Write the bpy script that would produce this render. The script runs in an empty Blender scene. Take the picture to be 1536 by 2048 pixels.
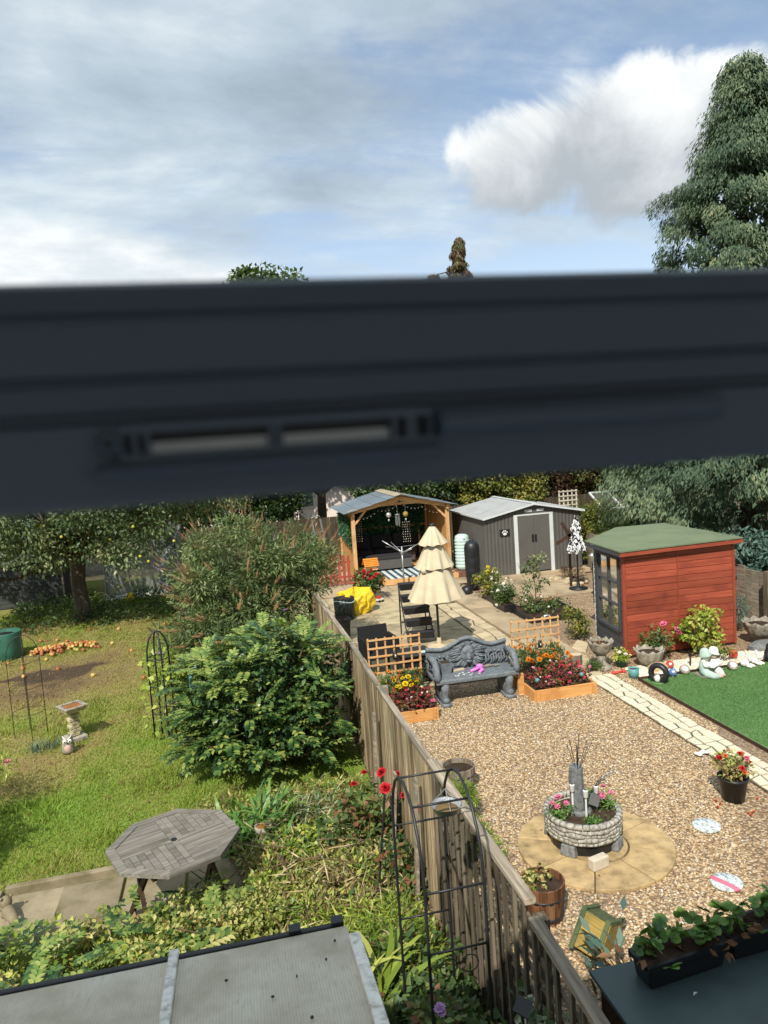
import bpy, math, random
import numpy as np
from mathutils import Vector, Matrix
random.seed(7); rng = np.random.default_rng(7)
scene = bpy.context.scene
COL = scene.collection

# ------------------------------------------------------------------ camera
F = 1480.0                                   # focal length in pixels of the 1536x2048 photograph
YAW, PITCH, ROLL = [math.radians(a) for a in (11.9, 5.6, 3.9)]
H = 4.2                                      # eye height above the garden
fw = np.array([math.sin(YAW)*math.cos(PITCH), math.cos(YAW)*math.cos(PITCH), -math.sin(PITCH)])
r0 = np.array([math.cos(YAW), -math.sin(YAW), 0.0]); u0 = np.cross(r0, fw)
RT = math.cos(ROLL)*r0 - math.sin(ROLL)*u0
UP = math.sin(ROLL)*r0 + math.cos(ROLL)*u0
EYE = np.array([0, 0, H])
def ray(x, y): return RT*(x-768)/F - UP*(y-1024)/F + fw
def G(x, y, z=0.0):                          # the point on the level z
    d = ray(x, y); return EYE + (z-H)/d[2]*d
def D(x, y, Y):                              # the point at garden depth Y
    d = ray(x, y); return EYE + Y/d[1]*d
def AX(x, y, X):                             # the point on a plane parallel to the fence
    d = ray(x, y); return EYE + X/d[0]*d
cam = bpy.data.cameras.new('camera'); camo = bpy.data.objects.new('camera', cam); COL.objects.link(camo)
camo.matrix_world = Matrix(((RT[0], UP[0], -fw[0], 0), (RT[1], UP[1], -fw[1], 0), (RT[2], UP[2], -fw[2], H), (0, 0, 0, 1)))
cam.sensor_fit = 'VERTICAL'; cam.sensor_height = 36; cam.sensor_width = 36; cam.lens = F/2048*36
cam.clip_start = 0.02; cam.clip_end = 2000
cam.dof.use_dof = True; cam.dof.focus_distance = 11; cam.dof.aperture_fstop = 26/5.6
scene.camera = camo

# ------------------------------------------------------------------ light
SUN_EL = math.radians(46); SUN_TO = np.array([-0.48, -0.877, 0])
scene.view_settings.view_transform = 'Standard'; scene.view_settings.look = 'None'
scene.view_settings.exposure = 0.36; scene.view_settings.gamma = 1
sun = bpy.data.lights.new('sun', 'SUN'); sun.energy = 4.0; sun.angle = math.radians(0.55); sun.color = (1, 0.94, 0.84)
suno = bpy.data.objects.new('sun', sun); COL.objects.link(suno); suno.location = (-20, -40, 40)
sd = -np.array([SUN_TO[0]*math.cos(SUN_EL), SUN_TO[1]*math.cos(SUN_EL), math.sin(SUN_EL)])
suno.rotation_euler = Vector(sd).to_track_quat('-Z', 'Y').to_euler()

class NT:                                    # small node-tree helper
    def __init__(s, nt): s.nt = nt; s.L = nt.links
    def node(s, t, **k):
        n = s.nt.nodes.new(t)
        for a, b in k.items(): setattr(n, a, b)
        return n
    def put(s, sock, v):
        if hasattr(v, 'is_output') or isinstance(v, bpy.types.NodeSocket): s.L.new(v, sock)
        elif v is not None: sock.default_value = v
    def m(s, op, a, b=None, c=None, clamp=False):
        n = s.node('ShaderNodeMath', operation=op, use_clamp=clamp)
        s.put(n.inputs[0], a); s.put(n.inputs[1], b)
        if c is not None: s.put(n.inputs[2], c)
        return n.outputs[0]
    def vm(s, op, a, b=None):
        n = s.node('ShaderNodeVectorMath', operation=op); s.put(n.inputs[0], a)
        if b is not None: s.put(n.inputs[3 if op == 'SCALE' else 1], b)
        return n.outputs['Value'] if op in ('DOT_PRODUCT', 'LENGTH') else n.outputs[0]
    def sstep(s, v, a, b):
        n = s.node('ShaderNodeMapRange', interpolation_type='SMOOTHSTEP'); s.put(n.inputs[0], v)
        n.inputs[1].default_value = a; n.inputs[2].default_value = b
        n.inputs[3].default_value = 0; n.inputs[4].default_value = 1
        return n.outputs[0]
    def mix(s, f, a, b, mode='MIX'):
        n = s.node('ShaderNodeMix', data_type='RGBA', blend_type=mode)
        s.put(n.inputs[0], f); s.put(n.inputs[6], a if not isinstance(a, tuple) else (*a[:3], 1)); s.put(n.inputs[7], b if not isinstance(b, tuple) else (*b[:3], 1))
        return n.outputs[2]
    def noise(s, vec=None, scale=5, detail=4, rough=.55, dist=0, out=0):
        n = s.node('ShaderNodeTexNoise'); s.put(n.inputs['Vector'], vec)
        n.inputs['Scale'].default_value = scale; n.inputs['Detail'].default_value = detail
        n.inputs['Roughness'].default_value = rough; n.inputs['Distortion'].default_value = dist
        return n.outputs[out]
    def vor(s, vec=None, scale=5, feature='F1', out='Distance', rnd=1):
        n = s.node('ShaderNodeTexVoronoi', feature=feature); s.put(n.inputs['Vector'], vec); n.inputs['Scale'].default_value = scale
        n.inputs['Randomness'].default_value = rnd
        return n.outputs[out]
    def ramp(s, v, stops):
        n = s.node('ShaderNodeValToRGB'); s.put(n.inputs[0], v); e = n.color_ramp.elements
        e[0].position, e[0].color = stops[0][0], (*stops[0][1], 1); e[1].position, e[1].color = stops[-1][0], (*stops[-1][1], 1)
        for p, c in stops[1:-1]:
            x = e.new(p); x.color = (*c, 1)
        return n.outputs[0]
    def mapv(s, vec, scale=(1, 1, 1), loc=(0, 0, 0)):
        n = s.node('ShaderNodeMapping'); s.put(n.inputs[0], vec); n.inputs['Scale'].default_value = scale; n.inputs['Location'].default_value = loc
        return n.outputs[0]
    def bump(s, h, strength=.3, dist=.01):
        n = s.node('ShaderNodeBump'); s.put(n.inputs['Height'], h); n.inputs['Strength'].default_value = strength; n.inputs['Distance'].default_value = dist
        return n.outputs[0]

world = bpy.data.worlds.new('World'); scene.world = world; world.use_nodes = True
w = NT(world.node_tree)
for n in list(w.nt.nodes): w.nt.nodes.remove(n)
sky = w.node('ShaderNodeTexSky', sky_type='NISHITA', sun_disc=False)
sky.sun_elevation = SUN_EL; sky.sun_rotation = math.radians(208.7); sky.altitude = 50; sky.air_density = 1; sky.dust_density = 0.6; sky.ozone_density = 1.4
dirv = w.node('ShaderNodeTexCoord').outputs['Generated']
sep = w.node('ShaderNodeSeparateXYZ'); w.put(sep.inputs[0], dirv); sx, sy, sz = sep.outputs
zz = w.m('ADD', w.m('MAXIMUM', sz, 0.0), 0.16)
cmb = w.node('ShaderNodeCombineXYZ'); w.put(cmb.inputs[0], w.m('DIVIDE', sx, zz)); w.put(cmb.inputs[1], w.m('DIVIDE', sy, zz)); pl = cmb.outputs[0]
blue = w.mix(.22, w.vm('SCALE', sky.outputs[0], 0.12), (.42, .54, .68))
# broken grey-white layer cloud, thick to the left
n1 = w.noise(w.mapv(pl, (.75, .95, 1), (3.1, 1.7, 0)), 1.15, 9, .60, .25)
n2 = w.noise(w.mapv(pl, (.8, 1.1, 1), (9, 4, 2)), 1.9, 9, .58, .15)
n3 = w.noise(w.mapv(pl, (.5, 1.7, 1), (1, 7, 5)), 2.3, 7, .60, .3)
bias = w.m('ADD', w.m('ADD', w.m('MULTIPLY', sx, -.14), .06), w.m('MULTIPLY', w.sstep(sz, .30, .60), .24))
cov = w.sstep(w.m('ADD', w.m('ADD', n1, bias), w.m('MULTIPLY', w.m('SUBTRACT', n3, .5), .55)), .38, .64)
grey = w.ramp(n2, [(.32, (.29, .36, .42)), (.44, (.38, .46, .53)), (.54, (.48, .56, .62)), (.66, (.68, .74, .76))])
col = w.mix(w.m('MULTIPLY', cov, .93), blue, grey)
# pale veil and bright bank low over the horizon
hz = w.m('SUBTRACT', 1.0, w.sstep(sz, .04, .42))
col = w.mix(w.m('MULTIPLY', hz, .60), col, (.62, .72, .80))
az = w.node('ShaderNodeCombineXYZ'); w.put(az.inputs[0], w.m('DIVIDE', sx, w.m('ADD', w.m('ABSOLUTE', sy), .2))); w.put(az.inputs[1], w.m('MULTIPLY', sz, 2.4))
nb = w.noise(az.outputs[0], 3.2, 8, .55, .3)
lim = w.m('ADD', w.m('ADD', w.m('MULTIPLY', sx, -.26), .25), w.m('MULTIPLY', w.m('SUBTRACT', nb, .5), .22))
bank = w.sstep(w.m('SUBTRACT', lim, sz), -.005, .05)
col = w.mix(w.m('MULTIPLY', bank, .9), col, w.mix(w.sstep(w.noise(az.outputs[0], 6, 6, .6), .35, .62), (.60, .66, .70), (.82, .84, .83)))
# the large cumulus to the right
def cumulus(cpx, edge, hw, hh, tilt, seed, col, amt=1.0):
    c = ray(*cpx); c = c/np.linalg.norm(c); e = ray(*edge); e = e/np.linalg.norm(e)
    a = e - c*(e@c); a = a/np.linalg.norm(a); b = np.cross(c, a); b = b if b[2] > 0 else -b
    dc = w.vm('DOT_PRODUCT', dirv, tuple(c)); front = w.sstep(dc, .2, .5)
    du = w.m('DIVIDE', w.vm('DOT_PRODUCT', dirv, tuple(a)), w.m('MAXIMUM', dc, .05))
    dv = w.m('DIVIDE', w.vm('DOT_PRODUCT', dirv, tuple(b)), w.m('MAXIMUM', dc, .05))
    nn = w.noise(w.mapv(dirv, (1, 1, 1), (seed, seed*.7, 1)), 7.5, 12, .62, .35)
    nf = w.vor(w.vm('ADD', w.mapv(dirv, (1, 1, 1), (seed, 0, 2)), w.vm('SCALE', w.noise(dirv, 9, 3, .5, 0, 1), .06)), 13, 'SMOOTH_F1')
    q = w.m('ADD', w.m('POWER', w.m('ABSOLUTE', w.m('DIVIDE', du, hw)), 2.2), w.m('POWER', w.m('ABSOLUTE', w.m('DIVIDE', dv, hh)), 2.0))
    mm = w.m('SUBTRACT', w.m('ADD', w.m('SUBTRACT', 1.0, q), w.m('MULTIPLY', w.m('SUBTRACT', nn, .5), 2.2)), w.m('MULTIPLY', w.m('SUBTRACT', nf, .4), .5))
    mask = w.m('MULTIPLY', w.m('MULTIPLY', w.sstep(mm, -.05, .42), front), amt)
    sh = w.sstep(w.m('SUBTRACT', w.m('ADD', dv, w.m('MULTIPLY', w.m('SUBTRACT', nn, .5), .26)), w.m('MULTIPLY', w.m('SUBTRACT', nf, .4), .12)), -.075, .085)
    return w.mix(mask, col, w.mix(sh, (.38, .42, .46), (.80, .82, .82)))
col = cumulus((1255, 284), (1500, 240), .222, .088, 0, 6.9, col)
gnd = w.sstep(sz, -.06, -.01)
col = w.mix(gnd, (.16, .17, .15), col)
bg = w.node('ShaderNodeBackground'); w.put(bg.inputs[0], col); bg.inputs[1].default_value = 1.0
wo = w.node('ShaderNodeOutputWorld'); w.L.new(bg.outputs[0], wo.inputs[0])
scene.render.engine = 'CYCLES'
scene.cycles.max_bounces = 5; scene.cycles.diffuse_bounces = 3; scene.cycles.glossy_bounces = 2; scene.cycles.transparent_max_bounces = 8; scene.cycles.caustics_reflective = False; scene.cycles.caustics_refractive = False

# ------------------------------------------------------------------ materials
MATS = {}
def base_mat(name):
    m = bpy.data.materials.new(name); m.use_nodes = True; t = NT(m.node_tree)
    p = t.nt.nodes['Principled BSDF']; MATS[name] = m
    return m, t, p
def spec(p, v): p.inputs['Specular IOR Level'].default_value = v
def ovec(t, rand=True):
    c = t.node('ShaderNodeTexCoord').outputs['Object']
    if not rand: return c
    r = t.node('ShaderNodeObjectInfo').outputs['Random']
    k = t.node('ShaderNodeCombineXYZ'); t.put(k.inputs[0], t.m('MULTIPLY', r, 37.0)); t.put(k.inputs[1], t.m('MULTIPLY', r, 91.0)); t.put(k.inputs[2], t.m('MULTIPLY', r, 53.0))
    return t.vm('ADD', c, k.outputs[0])
def plain(name, c, rough=.6, var=.25, scale=6, bump=.15, bscale=40, metal=0, c2=None, sp=.4, rv=.25):
    m, t, p = base_mat(name); v = ovec(t)
    n = t.noise(v, scale, 6, .62)
    c2 = c2 or tuple(x*(1-var) for x in c); c1 = tuple(min(1, x*(1+var*.6)) for x in c)
    col = t.ramp(n, [(.30, c2), (.52, c), (.72, c1)])
    if rv:
        hv = t.node('ShaderNodeHueSaturation'); t.put(hv.inputs['Color'], col)
        t.put(hv.inputs['Value'], t.m('ADD', t.m('MULTIPLY', t.node('ShaderNodeObjectInfo').outputs['Random'], rv), 1-rv/2)); col = hv.outputs[0]
    t.put(p.inputs['Base Color'], col); p.inputs['Roughness'].default_value = rough; p.inputs['Metallic'].default_value = metal; spec(p, sp)
    if bump: t.put(p.inputs['Normal'], t.bump(t.noise(v, bscale, 5, .6), bump, .006))
    return m
def wood(name, c1, c2, axis='Z', rough=.75, grain=28, sp=.25, c3=None, rv=.35, bump=.35):
    m, t, p = base_mat(name); v = ovec(t)
    s = {'X': (.06, 1, 1), 'Y': (1, .06, 1), 'Z': (1, 1, .06)}[axis]
    g = t.noise(t.mapv(v, s), grain, 5, .6, .6)
    col = t.ramp(g, [(.36, c1), (.5, tuple((a+b)/2 for a, b in zip(c1, c2))), (.63, c2)])
    st = t.noise(v, 2.2, 5, .6)
    col = t.mix(t.sstep(st, .50, .72), col, c3 or tuple(x*.6 for x in c1))
    hv = t.node('ShaderNodeHueSaturation'); t.put(hv.inputs['Color'], col)
    t.put(hv.inputs['Value'], t.m('ADD', t.m('MULTIPLY', t.node('ShaderNodeObjectInfo').outputs['Random'], rv), 1-rv/2))
    t.put(p.inputs['Base Color'], hv.outputs[0]); p.inputs['Roughness'].default_value = rough; spec(p, sp)
    t.put(p.inputs['Normal'], t.bump(g, bump, .004))
    return m
def leafm(name, stops, trans=.28, rough=.45, sp=.35):
    m, t, p = base_mat(name)
    a = t.node('ShaderNodeAttribute', attribute_name='rnd').outputs['Fac']
    col = t.ramp(a, stops)
    t.put(p.inputs['Base Color'], col); p.inputs['Roughness'].default_value = rough; spec(p, sp)
    tr = t.node('ShaderNodeBsdfTranslucent'); t.put(tr.inputs[0], t.mix(.35, col, (.35, .42, .05), 'MIX'))
    mx = t.node('ShaderNodeMixShader'); mx.inputs[0].default_value = trans
    t.L.new(p.outputs[0], mx.inputs[1]); t.L.new(tr.outputs[0], mx.inputs[2])
    t.L.new(mx.outputs[0], t.nt.nodes['Material Output'].inputs[0])
    return m
def glassm(name, tint=(.8, .86, .86), alpha=.35, rough=.06):
    m, t, p = base_mat(name)
    tr = t.node('ShaderNodeBsdfTransparent'); tr.inputs[0].default_value = (*tint, 1)
    gl = t.node('ShaderNodeBsdfGlossy'); gl.inputs['Roughness'].default_value = rough
    df = t.node('ShaderNodeBsdfDiffuse'); df.inputs[0].default_value = (.35, .38, .36, 1)
    fr = t.node('ShaderNodeFresnel'); fr.inputs[0].default_value = 1.5
    m1 = t.node('ShaderNodeMixShader'); t.L.new(fr.outputs[0], m1.inputs[0]); t.L.new(tr.outputs[0], m1.inputs[1]); t.L.new(gl.outputs[0], m1.inputs[2])
    m2 = t.node('ShaderNodeMixShader'); t.put(m2.inputs[0], t.m('MULTIPLY', t.sstep(t.noise(ovec(t), 5, 5, .6), .2, .8), alpha)); t.L.new(m1.outputs[0], m2.inputs[1]); t.L.new(df.outputs[0], m2.inputs[2])
    t.L.new(m2.outputs[0], t.nt.nodes['Material Output'].inputs[0])
    return m

# ------------------------------------------------------------------ mesh helpers
def vn(a):
    a = np.asarray(a, float); return a/np.maximum(np.linalg.norm(a, axis=-1, keepdims=True), 1e-9)
class MB:
    def __init__(s): s.v = []; s.f = []
    def add(s, vs, fs):
        o = len(s.v); s.v += [tuple(map(float, p)) for p in vs]; s.f += [tuple(i+o for i in f) for f in fs]; return s
    def box(s, c, sz, rz=0, top=1.0, M=None):
        a, b, h = sz[0]/2, sz[1]/2, sz[2]/2; vs = []
        for z, k in ((-h, 1), (h, top)):
            for x, y in ((-a, -b), (a, -b), (a, b), (-a, b)): vs.append((x*k, y*k, z))
        if M is None:
            cs, sn = math.cos(rz), math.sin(rz)
            vs = [(c[0]+x*cs-y*sn, c[1]+x*sn+y*cs, c[2]+z) for x, y, z in vs]
        else: vs = [tuple(M @ Vector(p) + Vector(c)) for p in vs]
        return s.add(vs, [(3, 2, 1, 0), (4, 5, 6, 7), (0, 1, 5, 4), (1, 2, 6, 5), (2, 3, 7, 6), (3, 0, 4, 7)])
    def bb(s, x0, x1, y0, y1, z0, z1): return s.box(((x0+x1)/2, (y0+y1)/2, (z0+z1)/2), (x1-x0, y1-y0, z1-z0))
    def beam(s, p0, p1, wd, ht, up=(0, 0, 1)):
        p0 = np.array(p0, float); p1 = np.array(p1, float); d = vn(p1-p0); sd_ = vn(np.cross(d, up)); u = np.cross(sd_, d); vs = []
        for p in (p0, p1):
            for a, b in ((-1, -1), (1, -1), (1, 1), (-1, 1)): vs.append(p+sd_*a*wd/2+u*b*ht/2)
        return s.add(vs, [(3, 2, 1, 0), (4, 5, 6, 7), (0, 1, 5, 4), (1, 2, 6, 5), (2, 3, 7, 6), (3, 0, 4, 7)])
    def tube(s, pts, r, n=7, caps=True):
        P = np.array(pts, float); k = len(P); R_ = np.full(k, r) if np.isscalar(r) else np.array(r)
        T = np.zeros_like(P); T[1:-1] = P[2:]-P[:-2]; T[0] = P[1]-P[0]; T[-1] = P[-1]-P[-2]; T = vn(T)
        ref = np.array([0, 0, 1.]) if abs(T[0][2]) < .9 else np.array([1., 0, 0])
        u = vn(np.cross(T[0], ref)); vs = []
        for i in range(k):
            u = vn(u-T[i]*(u@T[i])); b = np.cross(T[i], u)
            for j in range(n):
                a = 2*math.pi*j/n; vs.append(P[i]+R_[i]*(math.cos(a)*u+math.sin(a)*b))
        fs = [(i*n+j, i*n+(j+1) % n, (i+1)*n+(j+1) % n, (i+1)*n+j) for i in range(k-1) for j in range(n)]
        if caps: fs += [tuple(range(n-1, -1, -1)), tuple((k-1)*n+j for j in range(n))]
        return s.add(vs, fs)
    def lathe(s, prof, n=24, c=(0, 0, 0), sq=1.0, wav=0, wn=8):
        vs = []
        for r, z in prof:
            for j in range(n):
                a = 2*math.pi*j/n; q = r*(1+wav*math.cos(wn*a)); vs.append((c[0]+q*math.cos(a), c[1]+q*sq*math.sin(a), c[2]+z))
        k = len(prof); fs = [(i*n+j, i*n+(j+1) % n, (i+1)*n+(j+1) % n, (i+1)*n+j) for i in range(k-1) for j in range(n)]
        fs += [tuple(range(n-1, -1, -1)), tuple((k-1)*n+j for j in range(n))]
        return s.add(vs, fs)
    def prism(s, poly, z0, z1, top=None):
        n = len(poly); t_ = top or poly
        vs = [(*p[:2], z0) for p in poly]+[(*p[:2], z1) for p in t_]
        return s.add(vs, [tuple(range(n-1, -1, -1)), tuple(range(n, 2*n))]+[(i, (i+1) % n, n+(i+1) % n, n+i) for i in range(n)])
    def ell(s, c, r, n=12, m=7, M=None):
        vs = []; r = (r, r, r) if np.isscalar(r) else r
        for i in range(m+1):
            t_ = math.pi*i/m
            for j in range(n):
                a = 2*math.pi*j/n; p = (r[0]*math.sin(t_)*math.cos(a), r[1]*math.sin(t_)*math.sin(a), r[2]*math.cos(t_))
                if M is not None: p = tuple(M @ Vector(p))
                vs.append((c[0]+p[0], c[1]+p[1], c[2]+p[2]))
        return s.add(vs, [(i*n+j, (i+1)*n+j, (i+1)*n+(j+1) % n, i*n+(j+1) % n) for i in range(m) for j in range(n)])
    def sheet(s, pts): return s.add(pts, [tuple(range(len(pts)))])
    def mesh(s, name, mt, smooth=False):
        me = bpy.data.meshes.new(name); me.from_pydata(s.v, [], s.f); me.materials.append(MATS[mt] if isinstance(mt, str) else mt)
        if smooth: me.shade_smooth()
        me.update(); return me
    def build(s, name, mt, parent=None, smooth=False, bevel=0, loc=None):
        o = obj(name, s.mesh(name, mt, smooth), parent, loc)
        if bevel:
            b = o.modifiers.new('bevel', 'BEVEL'); b.width = bevel; b.segments = 2; b.limit_method = 'ANGLE'
        return o
def obj(name, me, parent=None, loc=None, rot=None, sc=None):
    o = bpy.data.objects.new(name, me); COL.objects.link(o)
    if parent is not None: o.parent = parent
    if loc is not None: o.location = [float(x) for x in loc]
    if rot is not None: o.rotation_euler = rot
    if sc is not None: o.scale = (sc, sc, sc) if np.isscalar(sc) else sc
    return o
def tag(o, label, cat, group=None, kind=None):
    o['label'] = label; o['category'] = cat
    if group: o['group'] = group
    if kind: o['kind'] = kind
    return o
def thing(name, label, cat, loc=(0, 0, 0), rz=0, group=None):
    return tag(obj(name, None, None, loc, (0, 0, rz)), label, cat, group)
def struct(name, mb, mt, smooth=False):
    o = mb.build(name, mt, None, smooth); o['kind'] = 'structure'; return o
def rv(n): return vn(rng.normal(size=(n, 3)))
def rmesh(name, V, faces_n, idx, mt, rnd=None, smooth=False):
    me = bpy.data.meshes.new(name); nv = len(V); nf = len(idx)//faces_n
    me.vertices.add(nv); me.vertices.foreach_set('co', np.ascontiguousarray(V, dtype=np.float32).ravel())
    me.loops.add(len(idx)); me.loops.foreach_set('vertex_index', np.asarray(idx, dtype=np.int32))
    me.polygons.add(nf); me.polygons.foreach_set('loop_start', np.arange(0, len(idx), faces_n, dtype=np.int32))
    if rnd is not None:
        a = me.attributes.new('rnd', 'FLOAT', 'POINT'); a.data.foreach_set('value', np.asarray(rnd, dtype=np.float32))
    me.materials.append(MATS[mt]); me.update(calc_edges=True)
    if smooth: me.shade_smooth()
    return me
def leafmesh(name, P, A, N, L, W, mt, rnd=None, fold=.35, wide=.45):
    P = np.asarray(P, float); n = len(P); A = vn(A); S = vn(np.cross(A, N)); N = np.cross(S, A)
    L = np.broadcast_to(L, n)[:, None]; W = np.broadcast_to(W, n)[:, None]
    m_ = P+A*L*wide-N*W*fold*.3
    V = np.stack([P, m_+S*W*.5+N*W*fold*.6, P+A*L, m_-S*W*.5+N*W*fold*.6], 1).reshape(-1, 3)
    b = np.arange(n)*4; idx = np.stack([b, b+1, b+2, b, b+2, b+3], 1).ravel()
    r = np.repeat(rng.random(n) if rnd is None else rnd, 4)
    return rmesh(name, V, 3, idx, mt, r)
def leafmesh6(name, P, A, N, L, W, mt, rnd=None, fold=.3):
    P = np.asarray(P, float); n = len(P); A = vn(A); S = vn(np.cross(A, N)); N = np.cross(S, A)
    L = np.broadcast_to(L, n)[:, None]; W = np.broadcast_to(W, n)[:, None]; up = N*W*fold*.5
    V = np.stack([P, P+A*L*.28+S*W*.46+up, P+A*L*.66+S*W*.40+up*.8, P+A*L-N*W*.15, P+A*L*.66-S*W*.40+up*.8, P+A*L*.28-S*W*.46+up, P+A*L*.5], 1).reshape(-1, 3)
    b = np.arange(n)*7; idx = np.stack([b+6, b, b+1, b+6, b+1, b+2, b+6, b+2, b+3, b+6, b+3, b+4, b+6, b+4, b+5, b+6, b+5, b], 1).ravel()
    return rmesh(name, V, 3, idx, mt, np.repeat(rng.random(n) if rnd is None else rnd, 7))
def blades(name, P, A, W, mt, rnd, bend=None):
    P = np.asarray(P, float); n = len(P); S = vn(np.cross(A, rv(n))); W = np.broadcast_to(W, n)[:, None]
    V = np.stack([P-S*W/2, P+S*W/2, P+A], 1).reshape(-1, 3); idx = np.arange(3*n)
    return rmesh(name, V, 3, idx, mt, np.repeat(rnd, 3))
def clump_leaves(C, R_, per, L, W, out=.7, droop=.25, up=.6, lv=.35, inner=.35):
    C = np.repeat(np.asarray(C, float), per, 0); R_ = np.repeat(np.broadcast_to(R_, len(C)//per), per)
    n = len(C); d = rv(n); rr = (inner+(1-inner)*rng.random(n)**.6)*R_
    P = C+d*rr[:, None]*np.array([1, 1, .8]); A = vn(d*out+rv(n)*.75+np.array([0, 0, -droop])); N = vn(d*.6+rv(n)*.5+np.array([0, 0, up]))
    s = 1-lv/2+lv*rng.random(n)
    return P, A, N, L*s, W*s
def ncl(k, lo=0, hi=1, per=1):                # a random tone per clump with jitter per leaf
    return np.clip(np.repeat(lo+(hi-lo)*rng.random(k), per)+rng.normal(0, .16, k*per), 0, 1)
def shell_pts(n, rx, ry, rz, inner=.55, zmin=-1):
    d = rv(n*3); d = d[d[:, 2] > zmin][:n]; r = (inner**2+(1-inner**2)*rng.random(len(d)))**.5
    return d*r[:, None]*np.array([rx, ry, rz])
def vnoise(x, y, s, seed=0):                 # smooth value noise for planting and wear
    x = np.asarray(x)/s; y = np.asarray(y)/s; xi = np.floor(x).astype(int); yi = np.floor(y).astype(int); fx = x-xi; fy = y-yi
    fx = fx*fx*(3-2*fx); fy = fy*fy*(3-2*fy)
    def h(a, b): return np.modf(np.abs(np.sin(a*127.1+b*311.7+seed*74.7)*43758.5453))[0]
    return (h(xi, yi)*(1-fx)+h(xi+1, yi)*fx)*(1-fy)+(h(xi, yi+1)*(1-fx)+h(xi+1, yi+1)*fx)*fy

# ------------------------------------------------------------------ palette
def m_gravel():
    m, t, p = base_mat('gravel'); v = t.node('ShaderNodeTexCoord').outputs['Object']
    c = t.vor(v, 42, 'F1', 'Color'); d = t.vor(v, 42, 'F1', 'Distance')
    s_ = t.node('ShaderNodeSeparateColor'); t.put(s_.inputs[0], c)
    col = t.ramp(s_.outputs[0], [(0, (.13, .09, .055)), (.2, (.29, .185, .10)), (.45, (.44, .295, .155)), (.7, (.53, .385, .22)), (.88, (.68, .565, .41)), (1, (.27, .235, .21))])
    big = t.noise(v, .55, 5, .6)
    col = t.mix(t.sstep(big, .42, .66), col, t.mix(.6, col, (.24, .18, .14)))
    t.put(p.inputs['Base Color'], t.mix(t.sstep(d, .38, .8), col, (.18, .12, .07))); p.inputs['Roughness'].default_value = .75; spec(p, .3)
    t.put(p.inputs['Normal'], t.bump(t.m('SUBTRACT', 1.0, d), .9, .012))
m_gravel()
def m_pebble(name, stops, rough=.6):
    m, t, p = base_mat(name); a = t.node('ShaderNodeAttribute', attribute_name='rnd').outputs['Fac']
    t.put(p.inputs['Base Color'], t.ramp(a, stops)); p.inputs['Roughness'].default_value = rough
m_pebble('pebble', [(0, (.18, .125, .075)), (.18, (.34, .22, .115)), (.4, (.48, .335, .175)), (.65, (.57, .425, .24)), (.84, (.68, .555, .37)), (.93, (.34, .29, .24)), (1, (.80, .73, .60))])
m_pebble('white_pebble', [(0, (.45, .40, .33)), (.3, (.68, .64, .56)), (.6, (.75, .62, .38)), (1, (.85, .83, .79))])
def m_lawn():
    m, t, p = base_mat('lawn_soil'); a = t.node('ShaderNodeAttribute', attribute_name='rnd').outputs['Fac']; v = t.node('ShaderNodeTexCoord').outputs['Object']
    n = t.noise(v, 26, 5, .65)
    col = t.ramp(t.m('ADD', a, t.m('MULTIPLY', t.m('SUBTRACT', n, .5), .5)), [(.05, (.072, .052, .036)), (.2, (.20, .14, .07)), (.45, (.26, .22, .08)), (.7, (.19, .24, .05)), (.95, (.15, .25, .04))])
    t.put(p.inputs['Base Color'], col); p.inputs['Roughness'].default_value = .9; spec(p, .1)
    t.put(p.inputs['Normal'], t.bump(n, .6, .02))
m_lawn()
GR = [(0, (.13, .095, .055)), (.18, (.33, .25, .12)), (.38, (.38, .33, .11)), (.58, (.29, .34, .065)), (.8, (.22, .34, .05)), (1, (.24, .42, .055))]
leafm('grass', GR, .3, .5, .25)
plain('earth', (.10, .085, .045), .95, .5, .35, .5, 9, c2=(.06, .075, .025), rv=0)
plain('soil', (.062, .042, .030), .95, .5, 14, .8, 60, sp=.1)
def m_turf():
    m, t, p = base_mat('turf'); v = t.node('ShaderNodeTexCoord').outputs['Object']
    n = t.noise(t.mapv(v, (1, 2.2, 1)), 3, 6, .65); f = t.noise(v, 160, 3, .6)
    col = t.mix(f, t.ramp(n, [(.3, (.095, .195, .07)), (.5, (.125, .24, .09)), (.7, (.17, .30, .12))]), (.12, .225, .085))
    t.put(p.inputs['Base Color'], col); p.inputs['Roughness'].default_value = .8; spec(p, .2); t.put(p.inputs['Normal'], t.bump(f, .5, .008))
m_turf()
plain('concrete', (.40, .315, .205), .9, .35, 1.6, .4, 45, c2=(.22, .175, .115), sp=.2)
plain('slab', (.43, .355, .225), .88, .4, 2.3, .35, 40, c2=(.19, .16, .10), sp=.2)
plain('stone_tan', (.50, .41, .27), .85, .3, 5, .4, 40, sp=.2)
plain('old_slab', (.28, .235, .155), .92, .4, 3, .5, 50, c2=(.15, .13, .07), sp=.15)
plain('path_stone', (.66, .61, .46), .8, .15, 6, .3, 60, sp=.25, rv=.12)
plain('path_joint', (.10, .085, .045), .95, .4, 6, .4, 60)
plain('ochre', (.45, .325, .165), .8, .5, 6, .35, 30, c2=(.20, .145, .075), sp=.25, rv=.12)
plain('rock_grey', (.40, .38, .33), .85, .6, 30, 1.0, 40, c2=(.15, .145, .13), sp=.25)
plain('rock_slate', (.19, .20, .20), .8, .6, 24, 1.0, 34, c2=(.07, .07, .075))
plain('stone_block', (.56, .50, .40), .85, .2, 12, .4, 50)
plain('stone_old', (.33, .30, .24), .9, .45, 16, .7, 50, c2=(.12, .11, .085), sp=.15)
plain('stone_yellow', (.50, .44, .28), .9, .4, 22, .7, 50, c2=(.20, .17, .10), sp=.15)
plain('rust_water', (.28, .115, .03), .4, .3, 9, .1)
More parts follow.
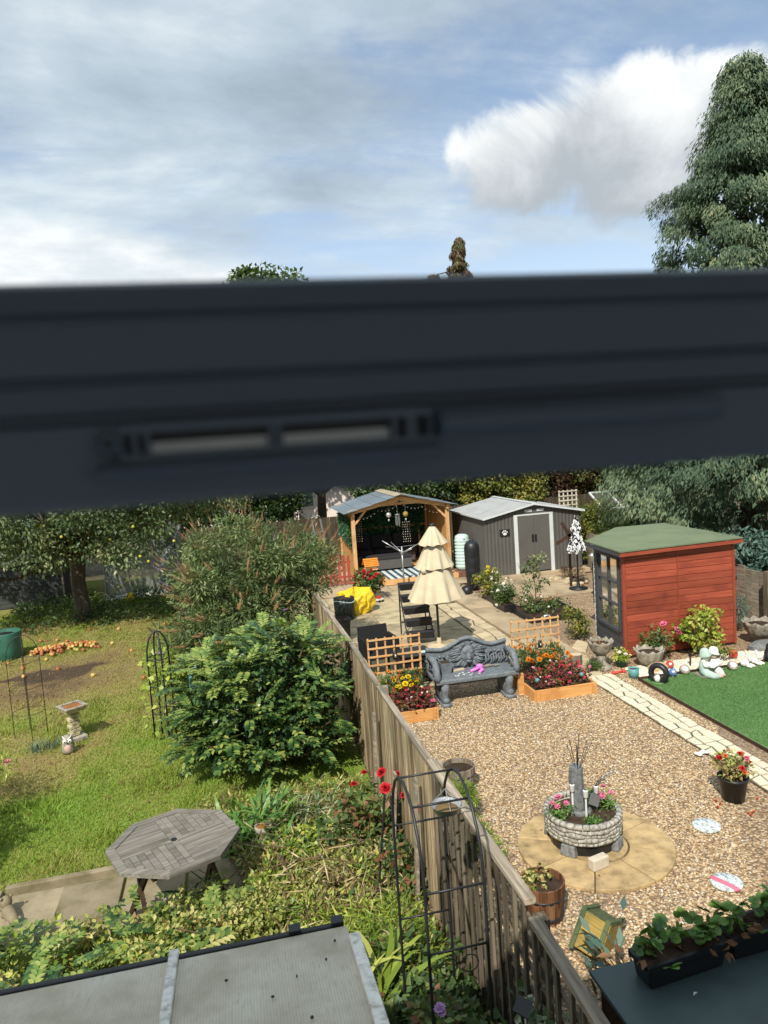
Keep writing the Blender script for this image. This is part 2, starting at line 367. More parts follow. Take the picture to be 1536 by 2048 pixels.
plain('bench_grey', (.155, .178, .195), .6, .45, 16, .8, 60, c2=(.10, .115, .128), sp=.4, rv=0)
wood('fence_wood', (.095, .068, .038), (.43, .335, .205), 'Z', c3=(.20, .17, .105), rv=.85, grain=34, bump=.8)
wood('fence_grey', (.17, .14, .105), (.40, .34, .255), 'Y', c3=(.15, .145, .10), rv=.4)
wood('trellis_old', (.055, .043, .031), (.21, .172, .122), 'Z', c3=(.09, .085, .05), rv=.5)
wood('new_wood', (.58, .31, .12), (.72, .45, .21), 'X', c3=(.55, .30, .12), rv=.18, bump=.15)
wood('new_wood_z', (.50, .27, .11), (.66, .42, .20), 'Z', c3=(.42, .23, .10), rv=.2, bump=.15)
wood('bed_wood', (.52, .245, .075), (.66, .36, .13), 'X', c3=(.47, .22, .07), rv=.15, bump=.2)
wood('red_board', (.25, .050, .027), (.34, .076, .040), 'X', rough=.6, c3=(.20, .042, .025), rv=.45, grain=20, bump=.12)
wood('red_trim', (.26, .052, .028), (.31, .066, .036), 'Z', rough=.6, rv=.1, bump=.1)
plain('picket_red', (.34, .07, .045), .65, .25, 7, .2)
plain('grey_paint', (.062, .066, .076), .6, .2, 6, .15, rv=.2)
plain('felt_green', (.165, .205, .125), .9, .22, 1.4, .5, 160, sp=.15, rv=0)
plain('felt_lap', (.11, .145, .085), .9, .22, 1.4, .5, 160, sp=.15, rv=0)
plain('felt_slate', (.165, .205, .235), .85, .15, 5, .4, 150, sp=.25)
plain('ridge_cap', (.34, .30, .21), .9, .2, 6, .3)
plain('shed_metal', (.098, .094, .086), .5, .12, 2, 0, sp=.5, rv=0)
plain('shed_roof', (.36, .37, .37), .5, .18, 2.5, 0, sp=.5, rv=0)
plain('shed_trim', (.60, .64, .64), .5, .1, 4, 0, rv=0)
plain('door_grey', (.112, .108, .098), .45, .08, 2, 0, rv=0)
plain('black_plastic', (.014, .015, .017), .42, .25, 6, .1, sp=.5)
plain('black_metal', (.018, .019, .021), .45, .3, 9, .1, sp=.5)
plain('dark_fabric', (.032, .031, .034), .9, .25, 12, .3)
plain('grey_rattan', (.105, .098, .092), .7, .3, 40, .6, 90)
plain('steel', (.50, .51, .52), .35, .1, 8, 0, metal=.75)
plain('zinc', (.40, .42, .43), .4, .2, 12, .1, metal=.5)
plain('cream_cloth', (.58, .50, .35), .9, .12, 5, .25, 120, sp=.1, rv=0)
plain('yellow_bag', (.74, .52, .02), .5, .12, 8, 1.0, 11, rv=0)
plain('green_bag', (.035, .13, .085), .55, .3, 8, .3, 14, rv=0)
plain('dark_green_bag', (.016, .026, .024), .5, .3, 8, .3, 14, rv=0)
plain('mint', (.50, .66, .60), .5, .08, 4, 0, rv=0)
plain('white_paint', (.74, .74, .71), .6, .12, 10, .2, rv=0)
plain('white_wash', (.80, .78, .72), .85, .3, 26, .4, 60, c2=(.40, .38, .31), rv=.1)
plain('mint_wash', (.46, .60, .53), .8, .25, 14, .3)
plain('pink_plastic', (.74, .20, .60), .45, .1, 6, 0)
plain('red_plastic', (.58, .06, .05), .45, .12, 6, 0)
plain('teal_plastic', (.10, .30, .30), .5, .12, 6, 0)
plain('blue_plastic', (.10, .20, .42), .4, .12, 6, 0)
plain('orange', (.70, .24, .02), .6, .2, 8, 0)
plain('skin_stone', (.62, .42, .36), .8, .15, 8, .1)
wood('brown_barrel', (.075, .030, .016), (.22, .105, .05), 'Z', rough=.6, c3=(.27, .16, .09), rv=.3, grain=22)
wood('yellow_box', (.25, .175, .045), (.40, .29, .08), 'Z', rough=.7, c3=(.10, .13, .05), rv=.25)
wood('green_box', (.055, .085, .042), (.12, .15, .065), 'X', rough=.6, c3=(.05, .07, .05), rv=.25)
plain('table_green', (.060, .092, .095), .42, .25, 3, .15, 70, sp=.4, rv=0)
wood('dark_side', (.045, .026, .017), (.085, .05, .03), 'X', rv=.3)
wood('grey_teak', (.135, .12, .10), (.25, .23, .20), 'X', rough=.8, c3=(.12, .115, .085), rv=.3, grain=34)
wood('bark', (.055, .042, .03), (.13, .105, .075), 'Z', grain=14, bump=.9, rv=.1)
wood('dark_shed_wood', (.032, .035, .034), (.06, .066, .063), 'X', rv=.3)
wood('log_end', (.15, .12, .09), (.30, .26, .2), 'Z', grain=18, rv=.2)
plain('frame_upvc', (.165, .212, .30), .5, .06, 3, 0, sp=.5, rv=0)
plain('frame_dark', (.03, .033, .038), .5, .06, 3, 0, rv=0)
plain('vent_mesh', (.85, .86, .90), .6, .1, 30, 0, rv=0)
plain('render_wall', (.80, .70, .64), .9, .1, 4, .2, rv=0)
plain('house_wall', (.55, .48, .42), .9, .1, 4, .2, rv=0)
plain('roof_tile', (.20, .10, .07), .85, .3, 6, .3)
wood('stem', (.10, .065, .035), (.20, .14, .07), 'Z', rv=.2, bump=.2)
plain('vine_green', (.16, .22, .06), .6, .3, 10, 0)
glassm('glass', alpha=.22); glassm('glass_dirty', alpha=.85); glassm('glass_window', (.7, .75, .75), .12)
plain('curtain', (.60, .58, .50), .9, .1, 8, .2)
plain('interior_dark', (.10, .055, .04), .9, .2, 4, 0)
plain('copper_lamp', (.55, .55, .5), .3, .1, 5, 0, metal=.6)
def m_poly():
    m, t, p = base_mat('polycarbonate'); v = t.node('ShaderNodeTexCoord').outputs['Object']
    s_ = t.node('ShaderNodeSeparateXYZ'); t.put(s_.inputs[0], v)
    wv = t.m('SINE', t.m('MULTIPLY', s_.outputs[0], 2*math.pi/.011))
    n = t.noise(v, 3.2, 7, .65); f = t.noise(t.mapv(v, (9, 1.5, 1)), 9, 5, .6)
    col = t.ramp(n, [(.3, (.42, .36, .25)), (.5, (.60, .54, .42)), (.7, (.72, .67, .56))])
    col = t.mix(t.sstep(f, .5, .75), col, (.50, .45, .34))
    col = t.mix(t.m('MULTIPLY', t.m('ADD', wv, 1), .10), col, (.26, .24, .20))
    t.put(p.inputs['Base Color'], col); p.inputs['Roughness'].default_value = .5; spec(p, .3)
    t.put(p.inputs['Normal'], t.bump(wv, .12, .002))
m_poly()
def m_stripe(name, a, b, axis, period, duty=.5):
    m, t, p = base_mat(name); v = t.node('ShaderNodeTexCoord').outputs['Object']
    s_ = t.node('ShaderNodeSeparateXYZ'); t.put(s_.inputs[0], v)
    f = t.m('GREATER_THAN', t.m('FRACT', t.m('DIVIDE', t.m('ADD', s_.outputs[axis], 50), period)), duty)
    t.put(p.inputs['Base Color'], t.mix(f, a, b)); p.inputs['Roughness'].default_value = .9; spec(p, .1)
m_stripe('rug', (.62, .64, .60), (.045, .10, .15), 0, .21, .52)
m_stripe('wicker_mesh', (.14, .135, .125), (.05, .05, .047), 2, .028, .55)
m_stripe('rattan_black', (.030, .030, .031), (.012, .012, .013), 0, .03, .5)
def m_zebra():
    m, t, p = base_mat('zebra'); v = t.node('ShaderNodeTexCoord').outputs['Object']
    n = t.noise(t.mapv(v, (1, 1, .55)), 15, 2, .5, 1.6)
    t.put(p.inputs['Base Color'], t.mix(t.sstep(n, .485, .515), (.72, .73, .72), (.02, .02, .025))); p.inputs['Roughness'].default_value = .9; spec(p, .1)
m_zebra()
def m_disc(name, band):
    m, t, p = base_mat(name); v = t.node('ShaderNodeTexCoord').outputs['Object']
    s_ = t.node('ShaderNodeSeparateXYZ'); t.put(s_.inputs[0], v)
    n = t.noise(v, 26, 5, .65, .6)
    col = t.ramp(n, [(.38, (.20, .25, .25)), (.48, (.50, .58, .57)), (.58, (.70, .74, .73)), (.8, (.78, .79, .77))])
    if band:
        b = t.m('MULTIPLY', t.m('GREATER_THAN', s_.outputs[0], -.075), t.m('LESS_THAN', s_.outputs[0], -.015)); col = t.mix(b, col, (.62, .16, .24))
    t.put(p.inputs['Base Color'], col); p.inputs['Roughness'].default_value = .7
m_disc('disc_blue', False); m_disc('disc_pink', True)
# foliage
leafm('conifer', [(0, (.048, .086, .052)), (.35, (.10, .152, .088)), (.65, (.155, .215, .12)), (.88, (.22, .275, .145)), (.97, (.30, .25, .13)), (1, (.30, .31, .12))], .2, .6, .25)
leafm('conifer_blue', [(0, (.05, .10, .085)), (.5, (.09, .16, .13)), (1, (.15, .22, .17))], .12, .6, .2)
leafm('hedge', [(0, (.028, .062, .018)), (.4, (.06, .115, .03)), (.75, (.11, .175, .045)), (1, (.19, .25, .07))], .25)
leafm('hedge_yellow', [(0, (.06, .09, .018)), (.4, (.15, .18, .035)), (.75, (.25, .27, .05)), (1, (.33, .27, .06))], .3)
leafm('hedge_copper', [(0, (.05, .022, .018)), (.4, (.095, .038, .026)), (.7, (.10, .085, .03)), (1, (.12, .15, .04))], .25)
leafm('apple_leaf', [(0, (.05, .085, .03)), (.45, (.10, .15, .055)), (.8, (.17, .22, .09)), (1, (.28, .30, .14))], .2, .45, .4)
leafm('buddleia', [(0, (.05, .085, .03)), (.4, (.11, .165, .06)), (.75, (.19, .245, .09)), (1, (.30, .33, .14))], .25)
leafm('mahonia', [(0, (.022, .062, .022)), (.4, (.052, .118, .036)), (.7, (.10, .185, .048)), (.93, (.24, .33, .08)), (.99, (.40, .40, .09)), (1, (.42, .20, .04))], .2, .36, .5)
leafm('mahonia_lit', [(0, (.07, .15, .04)), (.5, (.17, .27, .06)), (1, (.36, .42, .12))], .3, .5, .3)  # lighter copy of mahonia, sunlit tone put into the leaf colour
leafm('lime', [(0, (.12, .21, .03)), (.4, (.27, .36, .05)), (.75, (.45, .50, .09)), (1, (.58, .55, .17))], .3, .4)
leafm('variegated', [(0, (.08, .15, .03)), (.3, (.25, .30, .06)), (.6, (.50, .48, .16)), (.85, (.60, .55, .22)), (1, (.30, .19, .07))], .3)
leafm('clippings', [(0, (.12, .09, .045)), (.2, (.28, .20, .09)), (.4, (.48, .36, .17)), (.55, (.40, .40, .11)), (.75, (.28, .36, .07)), (.9, (.62, .58, .18)), (1, (.18, .28, .07))], .25)
leafm('rose_leaf', [(0, (.035, .07, .025)), (.5, (.08, .14, .04)), (.85, (.16, .22, .06)), (1, (.22, .10, .05))], .22)
leafm('straw_leaf', [(0, (.05, .13, .03)), (.5, (.11, .24, .05)), (1, (.20, .34, .07))], .25, .4, .4)
leafm('dead_leaf', [(0, (.09, .045, .025)), (.5, (.21, .105, .055)), (1, (.34, .20, .11))], .25, .7, .15)
leafm('dry_straw', [(0, (.22, .15, .07)), (.5, (.46, .35, .18)), (1, (.66, .56, .35))], .2, .7, .15)
leafm('bronze_leaf', [(0, (.06, .02, .018)), (.6, (.12, .04, .03)), (1, (.16, .12, .04))], .2)
leafm('ivy', [(0, (.05, .10, .04)), (.5, (.12, .19, .08)), (.8, (.34, .38, .22)), (1, (.48, .50, .34))], .2, .4)
leafm('artificial_ivy', [(0, (.012, .06, .028)), (.6, (.03, .13, .05)), (1, (.09, .24, .10))], .15, .4, .4)
def petal(name, c, c2): leafm(name, [(0, c), (1, c2)], .2, .55, .2)
petal('red_petal', (.42, .008, .02), (.68, .03, .05)); petal('pink_petal', (.62, .10, .24), (.80, .25, .40)); petal('orange_petal', (.62, .17, .01), (.78, .30, .02))
petal('yellow_petal', (.72, .50, .01), (.85, .68, .03)); petal('crimson_petal', (.42, .015, .03), (.70, .06, .09)); petal('white_petal', (.66, .60, .50), (.82, .78, .70))
petal('mauve_petal', (.34, .17, .45), (.58, .38, .68)); petal('rust_spike', (.24, .13, .06), (.44, .26, .14)); petal('lilac_petal', (.50, .25, .62), (.70, .45, .75)); petal('coral_petal', (.70, .10, .03), (.80, .24, .10))

# ------------------------------------------------------------------ the setting
struct('ground', MB().sheet([(-400, -400, -.03), (400, -400, -.03), (400, 800, -.03), (-400, 800, -.03)]), 'earth')
struct('gravel', MB().sheet([(1.48, .6, 0), (11.5, .6, 0), (11.5, 19.6, 0), (1.48, 19.6, 0)]), 'gravel')
turf = struct('artificial_lawn', MB().prism([(6.30, 3.2), (13, 3.2), (13, 10.72), (9.2, 10.62), (6.34, 10.66)], .002, .02), 'turf')
petal('turf_pile', (.085, .19, .06), (.17, .31, .11))
n = 90000; tx_ = 6.36+3.2*rng.random(n); ty_ = 6.6+3.98*rng.random(n); k = tx_ < .62*ty_+2.4; tx_, ty_ = tx_[k], ty_[k]; n = len(tx_)
o = obj('turf_pile', blades('turf_pile', np.stack([tx_, ty_, .018+0*tx_], 1), np.stack([rng.normal(0, .010, n)+.006, rng.normal(0, .010, n), .016+.012*rng.random(n)], 1), .009, 'turf_pile', np.clip(.15+.9*vnoise(tx_, ty_, .55, 21)*rng.random(n), 0, 1))); tag(o, 'short green plastic pile of the artificial lawn', 'turf', kind='stuff')
eg = thing('lawn_edging', 'thin brown timber edging along the artificial lawn', 'edging')
for a, b in (((6.27, 3.2), (6.31, 10.69)), ((6.31, 10.70), (9.2, 10.66)), ((9.2, 10.66), (12.9, 10.75))):
    MB().beam((*a, .022), (*b, .022), .018, .05).build('edging_board', 'dark_side', eg)
# left lawn: a fine grid that carries how lush the grass is
def lush(x, y):
    g = .34+.62*vnoise(x, y, 1.3, 1)*.55+.5*vnoise(x, y, .5, 2)*.35+.10*vnoise(x, y, .18, 3)
    g = g+.22*np.exp(-((x+.9)**2/3+(y-9.6)**2/5))                    # fresh green near the table
    g = g-.36*np.exp(-(((x+3.4)/1.7)**2+((y-14.6)/1.9)**2))          # dry towards the bare patch
    bare = np.exp(-(((x+3.55+.3*np.sin(y*3))/1.25)**2+((y-15.5)/.85)**2)*1.6)
    ed = np.clip((bare+.45*(vnoise(x, y, .22, 6)-.5)+.3*(vnoise(x, y, .5, 8)-.5)-.30)/.35, 0, 1); g = g*(1-.86*ed*ed*(3-2*ed))
    g = g-.2*np.exp(-((y-18.6)/1.6)**2)-.26*(vnoise(x, y, 1.7, 12) > .55)*vnoise(x, y, .6, 13)*(y > 8.5)
    return np.clip(g, 0.02, 1)
gx = np.linspace(-9, 1.44, 150); gy = np.linspace(2.6, 27, 300); X, Y = np.meshgrid(gx, gy); Z = .02*vnoise(X, Y, .9, 5)-.012
V = np.stack([X, Y, Z], -1).reshape(-1, 3); i = np.arange(299)[:, None]*150+np.arange(149)[None]; i = i.ravel()
o = obj('lawn', rmesh('lawn', V, 4, np.stack([i, i+1, i+151, i+150], 1).ravel(), 'lawn_soil', lush(X, Y).ravel(), True)); o['kind'] = 'structure'
n = 230000
yy = 7.2+(22.5-7.2)*rng.random(n)**1.35; xx = -7+8.3*rng.random(n); k = (xx > -.62*yy) & (xx < 1.3); xx, yy = xx[k], yy[k]
lu = lush(xx, yy); k = rng.random(len(xx)) < np.clip(lu*1.5, .1, 1); k &= ~((yy < 7.62) & (xx > -2.4) & (xx < .3)); xx, yy, lu = xx[k], yy[k], lu[k]
hh = (.014+.034*rng.random(len(xx)))*(.5+.8*lu)*(1+1.3*(vnoise(xx, yy, .35, 9) > .72)); A = np.stack([rng.normal(0, .5, len(xx)), rng.normal(0, .5, len(xx)), np.ones(len(xx))], 1)*hh[:, None]
o = obj('lawn_grass', blades('lawn_grass', np.stack([xx, yy, .004+0*xx], 1), A, .007+.0007*yy, 'grass', np.clip(lu+rng.normal(0, .15, len(xx)), 0, 1)))
tag(o, 'patchy green and straw coloured grass of the neighbouring lawn', 'grass', kind='stuff')
# loose pebbles over the gravel
def pebbles(name, label, P, r, mt):
    n = len(P); base = np.array([(1, 0, 0), (0, 1, 0), (-1, 0, 0), (0, -1, 0), (0, 0, .75), (0, 0, -.3)]); T = [0, 1, 4, 1, 2, 4, 2, 3, 4, 3, 0, 4]
    a = rng.random(n)*6.28; s = r*(.6+.8*rng.random(n)); ex = .75+.5*rng.random(n); V = np.zeros((n, 6, 3))
    V[:, :, 0] = (base[None, :, 0]*np.cos(a)[:, None]*ex[:, None]-base[None, :, 1]*np.sin(a)[:, None])*s[:, None]
    V[:, :, 1] = (base[None, :, 0]*np.sin(a)[:, None]*ex[:, None]+base[None, :, 1]*np.cos(a)[:, None])*s[:, None]
    V[:, :, 2] = base[None, :, 2]*s[:, None]; V += P[:, None]
    idx = (np.arange(n)[:, None]*6+np.array(T)[None]).ravel()
    o = obj(name, rmesh(name, V.reshape(-1, 3), 3, idx, mt, np.repeat(rng.random(n), 6), True)); tag(o, label, 'gravel', kind='stuff'); return o
n = 95000; py = 3.6+(11.4-3.6)*rng.random(n)**1.2; pxx = 1.55+(8.0-1.55)*rng.random(n)
k = (pxx < .62*py+.9) & ~((pxx > 6.25) & (py < 10.7)) & (((pxx-3.29)**2+(py-6.5)**2) > .57); k &= ~((pxx > 1.95) & (py < 4.0) & (pxx < 6)); pxx, py = pxx[k], py[k]
pebbles('loose_pebbles', 'small tan and brown pebbles lying over the gravel yard', np.stack([pxx, py, .004+0*py], 1), .0118, 'pebble')
n = 5200; px_ = 6.4+2.75*rng.random(n); py = 10.72+.55*rng.random(n)
pebbles('white_chippings', 'white and cream stone chippings between lawn and red summerhouse', np.stack([px_, py, .012+.01*rng.random(n)], 1), .026, 'white_pebble')

def stones(root, name, polys, z0, z1, mt, gap=.012, bulge=0):
    for p in polys:
        p = np.array(p, float); c = p.mean(0); d = p-c; ln = np.linalg.norm(d, axis=1, keepdims=True); q = c+d*(1-gap/np.maximum(ln, .03)); q2 = c+d*(1-(gap+.008)/np.maximum(ln, .03))
        h = z1+rng.normal(0, .003)
        MB().prism([tuple(x-c) for x in q], z0, h-.006).add([(*(x-c), h-.006) for x in q]+[(*(x-c), h) for x in q2], [(i, (i+1) % len(q), len(q)+(i+1) % len(q), len(q)+i) for i in range(len(q))]+[tuple(range(len(q), 2*len(q)))]).build(name, mt, root, loc=(c[0], c[1], 0))
def jgrid(x0, x1, y0, y1, nx, ny, jx, jy, edge=.3):
    P = np.zeros((ny+1, nx+1, 2))
    for j in range(ny+1):
        for i in range(nx+1):
            e = edge if i in (0, nx) or j in (0, ny) else 1
            P[j, i] = (x0+(x1-x0)*i/nx+rng.uniform(-jx, jx)*e, y0+(y1-y0)*j/ny+rng.uniform(-jy, jy)*e)
    return [(P[j, i], P[j, i+1], P[j+1, i+1], P[j+1, i]) for j in range(ny) for i in range(nx)]
# moulded crazy-paving path
t = thing('garden_path', 'cream crazy paving path beside the artificial lawn', 'path', (0, 0, 0)); t['kind'] = 'structure'
MB().prism([(5.58, 4.2), (6.05, 4.2), (6.05, 11.12), (5.58, 11.12)], .001, .018).build('joint_bed', 'path_joint', t)
stones(t, 'stone', jgrid(5.585, 6.045, 4.25, 11.1, 3, 40, .035, .045), .012, .034, 'path_stone', .019)
# patio
t = thing('patio', 'stained concrete slab patio behind the grey bench', 'patio'); t['kind'] = 'structure'
MB().prism([(1.5, 11.7), (5.38, 11.7), (5.38, 19.7), (1.5, 19.7)], .002, .012).build('mortar_bed', 'path_joint', t)
stones(t, 'slab', jgrid(1.52, 4.78, 11.75, 19.6, 4, 9, .02, .03), .008, .034, 'slab', .009)
stones(t, 'crazy_stone', jgrid(4.80, 5.36, 12.2, 17.4, 2, 14, .07, .10), .008, .038, 'stone_tan', .028)
t = thing('concrete_strip', 'pale concrete path running back to the grey shed', 'path'); t['kind'] = 'structure'
stones(t, 'slab', [((5.42, y), (6.14, y), (6.14, y+1.5), (5.42, y+1.5)) for y in (12.1, 13.6, 15.1, 16.6, 18.1)], .004, .04, 'concrete', .006)
stones(t, 'slab', [((6.9+i*1.0, 16.9+j*1.25), (7.9+i*1.0, 16.9+j*1.25), (7.9+i*1.0, 18.15+j*1.25), (6.9+i*1.0, 18.15+j*1.25)) for i in range(2) for j in range(2)], .004, .036, 'concrete', .008)
t = thing('rear_paving', 'worn paving in front of the timber gazebo', 'paving'); t['kind'] = 'structure'
stones(t, 'slab', jgrid(1.9, 6.6, 19.75, 24.5, 4, 4, .04, .04), .002, .03, 'concrete', .01)
t = thing('stepping_flags', 'flat natural stone flags beside the raised flower bed', 'paving'); t['kind'] = 'structure'
stones(t, 'flag', [[tuple(G(x, y)[:2]) for x, y in q] for q in (((1140, 1335), (1175, 1350), (1168, 1362), (1130, 1358)), ((1150, 1312), (1185, 1322), (1172, 1338), (1138, 1330)), ((1155, 1282), (1178, 1288), (1172, 1306), (1140, 1302)), ((1168, 1350), (1204, 1342), (1206, 1352), (1172, 1362)))], .002, .03, 'stone_tan', .01)
# round ochre paving under the fountain
t = thing('paving_circle', 'round ochre paving circle under the stone planter', 'paving', (3.29, 6.5, 0)); t['kind'] = 'structure'
for s_ in range(8):
    a0 = math.pi/4*s_+.30; a1 = a0+math.pi/4; pts = [(.33*math.cos(a0+(a1-a0)*q/4), .33*math.sin(a0+(a1-a0)*q/4)) for q in range(4, -1, -1)]
    pts = pts[::-1]; outer = [(.765*math.cos(a0+(a1-a0)*q/8), .765*math.sin(a0+(a1-a0)*q/8)) for q in range(8, -1, -1)]
    poly = np.array(outer+pts)[::-1]; c = poly.mean(0); q = c+(poly-c)*.976
    MB().prism([tuple(x) for x in q], .001, .036).build('paving_segment', 'ochre', t, bevel=.006)
MB().prism([(.75*math.cos(a), .75*math.sin(a)) for a in np.linspace(0, 6.28, 49)[:-1]], .001, .016).build('joint_bed', 'path_joint', t)
MB().prism([(.318*math.cos(a), .318*math.sin(a)) for a in np.linspace(0, 6.28, 25)[:-1]], .001, .036).build('paving_disc', 'ochre', t)
# neighbour's slab terrace with its kerb
t = thing('neighbour_terrace', 'old mossy concrete terrace under the wooden table', 'terrace'); t['kind'] = 'structure'
stones(t, 'slab', [((x, y), (x+.58, y), (x+.58, y+.86), (x, y+.86)) for x in (-2.45, -1.9, -1.3, -.7, -.1) for y in (6.62,)], .0, .035, 'old_slab', .008)
MB().beam((-2.45, 7.56, .04), (.05, 7.62, .04), .07, .10).build('kerb', 'old_slab', t, bevel=.01)
MB().beam((-2.5, 6.6, .03), (-2.5, 7.55, .03), .07, .09).build('kerb', 'old_slab', t, bevel=.01)

# ------------------------------------------------------------------ the house the picture is taken from, with its window
plain('bounce_floor', (.46, .50, .56), .95, .1, 6, .2, rv=0)  # unseen floor, tone chosen to tint light bouncing onto the window bar
hs = thing('house', 'rendered house wall around the window the view is seen from', 'house')
W0, W1, S0, S1 = -2.1, 2.5, 3.45, 4.66
m = MB()
m.bb(-6, W0, .36, .62, 0, 4.92); m.bb(W1, 7.5, .36, .62, 0, 4.92); m.bb(W0, W1, .36, .62, 0, S0); m.bb(W0, W1, .36, .62, S1, 4.92)
m.build('front_wall', 'house_wall', hs)
MB().bb(-6, -5.8, -6, .355, 0, 4.92).build('side_wall', 'house_wall', hs); MB().bb(7.3, 7.5, -6, .355, 0, 4.92).build('side_wall', 'house_wall', hs)
m = MB(); m.bb(-6, 7.5, -6.2, -6.0, 0, 2.8); m.bb(-6, -5.2, -6.2, -6.0, 2.8, 4.92); m.bb(6.7, 7.5, -6.2, -6.0, 2.8, 4.92); m.bb(-5.2, 6.7, -6.2, -6.0, 4.66, 4.92); m.build('rear_wall', 'house_wall', hs)  # rear opening made wide so daylight bounces onto the window bar
MB().bb(-5.8, 7.3, -6, .355, 2.55, 2.7).build('upper_floor', 'bounce_floor', hs)
MB().bb(-5.8, 7.3, -6, .355, 4.66, 4.74).build('ceiling', 'white_paint', hs)
m = MB(); m.add([(-6.3, .74, 4.93), (7.8, .74, 4.93), (7.8, -2.8, 7.0), (-6.3, -2.8, 7.0), (-6.3, -6.5, 4.93), (7.8, -6.5, 4.93)], [(0, 1, 2, 3), (3, 2, 5, 4), (0, 3, 4), (1, 5, 2), (0, 4, 5, 1)]); m.build('roof', 'roof_tile', hs)
wn_ = thing('window', 'dark grey window frame bar with trickle vent across the view', 'window', (0, 0, 0))
def profile(mb, prof, x0, x1):
    k = len(prof); mb.add([(x0, y, z) for y, z in prof]+[(x1, y, z) for y, z in prof], [tuple(range(k)), tuple(range(2*k-1, k-1, -1))]+[((i+1) % k, i, k+i, k+(i+1) % k) for i in range(k)])
m = MB(); profile(m, [(.470, 4.174), (.404, 4.174), (.398, 4.178), (.400, 4.2165), (.412, 4.219), (.412, 4.2225), (.402, 4.2235), (.405, 4.237), (.412, 4.2395), (.412, 4.2412), (.407, 4.2425), (.409, 4.2695), (.415, 4.271), (.415, 4.273), (.411, 4.275), (.414, 4.288), (.424, 4.2925), (.470, 4.2925)], W0+.045, W1-.045); m.build('transom', 'frame_upvc', wn_)
m = MB(); m.bb(W0+.002, W0+.045, .40, .47, S0+.002, S1-.002); m.build('jamb', 'frame_upvc', wn_)
m = MB(); m.bb(W1-.045, W1-.002, .40, .47, S0+.002, S1-.002); m.build('jamb', 'frame_upvc', wn_)
m = MB(); m.bb(W0+.046, W1-.046, .40, .47, S1-.06, S1-.002); m.build('head', 'frame_upvc', wn_)
m = MB(); m.bb(W0+.046, W1-.046, .38, .50, S0+.002, S0+.05); m.build('sill', 'frame_upvc', wn_)
# trickle vent on the lower step of the bar
v0, v1, vm_ = -.062, .287, .1135
m = MB(); m.bb(v0+.012, vm_, .3925, .3995, 4.2115, 4.2155); m.bb(v0+.012, vm_, .3925, .3995, 4.1975, 4.2005); m.bb(v0+.012, v0+.014, .3925, .3995, 4.2005, 4.2115)
for x in (-.044, -.038, .0245, .0285, .0905, .0985, .1015, .1105): m.bb(x, x+.0025, .3925, .3995, 4.2005, 4.2115)
vt = m.build('trickle_vent', 'frame_upvc', wn_)
MB().bb(v0+.014, vm_-.001, .3985, .3993, 4.2005, 4.2115).build('vent_slot', 'frame_dark', vt)
for a, b in ((-.0355, .0238), (.0318, .0895)):
    MB().bb(a, b, .3965, .3972, 4.2008, 4.2062).build('vent_grille', 'vent_mesh', vt)
m = MB(); m.tube([(v0+.0065, .391, 4.207), (v0+.0065, .3985, 4.207)], .0068, 20); m.build('screw_boss', 'frame_upvc', vt, True)
m = MB(); m.tube([(v0+.0065, .3903, 4.207), (v0+.0065, .3915, 4.207)], .0022, 12); m.build('screw', 'frame_dark', vt)
m = MB(); profile(m, [(.3995, 4.1972), (.388, 4.1965), (.384, 4.193), (.386, 4.188), (.3995, 4.187)], v0, vm_); m.build('vent_flap', 'frame_upvc', vt)
m = MB(); profile(m, [(.3995, 4.2150), (.384, 4.2140), (.379, 4.210), (.378, 4.205), (.384, 4.1995), (.3995, 4.199)], vm_+.001, v1); m.build('vent_flap', 'frame_upvc', vt, bevel=.002)
# lean-to roof below the window
ln = thing('lean_to', 'ribbed polycarbonate lean-to roof with white glazing bars', 'roof', (0, 0, 0))
e0, e1 = np.array([0, 2.93, 2.165]), np.array([0, .63, 2.44]); sl = (e1-e0)
def rp(x, k, dz=0): p = e0+sl*k; return (x, p[1], p[2]+dz)
for a, b in ((-3.4, -1.62), (-1.60, -.39), (-.35, .335)):
    m = MB(); m.add([rp(a, 0, .01), rp(b, 0, .01), rp(b, 1, .01), rp(a, 1, .01), rp(a, 0, -.006), rp(b, 0, -.006), rp(b, 1, -.006), rp(a, 1, -.006)], [(0, 1, 2, 3), (7, 6, 5, 4), (0, 4, 5, 1), (1, 5, 6, 2), (2, 6, 7, 3), (3, 7, 4, 0)]); m.build('roof_panel', 'polycarbonate', ln)
for x, wd in ((-1.61, .035), (-.37, .038), (.352, .045)):
    MB().beam(rp(x, -.02 if x < 0 else .045, .022), rp(x, .99, .022), wd, .024).build('glazing_bar', 'white_wash', ln, bevel=.004)
MB().beam((-3.4, 2.962, 2.15), (.30, 2.962, 2.15), .032, .045).build('gutter', 'black_plastic', ln, bevel=.008)
for x in (.30, .12): MB().box((x, 2.965, 2.17), (.05, .05, .04)).build('gutter_clip', 'black_plastic', ln)
for x0_, x1_ in ((-3.4, -2.2), (-2.2, -1.0), (-1.0, .33)):
    MB().bb(x0_+.01, x1_-.01, 2.86, 2.90, .7, 2.1).build('side_panel', 'glass_dirty', ln)
MB().bb(-3.4, .33, 2.84, 2.92, 0, .7).build('dwarf_wall', 'white_wash', ln)
MB().bb(.29, .33, .64, 2.835, .0, 2.1).build('end_wall', 'white_wash', ln)
for q in range(7):                                                  # pebbles and moss lumps lying on the sheet
    x, k = ((.10, .13), (.22, .10), (.27, .05), (.005, .17), (.13, .24), (.30, .33), (-.16, .10))[q]; p = rp(x, k, .022)
    tag(MB().ell((0, 0, 0), (rng.uniform(.004, .009), rng.uniform(.004, .008), .005), 7, 4).build('moss_lump', 'black_plastic', None, True, loc=p), 'dark lump of moss on the lean-to roof sheet', 'moss', 'moss lumps on the lean-to roof')

